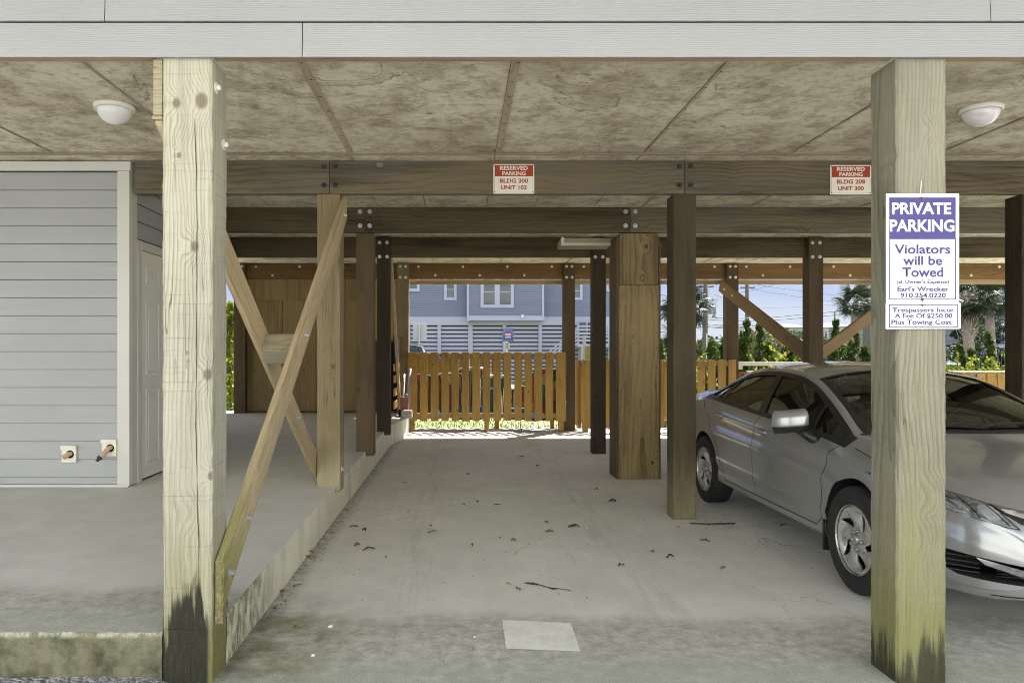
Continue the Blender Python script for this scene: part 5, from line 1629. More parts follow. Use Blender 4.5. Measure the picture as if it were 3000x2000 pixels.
# ------------------------------------------------------------------ shrubs
def juniper(u, vt, vb, Y, w, seed, label, lean=0.0, n=2200, mat='lf_juniper', sz=0.034, group='upright junipers behind the bins'):
    top, bot = U(u, vt, Y), U(u, vb, Y)
    bz = min(bot.z, 0.0) - 0.1
    H = top.z - bz
    t = thing('juniper_shrub', (top.x, Y, bz), label, 'shrub', group)
    rng = np.random.default_rng(seed)
    pts = []
    ncl = 26
    cl = []
    for k in range(ncl):
        f = (k+0.5)/ncl
        rad = w*0.5*((1-f)**0.75 + 0.10)*rng.uniform(0.75, 1.15)
        a = k*2.4 + rng.uniform(-.4, .4)
        axis_x = lean*H*f*f + 0.06*math.sin(f*7+seed)
        cl.append((top.x - lean*H + axis_x + math.cos(a)*rad*0.62, Y + math.sin(a)*rad*0.62, bz + 0.12 + f*(H-0.12), max(0.05, rad*0.62)))
    cl.append((top.x, Y, top.z-0.04, 0.05))
    per = n//len(cl)
    for (cx, cy, cz, cr_) in cl:
        d = rng.normal(size=(per, 3)); d /= np.linalg.norm(d, axis=1)[:, None]
        rr_ = cr_*rng.uniform(0.35, 1.0, per)**0.6
        p = d*rr_[:, None]; p[:, 2] = p[:, 2]*1.7 + np.abs(p[:, 0])*0.3
        pts.append(p + np.array([cx, cy, cz]))
    leaf_cloud('foliage', M[mat], np.concatenate(pts), sz, seed, 2.6, 0.9, t, origin=t["_o"])
    m = MB(); m.tube([(top.x-lean*H, Y, bz), (top.x-lean*H*0.6, Y, bz+H*0.5), (top.x-lean*H*0.1, Y, bz+H*0.9)], [0.04, 0.03, 0.01], 7)
    m.build('stem', M['bark'], t)
    return t
def bush(u, v, Y, w, h, seed, label, mat='lf_bush', n=2500, sz=0.05, name='leafy_bush', group='low bushes behind the bins', d=0.8, z0=None):
    c = U(u, v, Y)
    bz = -0.16 if z0 is None else z0
    t = thing(name, (c.x, Y, bz), label, 'bush', group)
    rng = np.random.default_rng(seed)
    ncl = max(8, int(16*w/1.5)); pts = []
    for k in range(ncl):
        a = rng.uniform(0, 6.28); rr_ = rng.uniform(0, 1)**0.5
        cx, cy = c.x + math.cos(a)*rr_*w*0.42, Y + math.sin(a)*rr_*d*0.42
        top = bz + h*rng.uniform(0.62, 1.0)*(1-0.25*rr_)
        per = n//ncl
        q = rng.normal(size=(per, 3)); q /= np.linalg.norm(q, axis=1)[:, None]; q *= rng.uniform(0.2, 1, per)[:, None]**0.5
        cr_ = 0.16*w**0.5*rng.uniform(0.8, 1.3)
        zz = rng.uniform(bz+0.1, top, per)
        pts.append(np.stack([cx + q[:, 0]*cr_*(1.2-0.4*(zz-bz)/max(.1, top-bz)), cy + q[:, 1]*cr_, zz], 1))
        # sprigs sticking out of the top
        sp = 14
        tt = np.linspace(0, 1, sp); dx_ = rng.normal()*0.10*h
        pts.append(np.stack([cx + dx_*tt + rng.normal(size=sp)*0.012, cy + rng.normal(size=sp)*0.015, top + tt*0.16*h], 1))
    leaf_cloud('foliage', M[mat], np.concatenate(pts), sz, seed+1, 1.9, 0.25, t, origin=t["_o"])
    m = MB()
    for k in range(5): m.tube([(c.x+rng.uniform(-.06, .06), Y, bz), (c.x+rng.uniform(-.4, .4)*w*.6, Y+rng.uniform(-.2, .2)*d, bz+h*0.7)], [0.018, 0.006], 5)
    m.build('stem', M['bark'], t)
    return t
jl = [
 (1640, 787, 900, 15.6, 0.80, 'juniper left of the back post, short and full'),
 (1665, 778, 900, 16.0, 0.45, 'narrow juniper just left of the back post'),
 (1713, 740, 900, 15.4, 0.62, 'tall pointed juniper just right of the back post'),
 (1700, 782, 900, 15.2, 0.55, 'juniper low against the right side of the back post'),
 (1745, 748, 900, 15.8, 0.75, 'tall juniper below the slanting brace, second from the back post'),
 (1768, 790, 900, 15.3, 0.70, 'bushy juniper below the middle of the slanting brace'),
 (1924, 738, 900, 16.2, 0.42, 'slim juniper right of the post where the braces meet'),
 (1917, 796, 900, 15.6, 0.60, 'low juniper beside the post where the braces meet'),
 (1965, 766, 900, 15.6, 0.72, 'leaning juniper below the right hand brace'),
 (1983, 800, 900, 15.3, 0.70, 'juniper low beside the front post with the sign'),
 (2268, 766, 900, 15.6, 0.50, 'pointed juniper in front of the palm at the far right'),
 (2208, 796, 900, 15.8, 0.30, 'small juniper right of the fee plate'),
 (2236, 806, 900, 16.0, 0.26, 'smallest juniper tip between the palm trunks'),
 (1518, 782, 900, 15.6, 0.75, 'juniper just right of the boxed column'),
]
for i, (u, vt, vb, Y, w, lb) in enumerate(jl):
    juniper(u, vt, vb, Y, w, 30+i, lb, lean=(-0.03 if i in (3, 11) else 0.02*((i % 3)-1) + (0.05 if i == 8 else 0)), n=2000)
bl = [
 (1795, 800, 15.1, 1.3, 1.85, 'yellow green bush below the slanting brace'),
 (1835, 812, 15.0, 1.0, 1.70, 'bright yellow bush beside the post where the braces meet'),
 (1555, 800, 15.5, 1.1, 1.75, 'green and yellow bush behind the lower picket bin'),
 (1605, 805, 15.3, 1.0, 1.55, 'leafy bush left of the short full juniper'),
 (2190, 825, 14.9, 1.0, 1.62, 'yellow bush right under the fee plate'),
 (2235, 830, 15.1, 1.1, 1.60, 'yellow bush in front of the palm trunks'),
 (2285, 830, 14.9, 1.2, 1.55, 'yellow bush right of the pointed juniper'),
 (2325, 832, 15.1, 0.9, 1.62, 'yellow bush at the right edge of the gap'),
]
for i, (u, v, Y, w, h, lb) in enumerate(bl):
    bush(u, v, Y, w, h, 70+i, lb, n=2400)
juniper(529, 700, 960, 16.5, 1.0, 101, 'bright green shrub seen in the slit left of the plywood wall', n=2600, mat='lf_bush', sz=0.05)
juniper(512, 690, 960, 17.5, 1.1, 102, 'second green shrub behind the slit left of the plywood wall', n=2600, mat='lf_bush', sz=0.05)
# ------------------------------------------------------------------ neighbouring house behind the lawn
HY = 40.0
hk = HY/1670
def hx(px): return UX(933 + px*0.17, HY)
def hz(py): return UZ(643 + py*0.17, HY)
def house_siding(name, col, pitch):
    g = G(name); co = g.tc(); x, y, z = g.sep(co)
    f = g.math('FRACT', g.math('DIVIDE', z, pitch))
    n = g.noise(co, 0.8, 4, 0.6)
    c = g.mix(g.range(n, 0.3, 0.7), [k*0.95 for k in col], [k*1.05 for k in col])
    c = g.mix(g.smooth(f, 0.12, 0.03), c, [k*0.45 for k in col])
    return g.surf(c, 0.6, g.bump(g.math('MULTIPLY', f, -1), 0.6, 0.02))
M['house_blue'] = house_siding('blue_grey_house_siding', (0.155, 0.165, 0.235), 0.118)
M['house_white'] = plain('house_white_trim', (0.36, 0.36, 0.45), 0.5, var=0.03, scale=1)
M['pane'] = plain('dark_window_pane', (0.045, 0.06, 0.055), 0.06, spec=0.6, var=0.2, scale=1.5)
hs = thing('neighbour_house', (hx(1000), HY, 0), 'blue grey sided house with white slatted ground floor behind the lawn', 'house')
xl, xr = hx(-900), hx(2900)
zt_ = 8.2
zsid = hz(497)
m = MB(); m.box(xl, xr, HY+0.02, HY+9, zsid, zt_); m.build('siding_wall', M['house_blue'], hs)
m = MB(); m.box(xl, xr, HY-0.03, HY+0.3, hz(610), zsid-0.001, 0.01); m.build('frieze_band', M['house_white'], hs)
# hip roof
m = MB()
t = bmesh.new()
e = 0.6
A = [t.verts.new(p) for p in ((xl-e, HY-e, zt_), (xr+e, HY-e, zt_), (xr+e, HY+9+e, zt_), (xl-e, HY+9+e, zt_))]
Bp = [t.verts.new(p) for p in ((xl+4, HY+4.5, zt_+2.2), (xr-4, HY+4.5, zt_+2.2))]
for f in ((A[0], A[1], Bp[1], Bp[0]), (A[1], A[2], Bp[1]), (A[2], A[3], Bp[0], Bp[1]), (A[3], A[0], Bp[0]), (A[3], A[2], A[1], A[0])): t.faces.new(f)
m.merge(t); m.build('roof', plain('grey_shingle_roof', (0.16, 0.16, 0.17), 0.9, var=0.15, scale=3), hs)
# bay
bx0, bx1, by = hx(845), hx(1845), HY-0.62
m = MB(); m.box(bx0, bx1, by, HY+0.015, hz(492)+0.001, zt_-0.05); m.build('bay_wall', M['house_blue'], hs)
m = MB(); m.box(bx0-0.02, bx1+0.02, by-0.04, HY-0.035, hz(555), hz(492), 0.01); m.build('bay_belt', M['house_white'], hs)
m = MB(); m.box(hx(818), hx(846), by-0.03, HY-0.035, hz(570), zt_-0.06, 0.005); m.box(hx(1818), hx(1846), by-0.03, HY-0.035, hz(491), zt_-0.06, 0.005); m.build('corner_board', M['house_white'], hs)
def window(xa, xb, za, zb, panes, rail, y, casing=0.13):
    m = MB()
    for q in ((xa, xb, za, za+casing*1.0), (xa, xb, zb-casing, zb), (xa, xa+casing, za+casing, zb-casing), (xb-casing, xb, za+casing, zb-casing)):
        m.box(q[0], q[1], y-0.05, y-0.001, q[2], q[3], 0.008)
    for (a, c) in zip(panes, panes[1:]): m.box(a[1], c[0], y-0.045, y-0.001, za+casing, zb-casing, 0.005)
    for z_ in rail: m.box(xa+casing, xb-casing, y-0.03, y-0.002, z_-0.02, z_+0.02, 0.003)
    w = m.build('window', M['house_white'], hs)
    for (a, c) in panes:
        mm = MB(); mm.box(a, c, y-0.012, y-0.003, za+casing, zb-casing); p_ = mm.build('pane', M['pane'], hs); p_.parent = w
window(hx(1000), hx(1443), hz(386), hz(386)+2.3, [(hx(1048), hx(1188)), (hx(1255), hx(1393))], [hz(178)], by, 0.17)
window(hx(512), hx(683), hz(273), hz(273)+1.6, [(hx(557), hx(637))], [hz(128)], HY+0.02, 0.16)
window(hx(-60), hx(183), hz(156), hz(156)+1.3, [(hx(-20), hx(142))], [hz(-40)], HY+0.02, 0.16)
window(UX(1312, HY), UX(1338, HY), UZ(689, HY), UZ(689, HY)+1.9, [(UX(1317, HY), UX(1331, HY))], [UZ(668, HY)], HY+0.02, 0.14)
window(UX(1393, HY), UX(1420, HY), UZ(669, HY), UZ(669, HY)+1.3, [(UX(1397, HY), UX(1416, HY))], [], HY+0.02, 0.12)
# slatted ground floor: white boards with open dark gaps
m = MB(); m.box(xl, xr, HY+0.40, HY+0.45, -0.1, hz(610)); m.build('dark_interior', M['dark_gap'], hs)
for px, w_ in ((30, .10), (447, .10), (868, .13), (1328, .10), (1812, .10), (2350, .10), (2750, .10), (-300, .10)):
    m = MB(); m.box(hx(px)-w_, hx(px)+w_, HY-0.025, HY+0.08, -0.1, hz(610)-0.001, 0.01); m.build('ground_post', M['house_white'], hs)
m = MB()
z = hz(613) - 0.065
while z > -0.1:
    m.box(xl, xr, HY+0.09, HY+0.12, z-0.158, z, 0.004); z -= 0.2245
m.build('slat_screen', M['house_white'], hs)
m = MB(); m.box(hx(1540), hx(1575), by-0.14, by-0.041, hz(520), hz(478), 0.02); m.build('wall_lamp', plain('white_lamp_box', (0.6, 0.6, 0.66), 0.4), hs)
# stairs with white railing at its right end
t = thing('outdoor_stair', (UX(1330, 38.6), 38.6, 0), 'white railed outdoor stair and landing on the blue grey house', 'stair')
SYy = 38.6
def ux(u): return UX(u, SYy)
def uz(v): return UZ(v, SYy)
m = MB()
for k in range(5):
    zo = k*0.19
    m.box(ux(1328), ux(1440), SYy, SYy+0.04, uz(748)+0.02-zo-0.09, uz(748)+0.02-zo, 0.004)
for u_ in (1328, 1365, 1402, 1438): m.box(ux(u_)-0.05, ux(u_)+0.05, SYy+0.041, SYy+0.12, uz(795), uz(746), 0.004)
m.box(ux(1326), ux(1440), SYy+0.121, SYy+2.2, uz(797), uz(790), 0.01)
m.build('landing_rail', M['house_white'], t)
m = MB()
for k in range(5):
    zo = k*0.19
    a = Vector((ux(1328), SYy-0.02, uz(752)-zo)); c = Vector((ux(1262), SYy-0.02, uz(805)-zo))
    for (q0, q1) in ((a, c),):
        h = 0.085
        bmq = [(q0.x, q0.z), (q0.x, q0.z-h), (q1.x, q1.z-h), (q1.x, q1.z)]
        m.prism(bmq, 0.04, Matrix.Translation((0, SYy-0.001-0.0, 0)) @ TOY)
m.build('stair_rail', M['house_white'], t)
m = MB()
for u_ in (1335, 1372, 1425): m.box(ux(u_), ux(u_)+0.22, SYy+0.15, SYy+0.3, -0.1, uz(797), 0.01)
m.build('support_post', plain('grey_support', (0.30, 0.31, 0.36), 0.7), t)
for (u0, u1, lb) in ((1338, 1351, 'dark grey air conditioner on the house landing, left one'), (1358, 1372, 'dark grey air conditioner on the house landing, right one')):
    mm = MB(); mm.box(ux(u0), ux(u1), SYy+0.6, SYy+1.0, uz(789), uz(739), 0.03)
    for k in range(6): mm.box(ux(u0)+0.02, ux(u1)-0.02, SYy+0.585, SYy+0.6, uz(785)+k*0.18, uz(785)+k*0.18+0.09)
    tag(mm.build('air_conditioner', plain('dark_grey_unit', (0.10, 0.10, 0.12), 0.6), origin=(ux(u0), SYy+0.8, uz(790))), lb, 'air conditioner', 'air conditioners on the landing')

# ------------------------------------------------------------------ signs beyond the gate
def sign_post(u, Y, zt2, mat, name, parent, y_off=0.0):
    m = MB(); x = UX(u, Y); m.box(x-0.025, x+0.025, Y-0.02+y_off, Y+0.02+y_off, -0.15, zt2, 0.004); return m.build(name, M[mat], parent)
Y = 24.0
t = thing('road_sign', (UX(965, Y), Y, -0.15), 'back of a plain white road sign on a grey post above the gate', 'sign')
m = MB(); m.box(UX(948.5, Y), UX(980, Y), Y, Y+0.01, UZ(782, Y), UZ(741, Y), 0.004); m.build('sign_panel', plain('white_sign_back', (0.42, 0.42, 0.45), 0.6), t)
sign_post(963.5, Y, UZ(744, Y), 'galv', 'sign_post', t, -0.03)
Y = 20.0
t = thing('parking_notice', (UX(1166, Y), Y, -0.15), 'blue parking notice with a red pill and navy bar above the gate', 'sign')
x0, x1, z0, z1 = UX(1153.6, Y), UX(1180.2, Y), UZ(784, Y), UZ(755.5, Y)
plate(rounded(x0, x1, z0, z1, 0.01), Y, 0.006, plain('notice_blue', (0.06, 0.11, 0.36), 0.4), 'sign_panel', t)
xc = (x0+x1)/2; w = x1-x0; h = z1-z0
plate(rounded(x0+0.10*w, x1-0.10*w, z0+0.46*h, z0+0.69*h, 0.035), Y-0.0065, 0.002, plain('notice_red', (0.38, 0.02, 0.02), 0.4), 'red_pill', t)
plate([(x0+0.1*w, z0+0.18*h), (x1-0.1*w, z0+0.18*h), (x1-0.1*w, z0+0.32*h), (x0+0.1*w, z0+0.32*h)], Y-0.0065, 0.002, plain('notice_navy', (0.015, 0.02, 0.12), 0.4), 'navy_bar', t)
m = MB()
for (z_, a, c) in ((0.615, 0.25, 0.75), (0.565, 0.2, 0.8), (0.515, 0.25, 0.75), (0.25, 0.2, 0.8), (0.40, 0.3, 0.7), (0.36, 0.25, 0.75)):
    m.box(x0+a*w, x0+c*w, Y-0.0095, Y-0.0088, z0+z_*h-0.006, z0+z_*h+0.006)
for k in range(14):
    a0, a1 = R(180*k/14), R(180*(k+1)/14)
    def ap(a): return Vector((xc + 0.40*w*math.cos(a), Y-0.008, z0+0.70*h + 0.20*h*math.sin(a)))
    m.tube([ap(a0), ap(a1)], 0.004, 4)
for q in ((x0+0.05*w, x0+0.07*w, z0+0.06*h, z0+0.7*h), (x1-0.07*w, x1-0.05*w, z0+0.06*h, z0+0.7*h), (x0+0.05*w, x1-0.05*w, z0+0.05*h, z0+0.06*h)):
    m.box(q[0], q[1], Y-0.0080, Y-0.0064, q[2], q[3])
m.build('white_marks', plain('notice_white', (0.55, 0.55, 0.6), 0.5), t)
plate([(UX(1158.5, Y), UZ(802, Y)), (UX(1170.5, Y), UZ(802, Y)), (UX(1170.5, Y), UZ(786.5, Y)), (UX(1158.5, Y), UZ(786.5, Y))], Y, 0.005, plain('small_notice_white', (0.45, 0.45, 0.44), 0.5), 'lower_panel', t)
m = MB()
for z_ in (0.80, 0.5, 0.22):
    zz = UZ(802, Y) + z_*(UZ(786.5, Y)-UZ(802, Y)); m.box(UX(1160.5, Y), UX(1168.5, Y), Y-0.0065, Y-0.0056, zz-0.012, zz+0.012)
m.build('faded_lines', plain('faded_ink', (0.10, 0.10, 0.10), 0.6), t)
sign_post(1164.5, Y, UZ(756, Y), 'galv', 'sign_post', t, 0.03)
Y = 17.0
t = thing('marker_post', (UX(1349, Y), Y, -0.15), 'white and olive marker post right of the tall gate', 'post')
m = MB(); m.box(UX(1339, Y), UX(1346, Y), Y, Y+0.06, -0.15, UZ(771, Y), 0.005); m.build('white_stake', M['house_white'], t)
m = MB(); m.box(UX(1342, Y)+0.03, UX(1355, Y), Y-0.06, Y-0.005, -0.15, UZ(794, Y), 0.005); m.build('wooden_stake', plain('olive_stake', (0.20, 0.18, 0.06), 0.8), t)
Y = 19.0
t = thing('road_sign', (UX(2271, Y), Y, -0.15), 'back of a small white sign in front of the palm trunk', 'sign')
m = MB(); m.box(UX(2264.5, Y), UX(2277, Y), Y, Y+0.01, UZ(816, Y), UZ(795, Y), 0.004); m.build('sign_panel', M['house_white'], t)
sign_post(2270.5, Y, UZ(797, Y), 'galv', 'sign_post', t, -0.03)

# ------------------------------------------------------------------ shingled building, fence and hedge at the right
def shingle_mat():
    g = G('blue_grey_shingles'); co = g.tc(); x, y, z = g.sep(co)
    br = g.n("TexBrick", {"Vector": g.mapping(g.comb(x, z, y), (1, 1, 1)), "Color1": (0.17, 0.195, 0.25, 1), "Color2": (0.235, 0.26, 0.315, 1), "Mortar": (0.09, 0.10, 0.14, 1), "Scale": 1.0, "Mortar Size": 0.012, "Brick Width": 0.35, "Row Height": 0.27})
    return g.surf(br.outputs[0], 0.8)
Y = 36.0
t = thing('shingled_building', (UX(2330, Y), Y, -0.15), 'blue grey shingled building with a white base band behind the palms', 'building')
m = MB(); m.box(UX(2196, Y), UX(2700, Y), Y, Y+9, UZ(792, Y)+0.001, 9.5); m.build('shingle_wall', shingle_mat(), t)
m = MB(); m.box(UX(2194, Y), UX(2702, Y), Y-0.06, Y+0.2, UZ(799, Y), UZ(792, Y), 0.01); m.build('base_band', M['house_white'], t)
m = MB(); m.box(UX(2200, Y), UX(2698, Y), Y+0.1, Y+8.8, -0.15, UZ(799, Y)-0.001); m.build('lower_wall', plain('grey_lower_wall', (0.20, 0.21, 0.25), 0.8), t)
m = MB(); m.tube([(UX(2248, Y), Y-0.13, -0.1), (UX(2248, Y), Y-0.13, UZ(715, Y))], 0.07, 10); m.build('downspout', M['house_white'], t)
m = MB(); m.box(UX(2222, Y), UX(2243, Y), Y-0.5, Y-0.061, UZ(792, Y), UZ(748, Y), 0.02); m.build('porch_box', plain('pale_porch', (0.30, 0.31, 0.36), 0.7), t)
Y = 30.0
t = thing('metal_fence', (UX(2260, Y), Y, -0.15), 'dark metal picket fence in front of the shingled building', 'fence')
m = MB()
for (a, c) in ((1890, 2060), (2170, 2420)):
    u_ = a
    m.box(UX(a, Y), UX(c, Y), Y-0.015, Y+0.015, UZ(808, Y)-0.05, UZ(808, Y)); m.box(UX(a, Y), UX(c, Y), Y-0.015, Y+0.015, 0.05, 0.09)
    x = UX(a, Y)
    while x < UX(c, Y):
        m.box(x-0.012, x+0.012, Y-0.012, Y+0.012, -0.15, UZ(804, Y)); x += 0.13
m.build('bars', plain('dark_fence_metal', (0.03, 0.03, 0.04), 0.5), t)
bush(2262, 800, 32.5, 4.2, 1.85, 140, 'dark clipped hedge behind the metal fence', 'lf_hedge', 4200, 0.10, 'clipped_hedge', None, 1.0)
bush(2330, 800, 32.5, 2.2, 1.6, 141, 'dark clipped hedge at the right edge behind the metal fence', 'lf_hedge', 2200, 0.10, 'clipped_hedge', None, 1.0)

# ------------------------------------------------------------------ palms
def frond_mesh(seed, R0=0.85, pet=0.75):
    rr = random.Random(seed); bm = bmesh.new()
    n = 30
    # petiole along +X
    for k in range(3):
        a = [bm.verts.new((pet*t_, s_*0.014, -0.10*t_*t_)) for t_, s_ in ((k/3, -1), (k/3, 1), ((k+1)/3, 1), ((k+1)/3, -1))]
        bm.faces.new(a)
    base = Vector((pet, 0, -0.10))
    for i in range(n):
        f = (i+0.5)/n; ang = R(-118 + 236*f)
        L = R0*(0.62 + 0.38*math.cos(ang*0.62))*rr.uniform(0.88, 1.08)
        d = Vector((math.cos(ang), math.sin(ang), 0))
        s = Vector((-d.y, d.x, 0))
        drop = rr.uniform(0.10, 0.30)
        pts = [base + d*0.04, base + d*L*0.5 + Vector((0, 0, 0.02-0.10*(1-math.cos(ang)))), base + d*L*0.82 + Vector((0, 0, -drop*0.4-0.12*(1-math.cos(ang)))), base + d*L + Vector((0, 0, -drop-0.18*(1-math.cos(ang))))]
        ws = [0.008, 0.026, 0.014, 0.001]
        L_ = [bm.verts.new(p - s*w) for p, w in zip(pts, ws)]; R_ = [bm.verts.new(p + s*w + Vector((0, 0, 0.010))) for p, w in zip(pts, ws)]
        for j in range(3): bm.faces.new((L_[j], R_[j], R_[j+1], L_[j+1]))
    return bm
def palm(u, v, Y, size, seed, label, trunk_r=0.15, nf=30, ztrunk=-0.15, boots=False, droop=1.0):
    top = U(u, v, Y)
    t = thing('fan_palm', (top.x, Y, ztrunk), label, 'palm tree', 'fan palms behind the car park')
    rr = random.Random(seed)
    m = MB(); mb = bmesh.new()
    for k in range(nf):
        el = R(82 - 135*((k+0.5)/nf)**0.9*droop); az = k*2.39996 + rr.uniform(-.2, .2)
        fb = frond_mesh(seed*100+k)
        roll = rr.uniform(-0.6, 0.6)
        Mx = Matrix.Translation(top) @ Matrix.Rotation(az, 4, 'Z') @ Matrix.Rotation(-el, 4, 'Y') @ Matrix.Rotation(roll, 4, 'X') @ Matrix.Scale(size*rr.uniform(0.85, 1.1), 4)
        m.merge(fb, Mx)
    mb.free()
    m.build('crown', M['lf_palm'], t)
    m = MB()
    H = top.z - ztrunk
    pts = [(top.x + 0.05*math.sin(k*0.8), Y, ztrunk + H*k/8) for k in range(9)]
    m.tube(pts, [trunk_r*(1.15-0.25*k/8) for k in range(9)], 12)
    tr = m.build('trunk', M['palm_bark'], t)
    if boots:
        m = MB()
        z = boots
        k = 0
        while z < top.z - 0.05:
            a = k*2.4; rr2 = trunk_r*1.0
            c_, s_ = math.cos(a), math.sin(a)
            p = Vector((top.x + c_*rr2*0.8, Y + s_*rr2*0.8, z))
            q = p + Vector((c_*0.16, s_*0.16, 0.22))
            m.tube([p, p.lerp(q, 0.6), q], [0.055, 0.040, 0.022], 5, smooth=False)
            z += 0.034; k += 1
        m.build('leaf_boots', M['palm_bark'], t)
palm(1572, 702, 24, 0.62, 1, 'fan palm half hidden by the post beside the car', 0.14)
palm(1966, 692, 26, 0.50, 2, 'fan palm left of the dark utility pole by the towing sign', 0.13)
palm(2277, 682, 27, 0.68, 3, 'fan palm at the far right in front of the shingled wall', 0.15, boots=UZ(716, 27))
palm(2226, 676, 25, 0.74, 4, 'fan palm with a boot covered trunk right of the towing sign', 0.16, boots=UZ(775, 25), droop=1.05)
palm(1556, 778, 60, 1.2, 5, 'small distant palm left of the utility pole', 0.14, nf=22)

# ------------------------------------------------------------------ utility poles and lines
M['pole'] = plain('weathered_pole_wood', (0.12, 0.105, 0.095), 0.9, var=0.25, scale=8)
M['cable'] = plain('black_cable', (0.02, 0.02, 0.022), 0.6)
def upole(u0, v0, u1, Y, r, label, extras=()):
    top = U(u0, v0, Y); bx = UX(u1, Y)
    t = thing('utility_pole', (bx, Y, -0.15), label, 'utility pole', 'utility poles beyond the road')
    m = MB(); m.tube([(bx, Y, -0.15), (top.x, Y, top.z)], [r*1.2, r*0.85], 10); m.build('pole_shaft', M['pole'], t)
    return t
Y = 46.0
t = upole(1622, 600, 1618, Y, 0.15, 'utility pole with crossarm and transformer right of the palm')
m = MB(); m.box(UX(1608, Y), UX(1638, Y), Y-0.08, Y+0.02, UZ(660.5, Y), UZ(657, Y)); m.build('crossarm', M['pole'], t)
m = MB()
for u_ in (1611, 1628, 1636):
    m.tube([(UX(u_, Y), Y-0.05, UZ(692, Y)), (UX(u_, Y), Y-0.05, UZ(681, Y))], 0.05, 8)
m.box(UX(1610, Y), UX(1637, Y), Y-0.06, Y-0.03, UZ(688, Y), UZ(686.5, Y))
m.build('insulator', M['tool_grey'], t)
m = MB(); m.lathe([(0, 0), (0.22, 0.01), (0.24, 0.06), (0.24, 0.44), (0.20, 0.50), (0, 0.52)], 16, Matrix.Translation((UX(1632.5, Y), Y-0.25, UZ(722, Y)))); m.tube([(UX(1628, Y), Y-0.25, UZ(706, Y)), (UX(1628, Y), Y-0.25, UZ(700, Y))], 0.04, 6); m.tube([(UX(1634, Y), Y-0.25, UZ(706, Y)), (UX(1634, Y), Y-0.25, UZ(698, Y))], 0.04, 6)
m.build('transformer', M['tool_grey'], t)
m = MB(); m.tube([(UX(1632, Y), Y-0.3, UZ(729, Y)), (UX(1639, Y), Y-0.45, UZ(725, Y))], [0.05, 0.16], 10); m.build('lamp_head', M['tool_grey'], t)
m = MB(); m.tube([(UX(1620.5, Y), Y-0.16, -0.15), (UX(1621.5, Y), Y-0.16, UZ(765, Y))], 0.04, 6); m.build('conduit', M['trim'], t)
Y = 52.0
t = upole(1716, 590, 1716.5, Y, 0.14, 'utility pole right of the back post with a braced top')
m = MB(); m.box(UX(1700, Y), UX(1733, Y), Y-0.08, Y, UZ(662, Y), UZ(659.5, Y)); m.build('crossarm', M['pole'], t)
m = MB()
for (u_, v_) in ((1700, 751), (1712, 748), (1735, 749), (1726, 746)): m.box(UX(u_, Y), UX(u_+6, Y), Y-0.15, Y, UZ(v_+3, Y), UZ(v_, Y), 0.02)
m.build('splice_box', M['tool_grey'], t)
upole(1917.5, 714, 1917, 62.0, 0.09, 'slim pale utility pole right of the post where the braces meet')
upole(1991, 560, 1990, 34.0, 0.15, 'dark utility pole beside the palm left of the towing sign')
# overhead lines: (points in photo pixels), one object each
lines = [
 ([(1460, 758), (1618, 743), (1716, 751)], 46, 'cable line sagging low from the boxed column to the transformer pole'),
 ([(1460, 766), (1618, 750), (1716, 755)], 46, 'lowest heavy cable left of the transformer pole'),
 ([(1618, 728), (1716, 731), (1840, 722), (1990, 705), (2340, 672)], 50, 'black power line rising to the right past both posts'),
 ([(1618, 733), (1716, 736), (1840, 730), (1990, 713), (2340, 689)], 50, 'black power line just under the rising one'),
 ([(1618, 744), (1716, 746), (1840, 752), (1990, 764), (2060, 770)], 52, 'cable falling slowly to the right behind the braces'),
 ([(1618, 748), (1716, 752), (1840, 760), (1990, 770), (2060, 776)], 52, 'lowest cable crossing in front of the far white houses'),
 ([(1722, 650), (1840, 668), (1990, 684), (2060, 690)], 52, 'thin line from the braced pole top down to the right, upper'),
 ([(1722, 662), (1800, 676), (1840, 682), (1990, 698)], 52, 'thin line from the braced pole top down to the right, lower'),
 ([(1600, 658), (1640, 656), (1716, 664)], 50, 'thin line between the two crossarms'),
 ([(1540, 690), (1612, 660)], 46, 'thin line climbing to the crossarm from the left, upper'),
 ([(1540, 704), (1612, 676)], 46, 'thin line climbing to the insulators from the left'),
 ([(1700, 672), (1790, 650), (1860, 640)], 52, 'thin line climbing rightward across the sky'),
 ([(1722, 706), (1840, 704), (1990, 690)], 60, 'faint high line across the middle of the sky'),
 ([(1640, 676), (1680, 690), (1716, 690)], 48, 'faint slack line between the transformer and the back post'),
]
for pts, Y, lb in lines:
    W = [U(u, v, Y) for u, v in pts]
    dense = []
    for a, c in zip(W, W[1:]):
        for k in range(8):
            t_ = k/8; p_ = a.lerp(c, t_); p_.z -= 0.25*math.sin(math.pi*t_)*((c-a).length/20); dense.append(p_)
    dense.append(W[-1])
    m = MB(); m.tube(dense, 0.014 if ('thin' in lb or 'faint' in lb) else 0.026, 5)
    tag(m.build('power_line', M['cable'], origin=W[0]), lb, 'power line', 'overhead lines beyond the road')

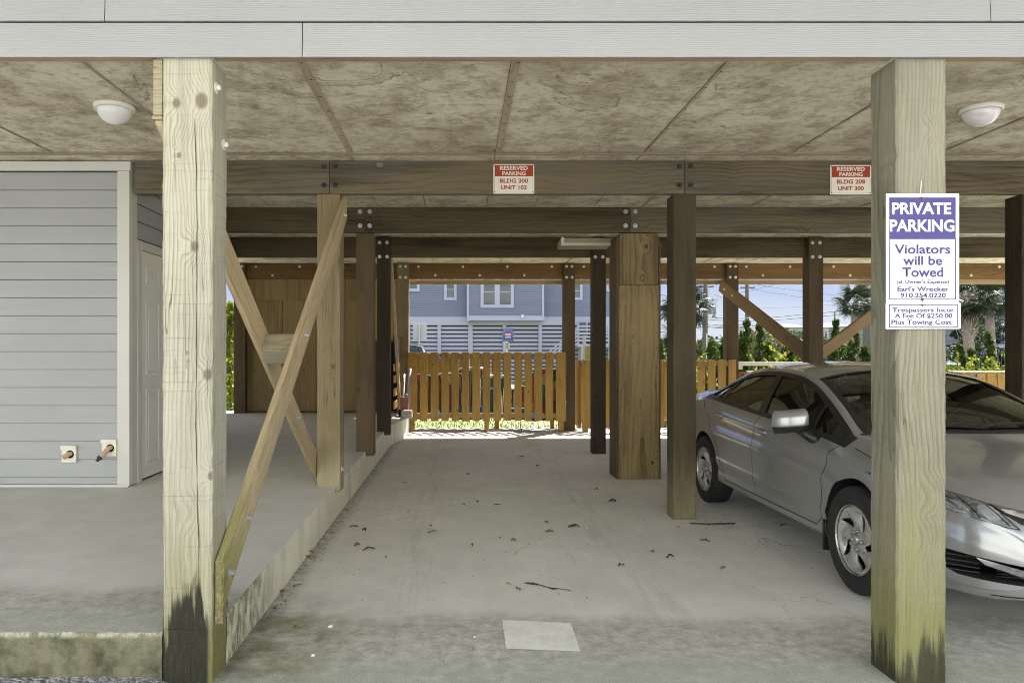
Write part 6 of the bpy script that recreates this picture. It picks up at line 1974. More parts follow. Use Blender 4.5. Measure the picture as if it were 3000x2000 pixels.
# ------------------------------------------------------------------ distant houses and trees
M['far_wall'] = plain('far_white_wall', (0.40, 0.41, 0.46), 0.7, var=0.03, scale=0.5)
M['far_roof'] = plain('far_grey_roof', (0.14, 0.145, 0.17), 0.9, var=0.08, scale=0.6)
def far_house(u0, u1, vt, ve, Y, label, decks=True):
    x0, x1 = UX(u0, Y), UX(u1, Y); ze, zt3 = UZ(ve, Y), UZ(vt, Y)
    t = thing('beach_house', ((x0+x1)/2, Y, -0.15), label, 'house', 'far beach houses with hipped grey roofs')
    m = MB(); m.box(x0+0.6, x1-0.6, Y, Y+10, -0.15, ze); m.build('wall', M['far_wall'], t)
    b_ = bmesh.new()
    A = [b_.verts.new(p) for p in ((x0, Y-0.8, ze), (x1, Y-0.8, ze), (x1, Y+11, ze), (x0, Y+11, ze))]
    xm = (x0+x1)/2; q = (x1-x0)*0.16
    B_ = [b_.verts.new((xm-q, Y+5, zt3)), b_.verts.new((xm+q, Y+5, zt3))]
    for f in ((A[0], A[1], B_[1], B_[0]), (A[1], A[2], B_[1]), (A[2], A[3], B_[0], B_[1]), (A[3], A[0], B_[0]), (A[3], A[2], A[1], A[0])): b_.faces.new(f)
    m = MB(); m.merge(b_); m.build('roof', M['far_roof'], t)
    nf = 3; w = x1-x0-1.2
    for fl in range(nf):
        zf = ze - 2.9*(fl+1)
        for k in range(3):
            xa = x0+0.6+w*(0.12+0.28*k)
            m = MB(); m.box(xa, xa+w*0.16, Y-0.05, Y-0.005, zf+0.3, zf+2.2, 0.02); m.build('window', M['pane'], t)
        m = MB(); m.box(x0+0.6, x1-0.6, Y-1.3, Y-0.06, zf-0.15, zf)
        m.box(x0+0.6, x1-0.6, Y-1.3, Y-1.22, zf+0.95, zf+1.05)
        n_ = int(w/0.7)
        for k in range(n_+1): m.box(x0+0.6+k*w/n_-0.03, x0+0.6+k*w/n_+0.03, Y-1.29, Y-1.23, zf, zf+0.95)
        m.build('balcony', M['far_wall'], t)
far_house(1808, 1862, 741, 752, 120, 'far white house with hipped roof left of the post where braces meet')
far_house(1868, 1912, 740, 752, 120, 'far white house with balconies right of the post where braces meet')
far_house(1906, 1968, 739, 750, 122, 'far white house partly behind the right hand brace')
far_house(1566, 1620, 779, 790, 135, 'low far house with a grey roof behind the transformer pole', False)
def far_tree(u, v, Y, w, h, seed, label, mat='lf_tree', n=1600, sz=0.28, trunk=True):
    c = U(u, v, Y)
    t = thing('distant_tree', (c.x, Y, -0.15), label, 'tree', 'trees in the far background')
    rng = np.random.default_rng(seed); pts = []
    for k in range(14):
        cx = c.x + rng.uniform(-.5, .5)*w; cz = c.z - h*0.5*rng.uniform(0.1, 1.6); cr_ = w*rng.uniform(0.14, 0.26)
        q = rng.normal(size=(n//14, 3)); q /= np.linalg.norm(q, axis=1)[:, None]; q *= cr_*rng.uniform(0.3, 1, n//14)[:, None]**0.5
        q[:, 2] *= 0.7
        pts.append(q + np.array([cx, Y + rng.uniform(-.5, .5)*w*0.5, cz]))
    leaf_cloud('crown', M[mat], np.concatenate(pts), sz, seed, 1.7, 0.1, t, origin=t["_o"])
    m = MB(); m.tube([(c.x, Y, -0.15), (c.x+0.1, Y, c.z-h*0.5), (c.x, Y, c.z)], [w*0.05, w*0.035, 0.02], 7)
    for k in range(4): m.tube([(c.x, Y, c.z-h*0.6), (c.x+rng.uniform(-.4, .4)*w, Y, c.z-h*0.1)], [w*0.02, 0.01], 5)
    m.build('trunk', M['bark'], t)
ft = [(1530, 796, 70, 6, 4, 'lf_tree', 'far green tree just right of the boxed column'), (1576, 788, 66, 4, 3.4, 'lf_tree', 'far tree left of the transformer pole'),
      (1652, 782, 85, 5, 4, 'lf_tree', 'far flat topped tree left of the back post'), (1684, 786, 80, 5, 4, 'lf_tree', 'far tree behind the back post'),
      (1706, 776, 62, 3.2, 4, 'lf_dry', 'dry brown tree right of the back post'), (1735, 758, 58, 3.6, 5, 'lf_dry', 'dry brown shrubby tree behind the tall junipers'),
      (1765, 776, 74, 5.5, 4.5, 'lf_tree', 'far green tree below the slanting brace'), (1812, 760, 80, 6.0, 4.8, 'lf_tree', 'pale green far tree in front of the white house'),
      (1850, 785, 75, 5, 4, 'lf_tree', 'far tree behind the post where the braces meet'), (1935, 790, 66, 4, 3.4, 'lf_dry', 'dry bush below the far white house'),
      (1975, 776, 60, 3.6, 3.6, 'lf_dry', 'orange brown tree left of the dark utility pole'), (2215, 742, 29, 1.6, 2.2, 'lf_tree', 'small dark tree beside the boot covered palm trunk'),
      (2240, 733, 33, 1.8, 1.2, 'lf_hedge', 'dark pine branch in front of the shingled wall')]
for i, (u, v, Y, w, h, mt, lb) in enumerate(ft): far_tree(u, v, Y, w, h, 200+i, lb, mt, 1500, 0.05*w if w > 2 else 0.09)
# a low far treeline that reads as one mass
rng = np.random.default_rng(77); n = 7000
xx = rng.uniform(-90, 160, n)
hh = 4.2 + 1.6*np.sin(xx*0.21) + 1.1*np.sin(xx*0.63+1)
o = leaf_cloud('distant_treeline', M['lf_tree'], np.stack([xx, 175 + rng.uniform(-4, 4, n), rng.uniform(0, 1, n)**0.7*hh - 0.2], 1), 0.9, 78, 1.5, 0.1)
tag(o, 'low far treeline along the horizon', 'treeline', kind='stuff')
# ------------------------------------------------------------------ the parked sedan
def pchip(pts):
    xs = np.array([p[0] for p in pts], float); ys = np.array([p[1] for p in pts], float)
    h = np.diff(xs); d = np.diff(ys)/h
    m_ = np.zeros(len(xs)); m_[0] = d[0]; m_[-1] = d[-1]
    for i in range(1, len(xs)-1):
        if d[i-1]*d[i] > 0:
            w1 = 2*h[i]+h[i-1]; w2 = h[i]+2*h[i-1]
            m_[i] = (w1+w2)/(w1/d[i-1]+w2/d[i])
    def f(x):
        x = min(max(x, xs[0]), xs[-1]); i = int(min(len(h)-1, max(0, np.searchsorted(xs, x)-1)))
        t = (x-xs[i])/h[i]
        return float((2*t**3-3*t**2+1)*ys[i] + (t**3-2*t**2+t)*h[i]*m_[i] + (-2*t**3+3*t**2)*ys[i+1] + (t**3-t**2)*h[i]*m_[i+1])
    return f
LEN = 4.52
c_zs = pchip([(0, .37), (.015, .30), (.05, .255), (.12, .24), (.6, .235), (1.0, .235), (3.6, .24), (4.15, .27), (4.4, .32), (4.49, .40), (LEN, .48)])
c_wm = pchip([(0, .40), (.015, .53), (.04, .61), (.09, .69), (.18, .765), (.33, .822), (.55, .856), (.93, .876), (1.5, .880), (3.0, .880), (3.6, .878), (3.95, .862), (4.25, .815), (4.40, .76), (4.48, .69), (LEN, .55)])
c_zc = pchip([(0, .50), (.015, .56), (.04, .615), (.08, .665), (.15, .715), (.3, .77), (.5, .82), (.75, .87), (.95, .905), (1.08, .945), (1.3, 1.055), (1.6, 1.185), (1.9, 1.285), (2.15, 1.335), (2.45, 1.362), (2.75, 1.366), (3.0, 1.352), (3.3, 1.310), (3.6, 1.230), (3.9, 1.130), (4.1, 1.075), (4.3, 1.068), (4.40, 1.055), (4.46, 1.0), (4.50, .85), (LEN, .70)])
c_wr = pchip([(0, .28), (.05, .44), (.2, .57), (.5, .63), (1.0, .69), (1.15, .70), (1.5, .66), (1.9, .61), (2.2, .585), (2.7, .575), (3.1, .575), (3.5, .59), (3.9, .625), (4.15, .64), (4.4, .56), (LEN, .36)])
c_zr = pchip([(0, .49), (.05, .61), (.1, .655), (.2, .71), (.5, .79), (.95, .865), (1.12, .90), (1.5, 1.075), (1.9, 1.225), (2.2, 1.285), (2.7, 1.302), (3.1, 1.275), (3.4, 1.210), (3.8, 1.09), (4.1, 1.045), (4.3, 1.035), (4.40, 1.02), (4.46, .965), (LEN, .69)])
c_zb = pchip([(0, .48), (.05, .585), (.1, .62), (.2, .665), (.5, .735), (.95, .805), (1.15, .838), (1.5, .875), (2.4, .925), (3.2, .968), (3.7, .99), (4.1, .995), (4.38, .98), (4.46, .92), (LEN, .68)])
c_off = pchip([(0, .03), (.1, .045), (.5, .06), (1.2, .072), (3.5, .078), (4.1, .085), (LEN, .06)])
def half_section(l, inset=0.0, zlow=None):
    zs, wm, zc, wr, zr, zb, off = c_zs(l), c_wm(l), c_zc(l), c_wr(l), c_zr(l), c_zb(l), c_off(l)
    k = zb - zs
    # bodyside sculpting
    fade = min(1, max(0, (l-0.55)/0.4)) * min(1, max(0, (4.15-l)/0.4))
    P = [(0, zs), (0.6*wm, zs), (wm-.075, zs+.004), (wm-.034, zs+.02), (wm-.022, zs+.05+.02*fade),
         (wm-.026*fade-.006, zs+.15*k+.03*fade), (wm-.010*fade-.004, zs+.26*k+.02*fade), (wm-.016*fade-.003, zs+.32*k+.02*fade), (wm-.012*fade-.001, zs+.52*k), (wm, zs+.655*k),
         (wm-.012*fade-.004, zs+.70*k), (wm-.018*fade-.010, zs+.80*k), (wm-.022, zs+.875*k), (wm-.040, zs+.935*k), (wm-off, zb)]
    wb = wm-off
    for f, bl in ((.25, .010), (.5, .014), (.75, .010)):
        P.append((wb+(wr-wb)*f+bl*min(1, max(0, (zr-zb)/.2)), zb+(zr-zb)*f))
    P.append((wr, zr))
    for f in (.95, .86, .7, .5, .25, 0):
        P.append((wr*f, zr+(zc-zr)*(1-f**2.3)))
    return P
def stations(a, b_):
    s = list(np.concatenate([np.array([0, .006, .015, .026, .04, .055, .075, .1, .13, .165, .2, .25, .3, .36, .42, .5]), np.arange(.58, 4.1, .07), np.array([4.12, 4.18, 4.24, 4.3, 4.34, 4.38, 4.41, 4.435, 4.46, 4.48, 4.495, 4.508, 4.52])]))
    return [x for x in s if a <= x <= b_]
def resample(P, n):
    P = np.array(P); d = np.concatenate([[0], np.cumsum(np.linalg.norm(np.diff(P, axis=0), axis=1))])
    # keep key points, add midpoints by Catmull-Rom
    out = []
    for i in range(len(P)-1):
        p0 = P[max(i-1, 0)]; p1 = P[i]; p2 = P[i+1]; p3 = P[min(i+2, len(P)-1)]
        for t in (0.0, 0.5):
            if t == 0: out.append(p1)
            else:
                q = 0.5*((2*p1)+(-p0+p2)*t+(2*p0-5*p1+4*p2-p3)*t*t+(-p0+3*p1-3*p2+p3)*t**3)
                lin = (p1+p2)/2
                out.append(0.6*q+0.4*lin)
    out.append(P[-1])
    return out
def loft(secs):
    """secs: list of (l, halfsection) -> closed bmesh, X lateral, Y along the car"""
    bm = bmesh.new(); rings = []
    for l, H in secs:
        ring = [(x, z) for x, z in H] + [(-x, z) for x, z in H[-2:0:-1]]
        rings.append([bm.verts.new((x, l, z)) for x, z in ring])
    n = len(rings[0])
    for a, c in zip(rings, rings[1:]):
        for k in range(n): bm.faces.new((a[k], a[(k+1) % n], c[(k+1) % n], c[k]))
    bm.faces.new(rings[0][::-1]); bm.faces.new(rings[-1])
    bmesh.ops.recalc_face_normals(bm, faces=bm.faces)
    for f in bm.faces: f.smooth = True
    return bm
WY1, WY2, WR = 0.94, 3.61, 0.3175
def sedan(label, paint, group=None):
    car = empty('parked_car', (0, 0, 0), label, 'car', group); car["kind"] = "thing"; car["_o"] = [0, 0, 0]
    body_bm = loft([(l, resample(half_section(l), 0)) for l in stations(0, LEN)])
    bvh = BVHTree.FromBMesh(body_bm)
    # ---- cutters
    def tmp(bm, name):
        me = bpy.data.meshes.new(name); bm.to_mesh(me); bm.free(); o = bpy.data.objects.new(name, me); COL.objects.link(o); return o
    cut = []
    inn = []
    for l in stations(1.18, 4.02):
        wm, wr, zr, zb, zc, off = c_wm(l), c_wr(l), c_zr(l), c_zb(l), c_zc(l), c_off(l)
        e = 0.035
        zf = .40
        H = [(0, zf), (wm-.14, zf), (wm-.12, zf+.2), (wm-off-e, zb-.02), ((wm-off+wr)/2+.012-e, (zb+zr)/2), (wr-e, zr-.03)]
        for f in (.86, .5, 0): H.append((wr*f*0.97, zr+(zc-zr)*(1-f**2.3)-.032))
        inn.append((l, H))
    cut.append(tmp(loft(inn), 'cut'))
    bm = bmesh.new()
    for ly in (WY1, WY2):
        for sx in (-1, 1):
            bmesh.ops.create_cone(bm, cap_ends=True, segments=48, radius1=.352, radius2=.352, depth=.36, matrix=Matrix.Translation((sx*.82, ly, WR+.012)) @ Matrix.Rotation(R(90), 4, 'Y'))
    cut.append(tmp(bm, 'cut'))
    # side window outline (l,z)
    zbelt = lambda l: c_zb(l)+.012
    up = pchip([(1.17, .885), (1.3, .952), (1.6, 1.090), (1.9, 1.195), (2.2, 1.250), (2.6, 1.268), (2.95, 1.253), (3.25, 1.205), (3.5, 1.125), (3.66, 1.055), (3.74, 1.005)])
    def wout(m_):
        """window outline (l,z), shrunk by m_"""
        ls = [l for l in np.linspace(1.15, 3.80, 400) if up(l)-m_ > zbelt(l)+m_+.006]
        l0, l1 = ls[0]+max(0, m_)*.6, ls[-1]-max(0, m_)*.6
        return [(l, zbelt(l)+m_) for l in np.linspace(l0, l1, 46)] + [(l, up(l)-m_) for l in np.linspace(l1, l0, 60)]
    hole = wout(.016)
    XL = Matrix(((0, 0, 1, -1.2), (1, 0, 0, 0), (0, 1, 0, 0), (0, 0, 0, 1)))
    bm = bmesh.new(); va = [bm.verts.new((-1.2, p[0], p[1])) for p in hole]; vb = [bm.verts.new((1.2, p[0], p[1])) for p in hole]
    bm.faces.new(va); bm.faces.new(vb[::-1])
    for k in range(len(hole)): bm.faces.new((va[k], va[(k+1) % len(hole)], vb[(k+1) % len(hole)], vb[k]))
    bmesh.ops.recalc_face_normals(bm, faces=bm.faces); cut.append(tmp(bm, 'cut'))
    def plan(lf, lr, margin, bow_f, bow_r):
        n = 24; P = []
        for k in range(n+1):
            l = lf+(lr-lf)*k/n; P.append((c_wr(l)-margin, l))
        P2 = []
        for k in range(1, 16):
            f = 1-2*k/16; P2.append((f*(c_wr(lr)-margin), lr+bow_r*(1-f*f)))
        P3 = [(-x, l) for x, l in P[::-1]]
        P4 = []
        for k in range(1, 16):
            f = -1+2*k/16; P4.append((f*(c_wr(lf)-margin), lf-bow_f*(1-f*f)))
        return P+P2+P3+P4
    ws = plan(1.17, 1.94, .035, .10, .05)
    rw = plan(3.36, 3.92, .055, -.02, .05)
    for pl, z0 in ((ws, .86), (rw, 1.0)):
        bm = bmesh.new(); va = [bm.verts.new((p[0], p[1], z0)) for p in pl]; vb = [bm.verts.new((p[0], p[1], 1.6)) for p in pl]
        bm.faces.new(va); bm.faces.new(vb[::-1])
        for k in range(len(pl)): bm.faces.new((va[k], va[(k+1) % len(pl)], vb[(k+1) % len(pl)], vb[k]))
        bmesh.ops.recalc_face_normals(bm, faces=bm.faces); cut.append(tmp(bm, 'cut'))
    # lower grille mouth and upper grille, carved in from the front
    def front_cut(P, l0, l1):
        bm = bmesh.new(); va = [bm.verts.new((p[0], l0, p[1])) for p in P]; vb = [bm.verts.new((p[0], l1, p[1])) for p in P]
        bm.faces.new(va); bm.faces.new(vb[::-1])
        for k in range(len(P)): bm.faces.new((va[k], va[(k+1) % len(P)], vb[(k+1) % len(P)], vb[k]))
        bmesh.ops.recalc_face_normals(bm, faces=bm.faces); return tmp(bm, 'cut')
    mh = [(0, .332), (.55, .332), (.76, .345), (.825, .395), (.80, .462), (.65, .440), (.53, .42), (.3, .402), (0, .396)]
    mouth = mh + [(-x, z) for x, z in mh[-2:0:-1]]
    cut.append(front_cut(mouth, -.1, .36))
    bo = tmp(body_bm.copy(), 'car_body')
    for c_ in cut:
        md = bo.modifiers.new('b', 'BOOLEAN'); md.operation = 'DIFFERENCE'; md.object = c_; md.solver = 'EXACT'
    dg = bpy.context.evaluated_depsgraph_get()
    me = bpy.data.meshes.new_from_object(bo.evaluated_get(dg))
    bpy.data.objects.remove(bo)
    for c_ in cut: bpy.data.objects.remove(c_)
    # inner faces (not on the outer skin) get the dark lining
    me.materials.clear(); me.materials.append(paint); me.materials.append(M['car_black'])
    for p in me.polygons:
        c = p.center
        hit = bvh.find_nearest(c)
        p.material_index = 0 if hit[3] < .012 else 1
        if p.material_index == 0 and hit[1].dot(p.normal) < 0.2: p.material_index = 1
        p.use_smooth = True
    me.set_sharp_from_angle(angle=R(38))
    body = link_mesh('body', me, None, car)
    # ---- projection helpers
    def on_side(l, z, sx, off):
        h = bvh.ray_cast(Vector((sx*1.5, l, z)), Vector((-sx, 0, 0)))
        if h[0] is None: return Vector((sx*c_wm(l), l, z)), Vector((sx, 0, 0))
        return h[0]+h[1]*off, h[1]
    def on_top(x, l, off):
        h = bvh.ray_cast(Vector((x, l, 2)), Vector((0, 0, -1)))
        return (h[0]+h[1]*off, h[1]) if h[0] is not None else (Vector((x, l, 1)), Vector((0, 0, 1)))
    def on_front(x, z, off):
        h = bvh.ray_cast(Vector((x, -1, z)), Vector((0, 1, 0)))
        return (h[0]+h[1]*off, h[1]) if h[0] is not None else (Vector((x, .3, z)), Vector((0, -1, 0)))
    def on_corner(x, z, off, sx):
        """seen from the front corner"""
        d = Vector((-sx*0.62, 0.78, 0)).normalized()
        # x here is the real lateral coordinate: search along y
        h = bvh.ray_cast(Vector((x, 0, z))-d*2.0+Vector((0, 0, 0)), d)
        return (h[0]+h[1]*off, h[1]) if h[0] is not None else (Vector((x, .3, z)), -d)
    def patch(poly, fn, holes=None, step=.03):
        poly = [Vector((p[0], p[1])) for p in poly]
        n = len(poly)
        xs = [p.x for p in poly]; ys = [p.y for p in poly]
        def inside(x, y):
            r_ = False; j = n-1
            for i in range(n):
                if (poly[i].y > y) != (poly[j].y > y) and x < (poly[j].x-poly[i].x)*(y-poly[i].y)/(poly[j].y-poly[i].y)+poly[i].x: r_ = not r_
                j = i
            return r_
        pts = list(poly)
        gx_ = np.arange(min(xs)+step/2, max(xs), step); gy_ = np.arange(min(ys)+step/2, max(ys), step)
        for a in gx_:
            for b_ in gy_:
                if inside(a, b_) and min((Vector((a, b_))-p).length for p in poly) > step*.45: pts.append(Vector((a, b_)))
        r_ = delaunay_2d_cdt(pts, [], [list(range(n))], 1, 1e-5)
        bm = bmesh.new()
        vs = [bm.verts.new(fn(v.x, v.y)) for v in r_[0]]
        for f in r_[2]:
            try: q = bm.faces.new([vs[i] for i in f]); q.smooth = True
            except ValueError: pass
        bmesh.ops.recalc_face_normals(bm, faces=bm.faces)
        return bm
    def addp(name, bm, mat, parent=car, outward=None):
        if outward is not None:
            s_ = sum((f.normal.dot(Vector(outward))*f.calc_area() for f in bm.faces), 0)
            if s_ < 0: bmesh.ops.reverse_faces(bm, faces=bm.faces[:])
        me_ = bpy.data.meshes.new(name); bm.to_mesh(me_); bm.free(); return link_mesh(name, me_, mat, parent)
    def ring(outer, inner, fn):
        bm = bmesh.new(); a = [bm.verts.new(fn(*p)) for p in outer]; c = [bm.verts.new(fn(*p)) for p in inner]; n = len(a)
        for k in range(n):
            f = bm.faces.new((a[k], a[(k+1) % n], c[(k+1) % n], c[k])); f.smooth = True
        return bm
    def strip(pts, w, fn, dirn):
        """band of width w following 2D pts"""
        bm = bmesh.new(); rows = []
        for i, p in enumerate(pts):
            a = pts[max(i-1, 0)]; c = pts[min(i+1, len(pts)-1)]
            t = Vector((c[0]-a[0], c[1]-a[1])).normalized(); s_ = Vector((-t.y, t.x))*w/2
            rows.append((bm.verts.new(fn(p[0]+s_.x, p[1]+s_.y)), bm.verts.new(fn(p[0]-s_.x, p[1]-s_.y))))
        for a, c in zip(rows, rows[1:]): bm.faces.new((a[0], a[1], c[1], c[0]))
        return bm
    for sx in (-1, 1):
        fn_in = lambda l, z: on_side(l, z, sx, -.006)[0]
        gl = addp('side_window', patch(wout(.010), fn_in, step=.07), M['car_glass'], outward=(sx, 0, 0))
        fo = lambda l, z: on_side(l, z, sx, .0025)[0]
        fr = ring(wout(-.012), wout(.022), fo)
        # pillars across the window band
        def pillar(l0b, l1b, l0t, l1t):
            n = 10; bm = bmesh.new(); rows = []
            for k in range(n+1):
                f = k/n; la = l0b+(l0t-l0b)*f; lb_ = l1b+(l1t-l1b)*f
                za = zbelt(la)+.01+(up(la)-zbelt(la)-.015)*f; zb_ = zbelt(lb_)+.01+(up(lb_)-zbelt(lb_)-.015)*f
                rows.append((bm.verts.new(on_side(la, za, sx, .0018)[0]), bm.verts.new(on_side(lb_, zb_, sx, .0018)[0])))
            for a, c in zip(rows, rows[1:]): bm.faces.new((a[0], a[1], c[1], c[0]))
            return bm
        tm = MB()
        for b_ in (fr, pillar(2.375, 2.50, 2.46, 2.565), pillar(1.555, 1.60, 1.60, 1.635), pillar(3.33, 3.36, 3.26, 3.29)): tm.merge(b_)
        # mirror patch: solid black triangle at the front of the glass
        tri = [(1.19, zbelt(1.2)-.006), (1.36, zbelt(1.36)), (1.375, up(1.375)+.008), (1.28, up(1.28)+.006)]
        tm.merge(patch(tri, lambda l, z: on_side(l, z, sx, .003)[0], step=.05))
        addp('window_trim', tm.bm, M['car_trim'], gl, outward=(sx, 0, 0))
        # shut lines
        sh = MB()
        fl = lambda l, z: on_side(l, z, sx, .0012)[0]
        fdoor = [(1.21, zbelt(1.2)-.015), (1.262, .80), (1.292, .70), (1.318, .58), (1.335, .46), (1.352, .36), (1.40, .305)]
        mdoor = [(2.43, zbelt(2.43)-.01), (2.455, .80), (2.465, .65), (2.455, .5), (2.43, .36), (2.41, .305)]
        rdoor = [(3.72, .96), (3.60, .90), (3.47, .78), (3.34, .66), (3.23, .52), (3.15, .40), (3.08, .315)]
        sill = [(l, .303) for l in np.linspace(1.40, 3.08, 30)]
        def dens(P, n=7):
            out = []
            for a, c in zip(P, P[1:]):
                for k in range(n): out.append((a[0]+(c[0]-a[0])*k/n, a[1]+(c[1]-a[1])*k/n))
            return out+[P[-1]]
        for P in (fdoor, mdoor, rdoor, sill): sh.merge(strip(dens(P), .007, fl, 1))
        belt = [(l, zbelt(l)-.055) for l in np.linspace(.62, 1.2, 14)]
        addp('shut_line', sh.bm, M['car_black'], body, outward=(sx, 0, 0))
        # hood edge line
        hb = MB(); hb.merge(strip([(x_, l_) for l_, x_ in [(l, sx*(c_wm(l)-c_off(l)-.028)) for l in np.linspace(.24, 1.08, 24)]], .006, lambda x, l: on_top(x, l, .0014)[0], 1))
        addp('hood_line', hb.bm, M['car_black'], body, outward=(0, 0, 1))
        # door handles
        for (l_, z_) in ((2.27, .818), (3.20, .868)):
            hm = MB()
            p0, nn = on_side(l_, z_, sx, 0)
            cup = [(l_+.055*math.cos(a)+.0, z_-.006+.036*math.sin(a)) for a in np.linspace(0, 2*math.pi, 22)[:-1]]
            cp = addp('handle_cup', patch(cup, lambda l, z: on_side(l, z, sx, .0015)[0], step=.03), M['car_shadow'], body, outward=(sx, 0, 0))  # flat patch, the hollow's shade put into its darker colour
            pts = [on_side(l_+d_, z_+.004, sx, o_)[0] for d_, o_ in ((.10, .004), (.085, .018), (.03, .026), (-.03, .026), (-.085, .018), (-.10, .004))]
            hm.tube(pts, [.008, .013, .014, .014, .013, .008], 10)
            addp('door_handle', hm.bm, paint, car)
        # mirror
        mx, ml, mz = sx*.985, 1.52, .972
        def mirror_shell(zlo, zhi, grow=1.0):
            bm = bmesh.new(); nA, nB = 22, 14; rings = []
            for j in range(nB+1):
                f = j/nB; zz = zlo+(zhi-zlo)*f
                q = (zz+.0)/.078; w = max(.05, 1-abs(q)**3.0)**.5
                rg = []
                for i in range(nA):
                    a = 2*math.pi*i/nA; cx_, cy_ = math.cos(a), math.sin(a)
                    xx = .112*math.copysign(abs(cx_)**.75, cx_)*(.80+.2*w); yy = (.085 if cy_ < 0 else .035)*math.copysign(abs(cy_)**.8, cy_)*w
                    rg.append(bm.verts.new((mx+sx*(xx*grow), ml+yy*grow+.02*(xx/.118), mz+zz+.012*(-xx/.118))))
                rings.append(rg)
            for a, c in zip(rings, rings[1:]):
                for i in range(nA):
                    f = bm.faces.new((a[i], a[(i+1) % nA], c[(i+1) % nA], c[i])); f.smooth = True
            bm.faces.new(rings[0][::-1]); bm.faces.new(rings[-1])
            bmesh.ops.recalc_face_normals(bm, faces=bm.faces)
            return bm
        mi_ = addp('wing_mirror', mirror_shell(-.028, .078), paint, car)
        lowm = MB(); lowm.merge(mirror_shell(-.078, -.0275, .985))
        lowm.tube([(mx-sx*.06, ml+.01, mz-.05), (sx*.845, ml-.03, mz-.115), (sx*.80, ml-.05, mz-.125)], [.032, .034, .030], 8)
        addp('mirror_base', lowm.bm, M['car_trim'], mi_)
        # wheels
        for ly in (WY1, WY2):
            wx_ = sx*.862
            T = Matrix.Translation((wx_, ly, WR)) @ Matrix.Rotation(R(90)*sx, 4, 'Y')
            tm = MB()
            prof = [(.2095, -.17), (.235, -.185), (.285, -.190), (.309, -.175), (.3165, -.15), (.3175, -.10), (.3175, -.04), (.3165, -.012), (.309, .002), (.297, .010), (.270, .016), (.245, .014), (.222, .006), (.2095, -.003), (.2095, -.17)]
            tm.lathe(prof, 64, T)
            tyre = addp('wheel', tm.bm, M['tyre'], car)
            # rim: polar sheet with five swept windows
            NA, NR = 300, 34
            bm = bmesh.new(); V = {}
            def hole_at(r, a):
                if r < .078 or r > .180: return False
                f = (r-.078)/.102
                sw = sx*(.50*f-.05)
                k = ((a+sw)/(2*math.pi/5)) % 1.0
                wdt = .165*math.sin(math.pi*min(1, max(.0, (f**.8)*.94+.04)))**.7
                return abs(k-.5) < wdt
            for j in range(NR+1):
                r = .018+(.202-.018)*j/NR
                for i in range(NA):
                    a = 2*math.pi*i/NA
                    f = min(1, max(0, (r-.078)/.102)); sw = sx*(.50*f-.05)
                    k = ((a+sw)/(2*math.pi/5)) % 1.0
                    zz = -.022+.016*math.exp(-((r-.19)/.02)**2)*1.2-.012*math.exp(-(r/.05)**2)*-1
                    zz += .011*math.cos((k)*2*math.pi)*math.sin(math.pi*f) + .004*math.sin(k*2*math.pi)*math.sin(math.pi*f)
                    V[j, i] = bm.verts.new((r*math.cos(a), r*math.sin(a), zz))
            for j in range(NR):
                for i in range(NA):
                    r = .018+(.202-.018)*(j+.5)/NR; a = 2*math.pi*(i+.5)/NA
                    if hole_at(r, a): continue
                    f = bm.faces.new((V[j, i], V[j, (i+1) % NA], V[j+1, (i+1) % NA], V[j+1, i])); f.smooth = True
            loose = [v for v in bm.verts if not v.link_faces]
            bmesh.ops.delete(bm, geom=loose, context='VERTS')
            e_ = bmesh.ops.extrude_face_region(bm, geom=bm.faces[:], use_keep_orig=True)
            bmesh.ops.translate(bm, vec=(0, 0, -.014), verts=[g_ for g_ in e_['geom'] if isinstance(g_, bmesh.types.BMVert)])
            bmesh.ops.recalc_face_normals(bm, faces=bm.faces)
            rm = MB(); rm.merge(bm, T)
            rm.lathe([(.2025, -.004), (.2035, .005), (.206, .007), (.2085, .003), (.2085, -.03)], 64, T)
            rim = addp('rim', rm.bm, M['rim'], tyre)
            dk = MB(); dk.lathe([(.0, -.075), (.10, -.07), (.2, -.09), (.2035, -.02)], 48, T); addp('brake_backing', dk.bm, M['car_black'], tyre)
            hb_ = MB()
            hb_.lathe([(.036, -.016), (.034, .0), (.026, .004), (0, .005)], 28, T)
            for k in range(5):
                a = 2*math.pi*(k+.5)/5+.3
                hb_.lathe([(.0115, -.018), (.0115, -.004), (.008, -.002), (0, -.002)], 10, T @ Matrix.Translation((.057*math.cos(a), .057*math.sin(a), 0)))
            addp('hub_cap', hb_.bm, M['rim_dark'], tyre)
            em = MB()
            for q in ((-.011, -.0075, -.014, .014), (.0075, .011, -.014, .014), (-.0075, .0075, -.002, .002)):
                em.box(q[0], q[1], q[2], q[3], .0052, .0068, M=T @ Matrix.Rotation(R(90)*-sx, 4, 'Z'))
            addp('emblem', em.bm, M['chrome'], tyre)
        # mud flap behind the front wheel
        mf = MB(); mf.box(sx*.80 if sx > 0 else -.865, .865 if sx > 0 else -.80, WY1+.355, WY1+.375, .16, .36, .004)
        for z_ in (.30, .35): mf.lathe([(.008, 0), (.008, .004), (0, .005)], 8, Matrix.Translation((sx*.85, WY1+.354, z_)) @ Matrix.Rotation(R(90), 4, 'X'))
        addp('mud_flap', mf.bm, M['car_trim'], car)
        # headlight: outline in (x,z), swept back round the corner
        HLp = [(.615, .690), (.585, .64), (.555, .593), (.62, .603), (.69, .626), (.76, .648), (.812, .69), (.838, .735), (.80, .739), (.73, .728), (.67, .710)]
        HLp = [(sx*a, z) for a, z in HLp]
        def fr_pt(x, z, off):
            # walk along the nose: find l where the half-width at this height equals |x|
            h = bvh.ray_cast(Vector((x, -1, z)), Vector((0, 1, 0)))
            if h[0] is not None: return h[0]+h[1]*off
            return Vector((x, .5, z))
        bmL = patch(HLp, lambda x, z: fr_pt(x, z, .0035), step=.022)
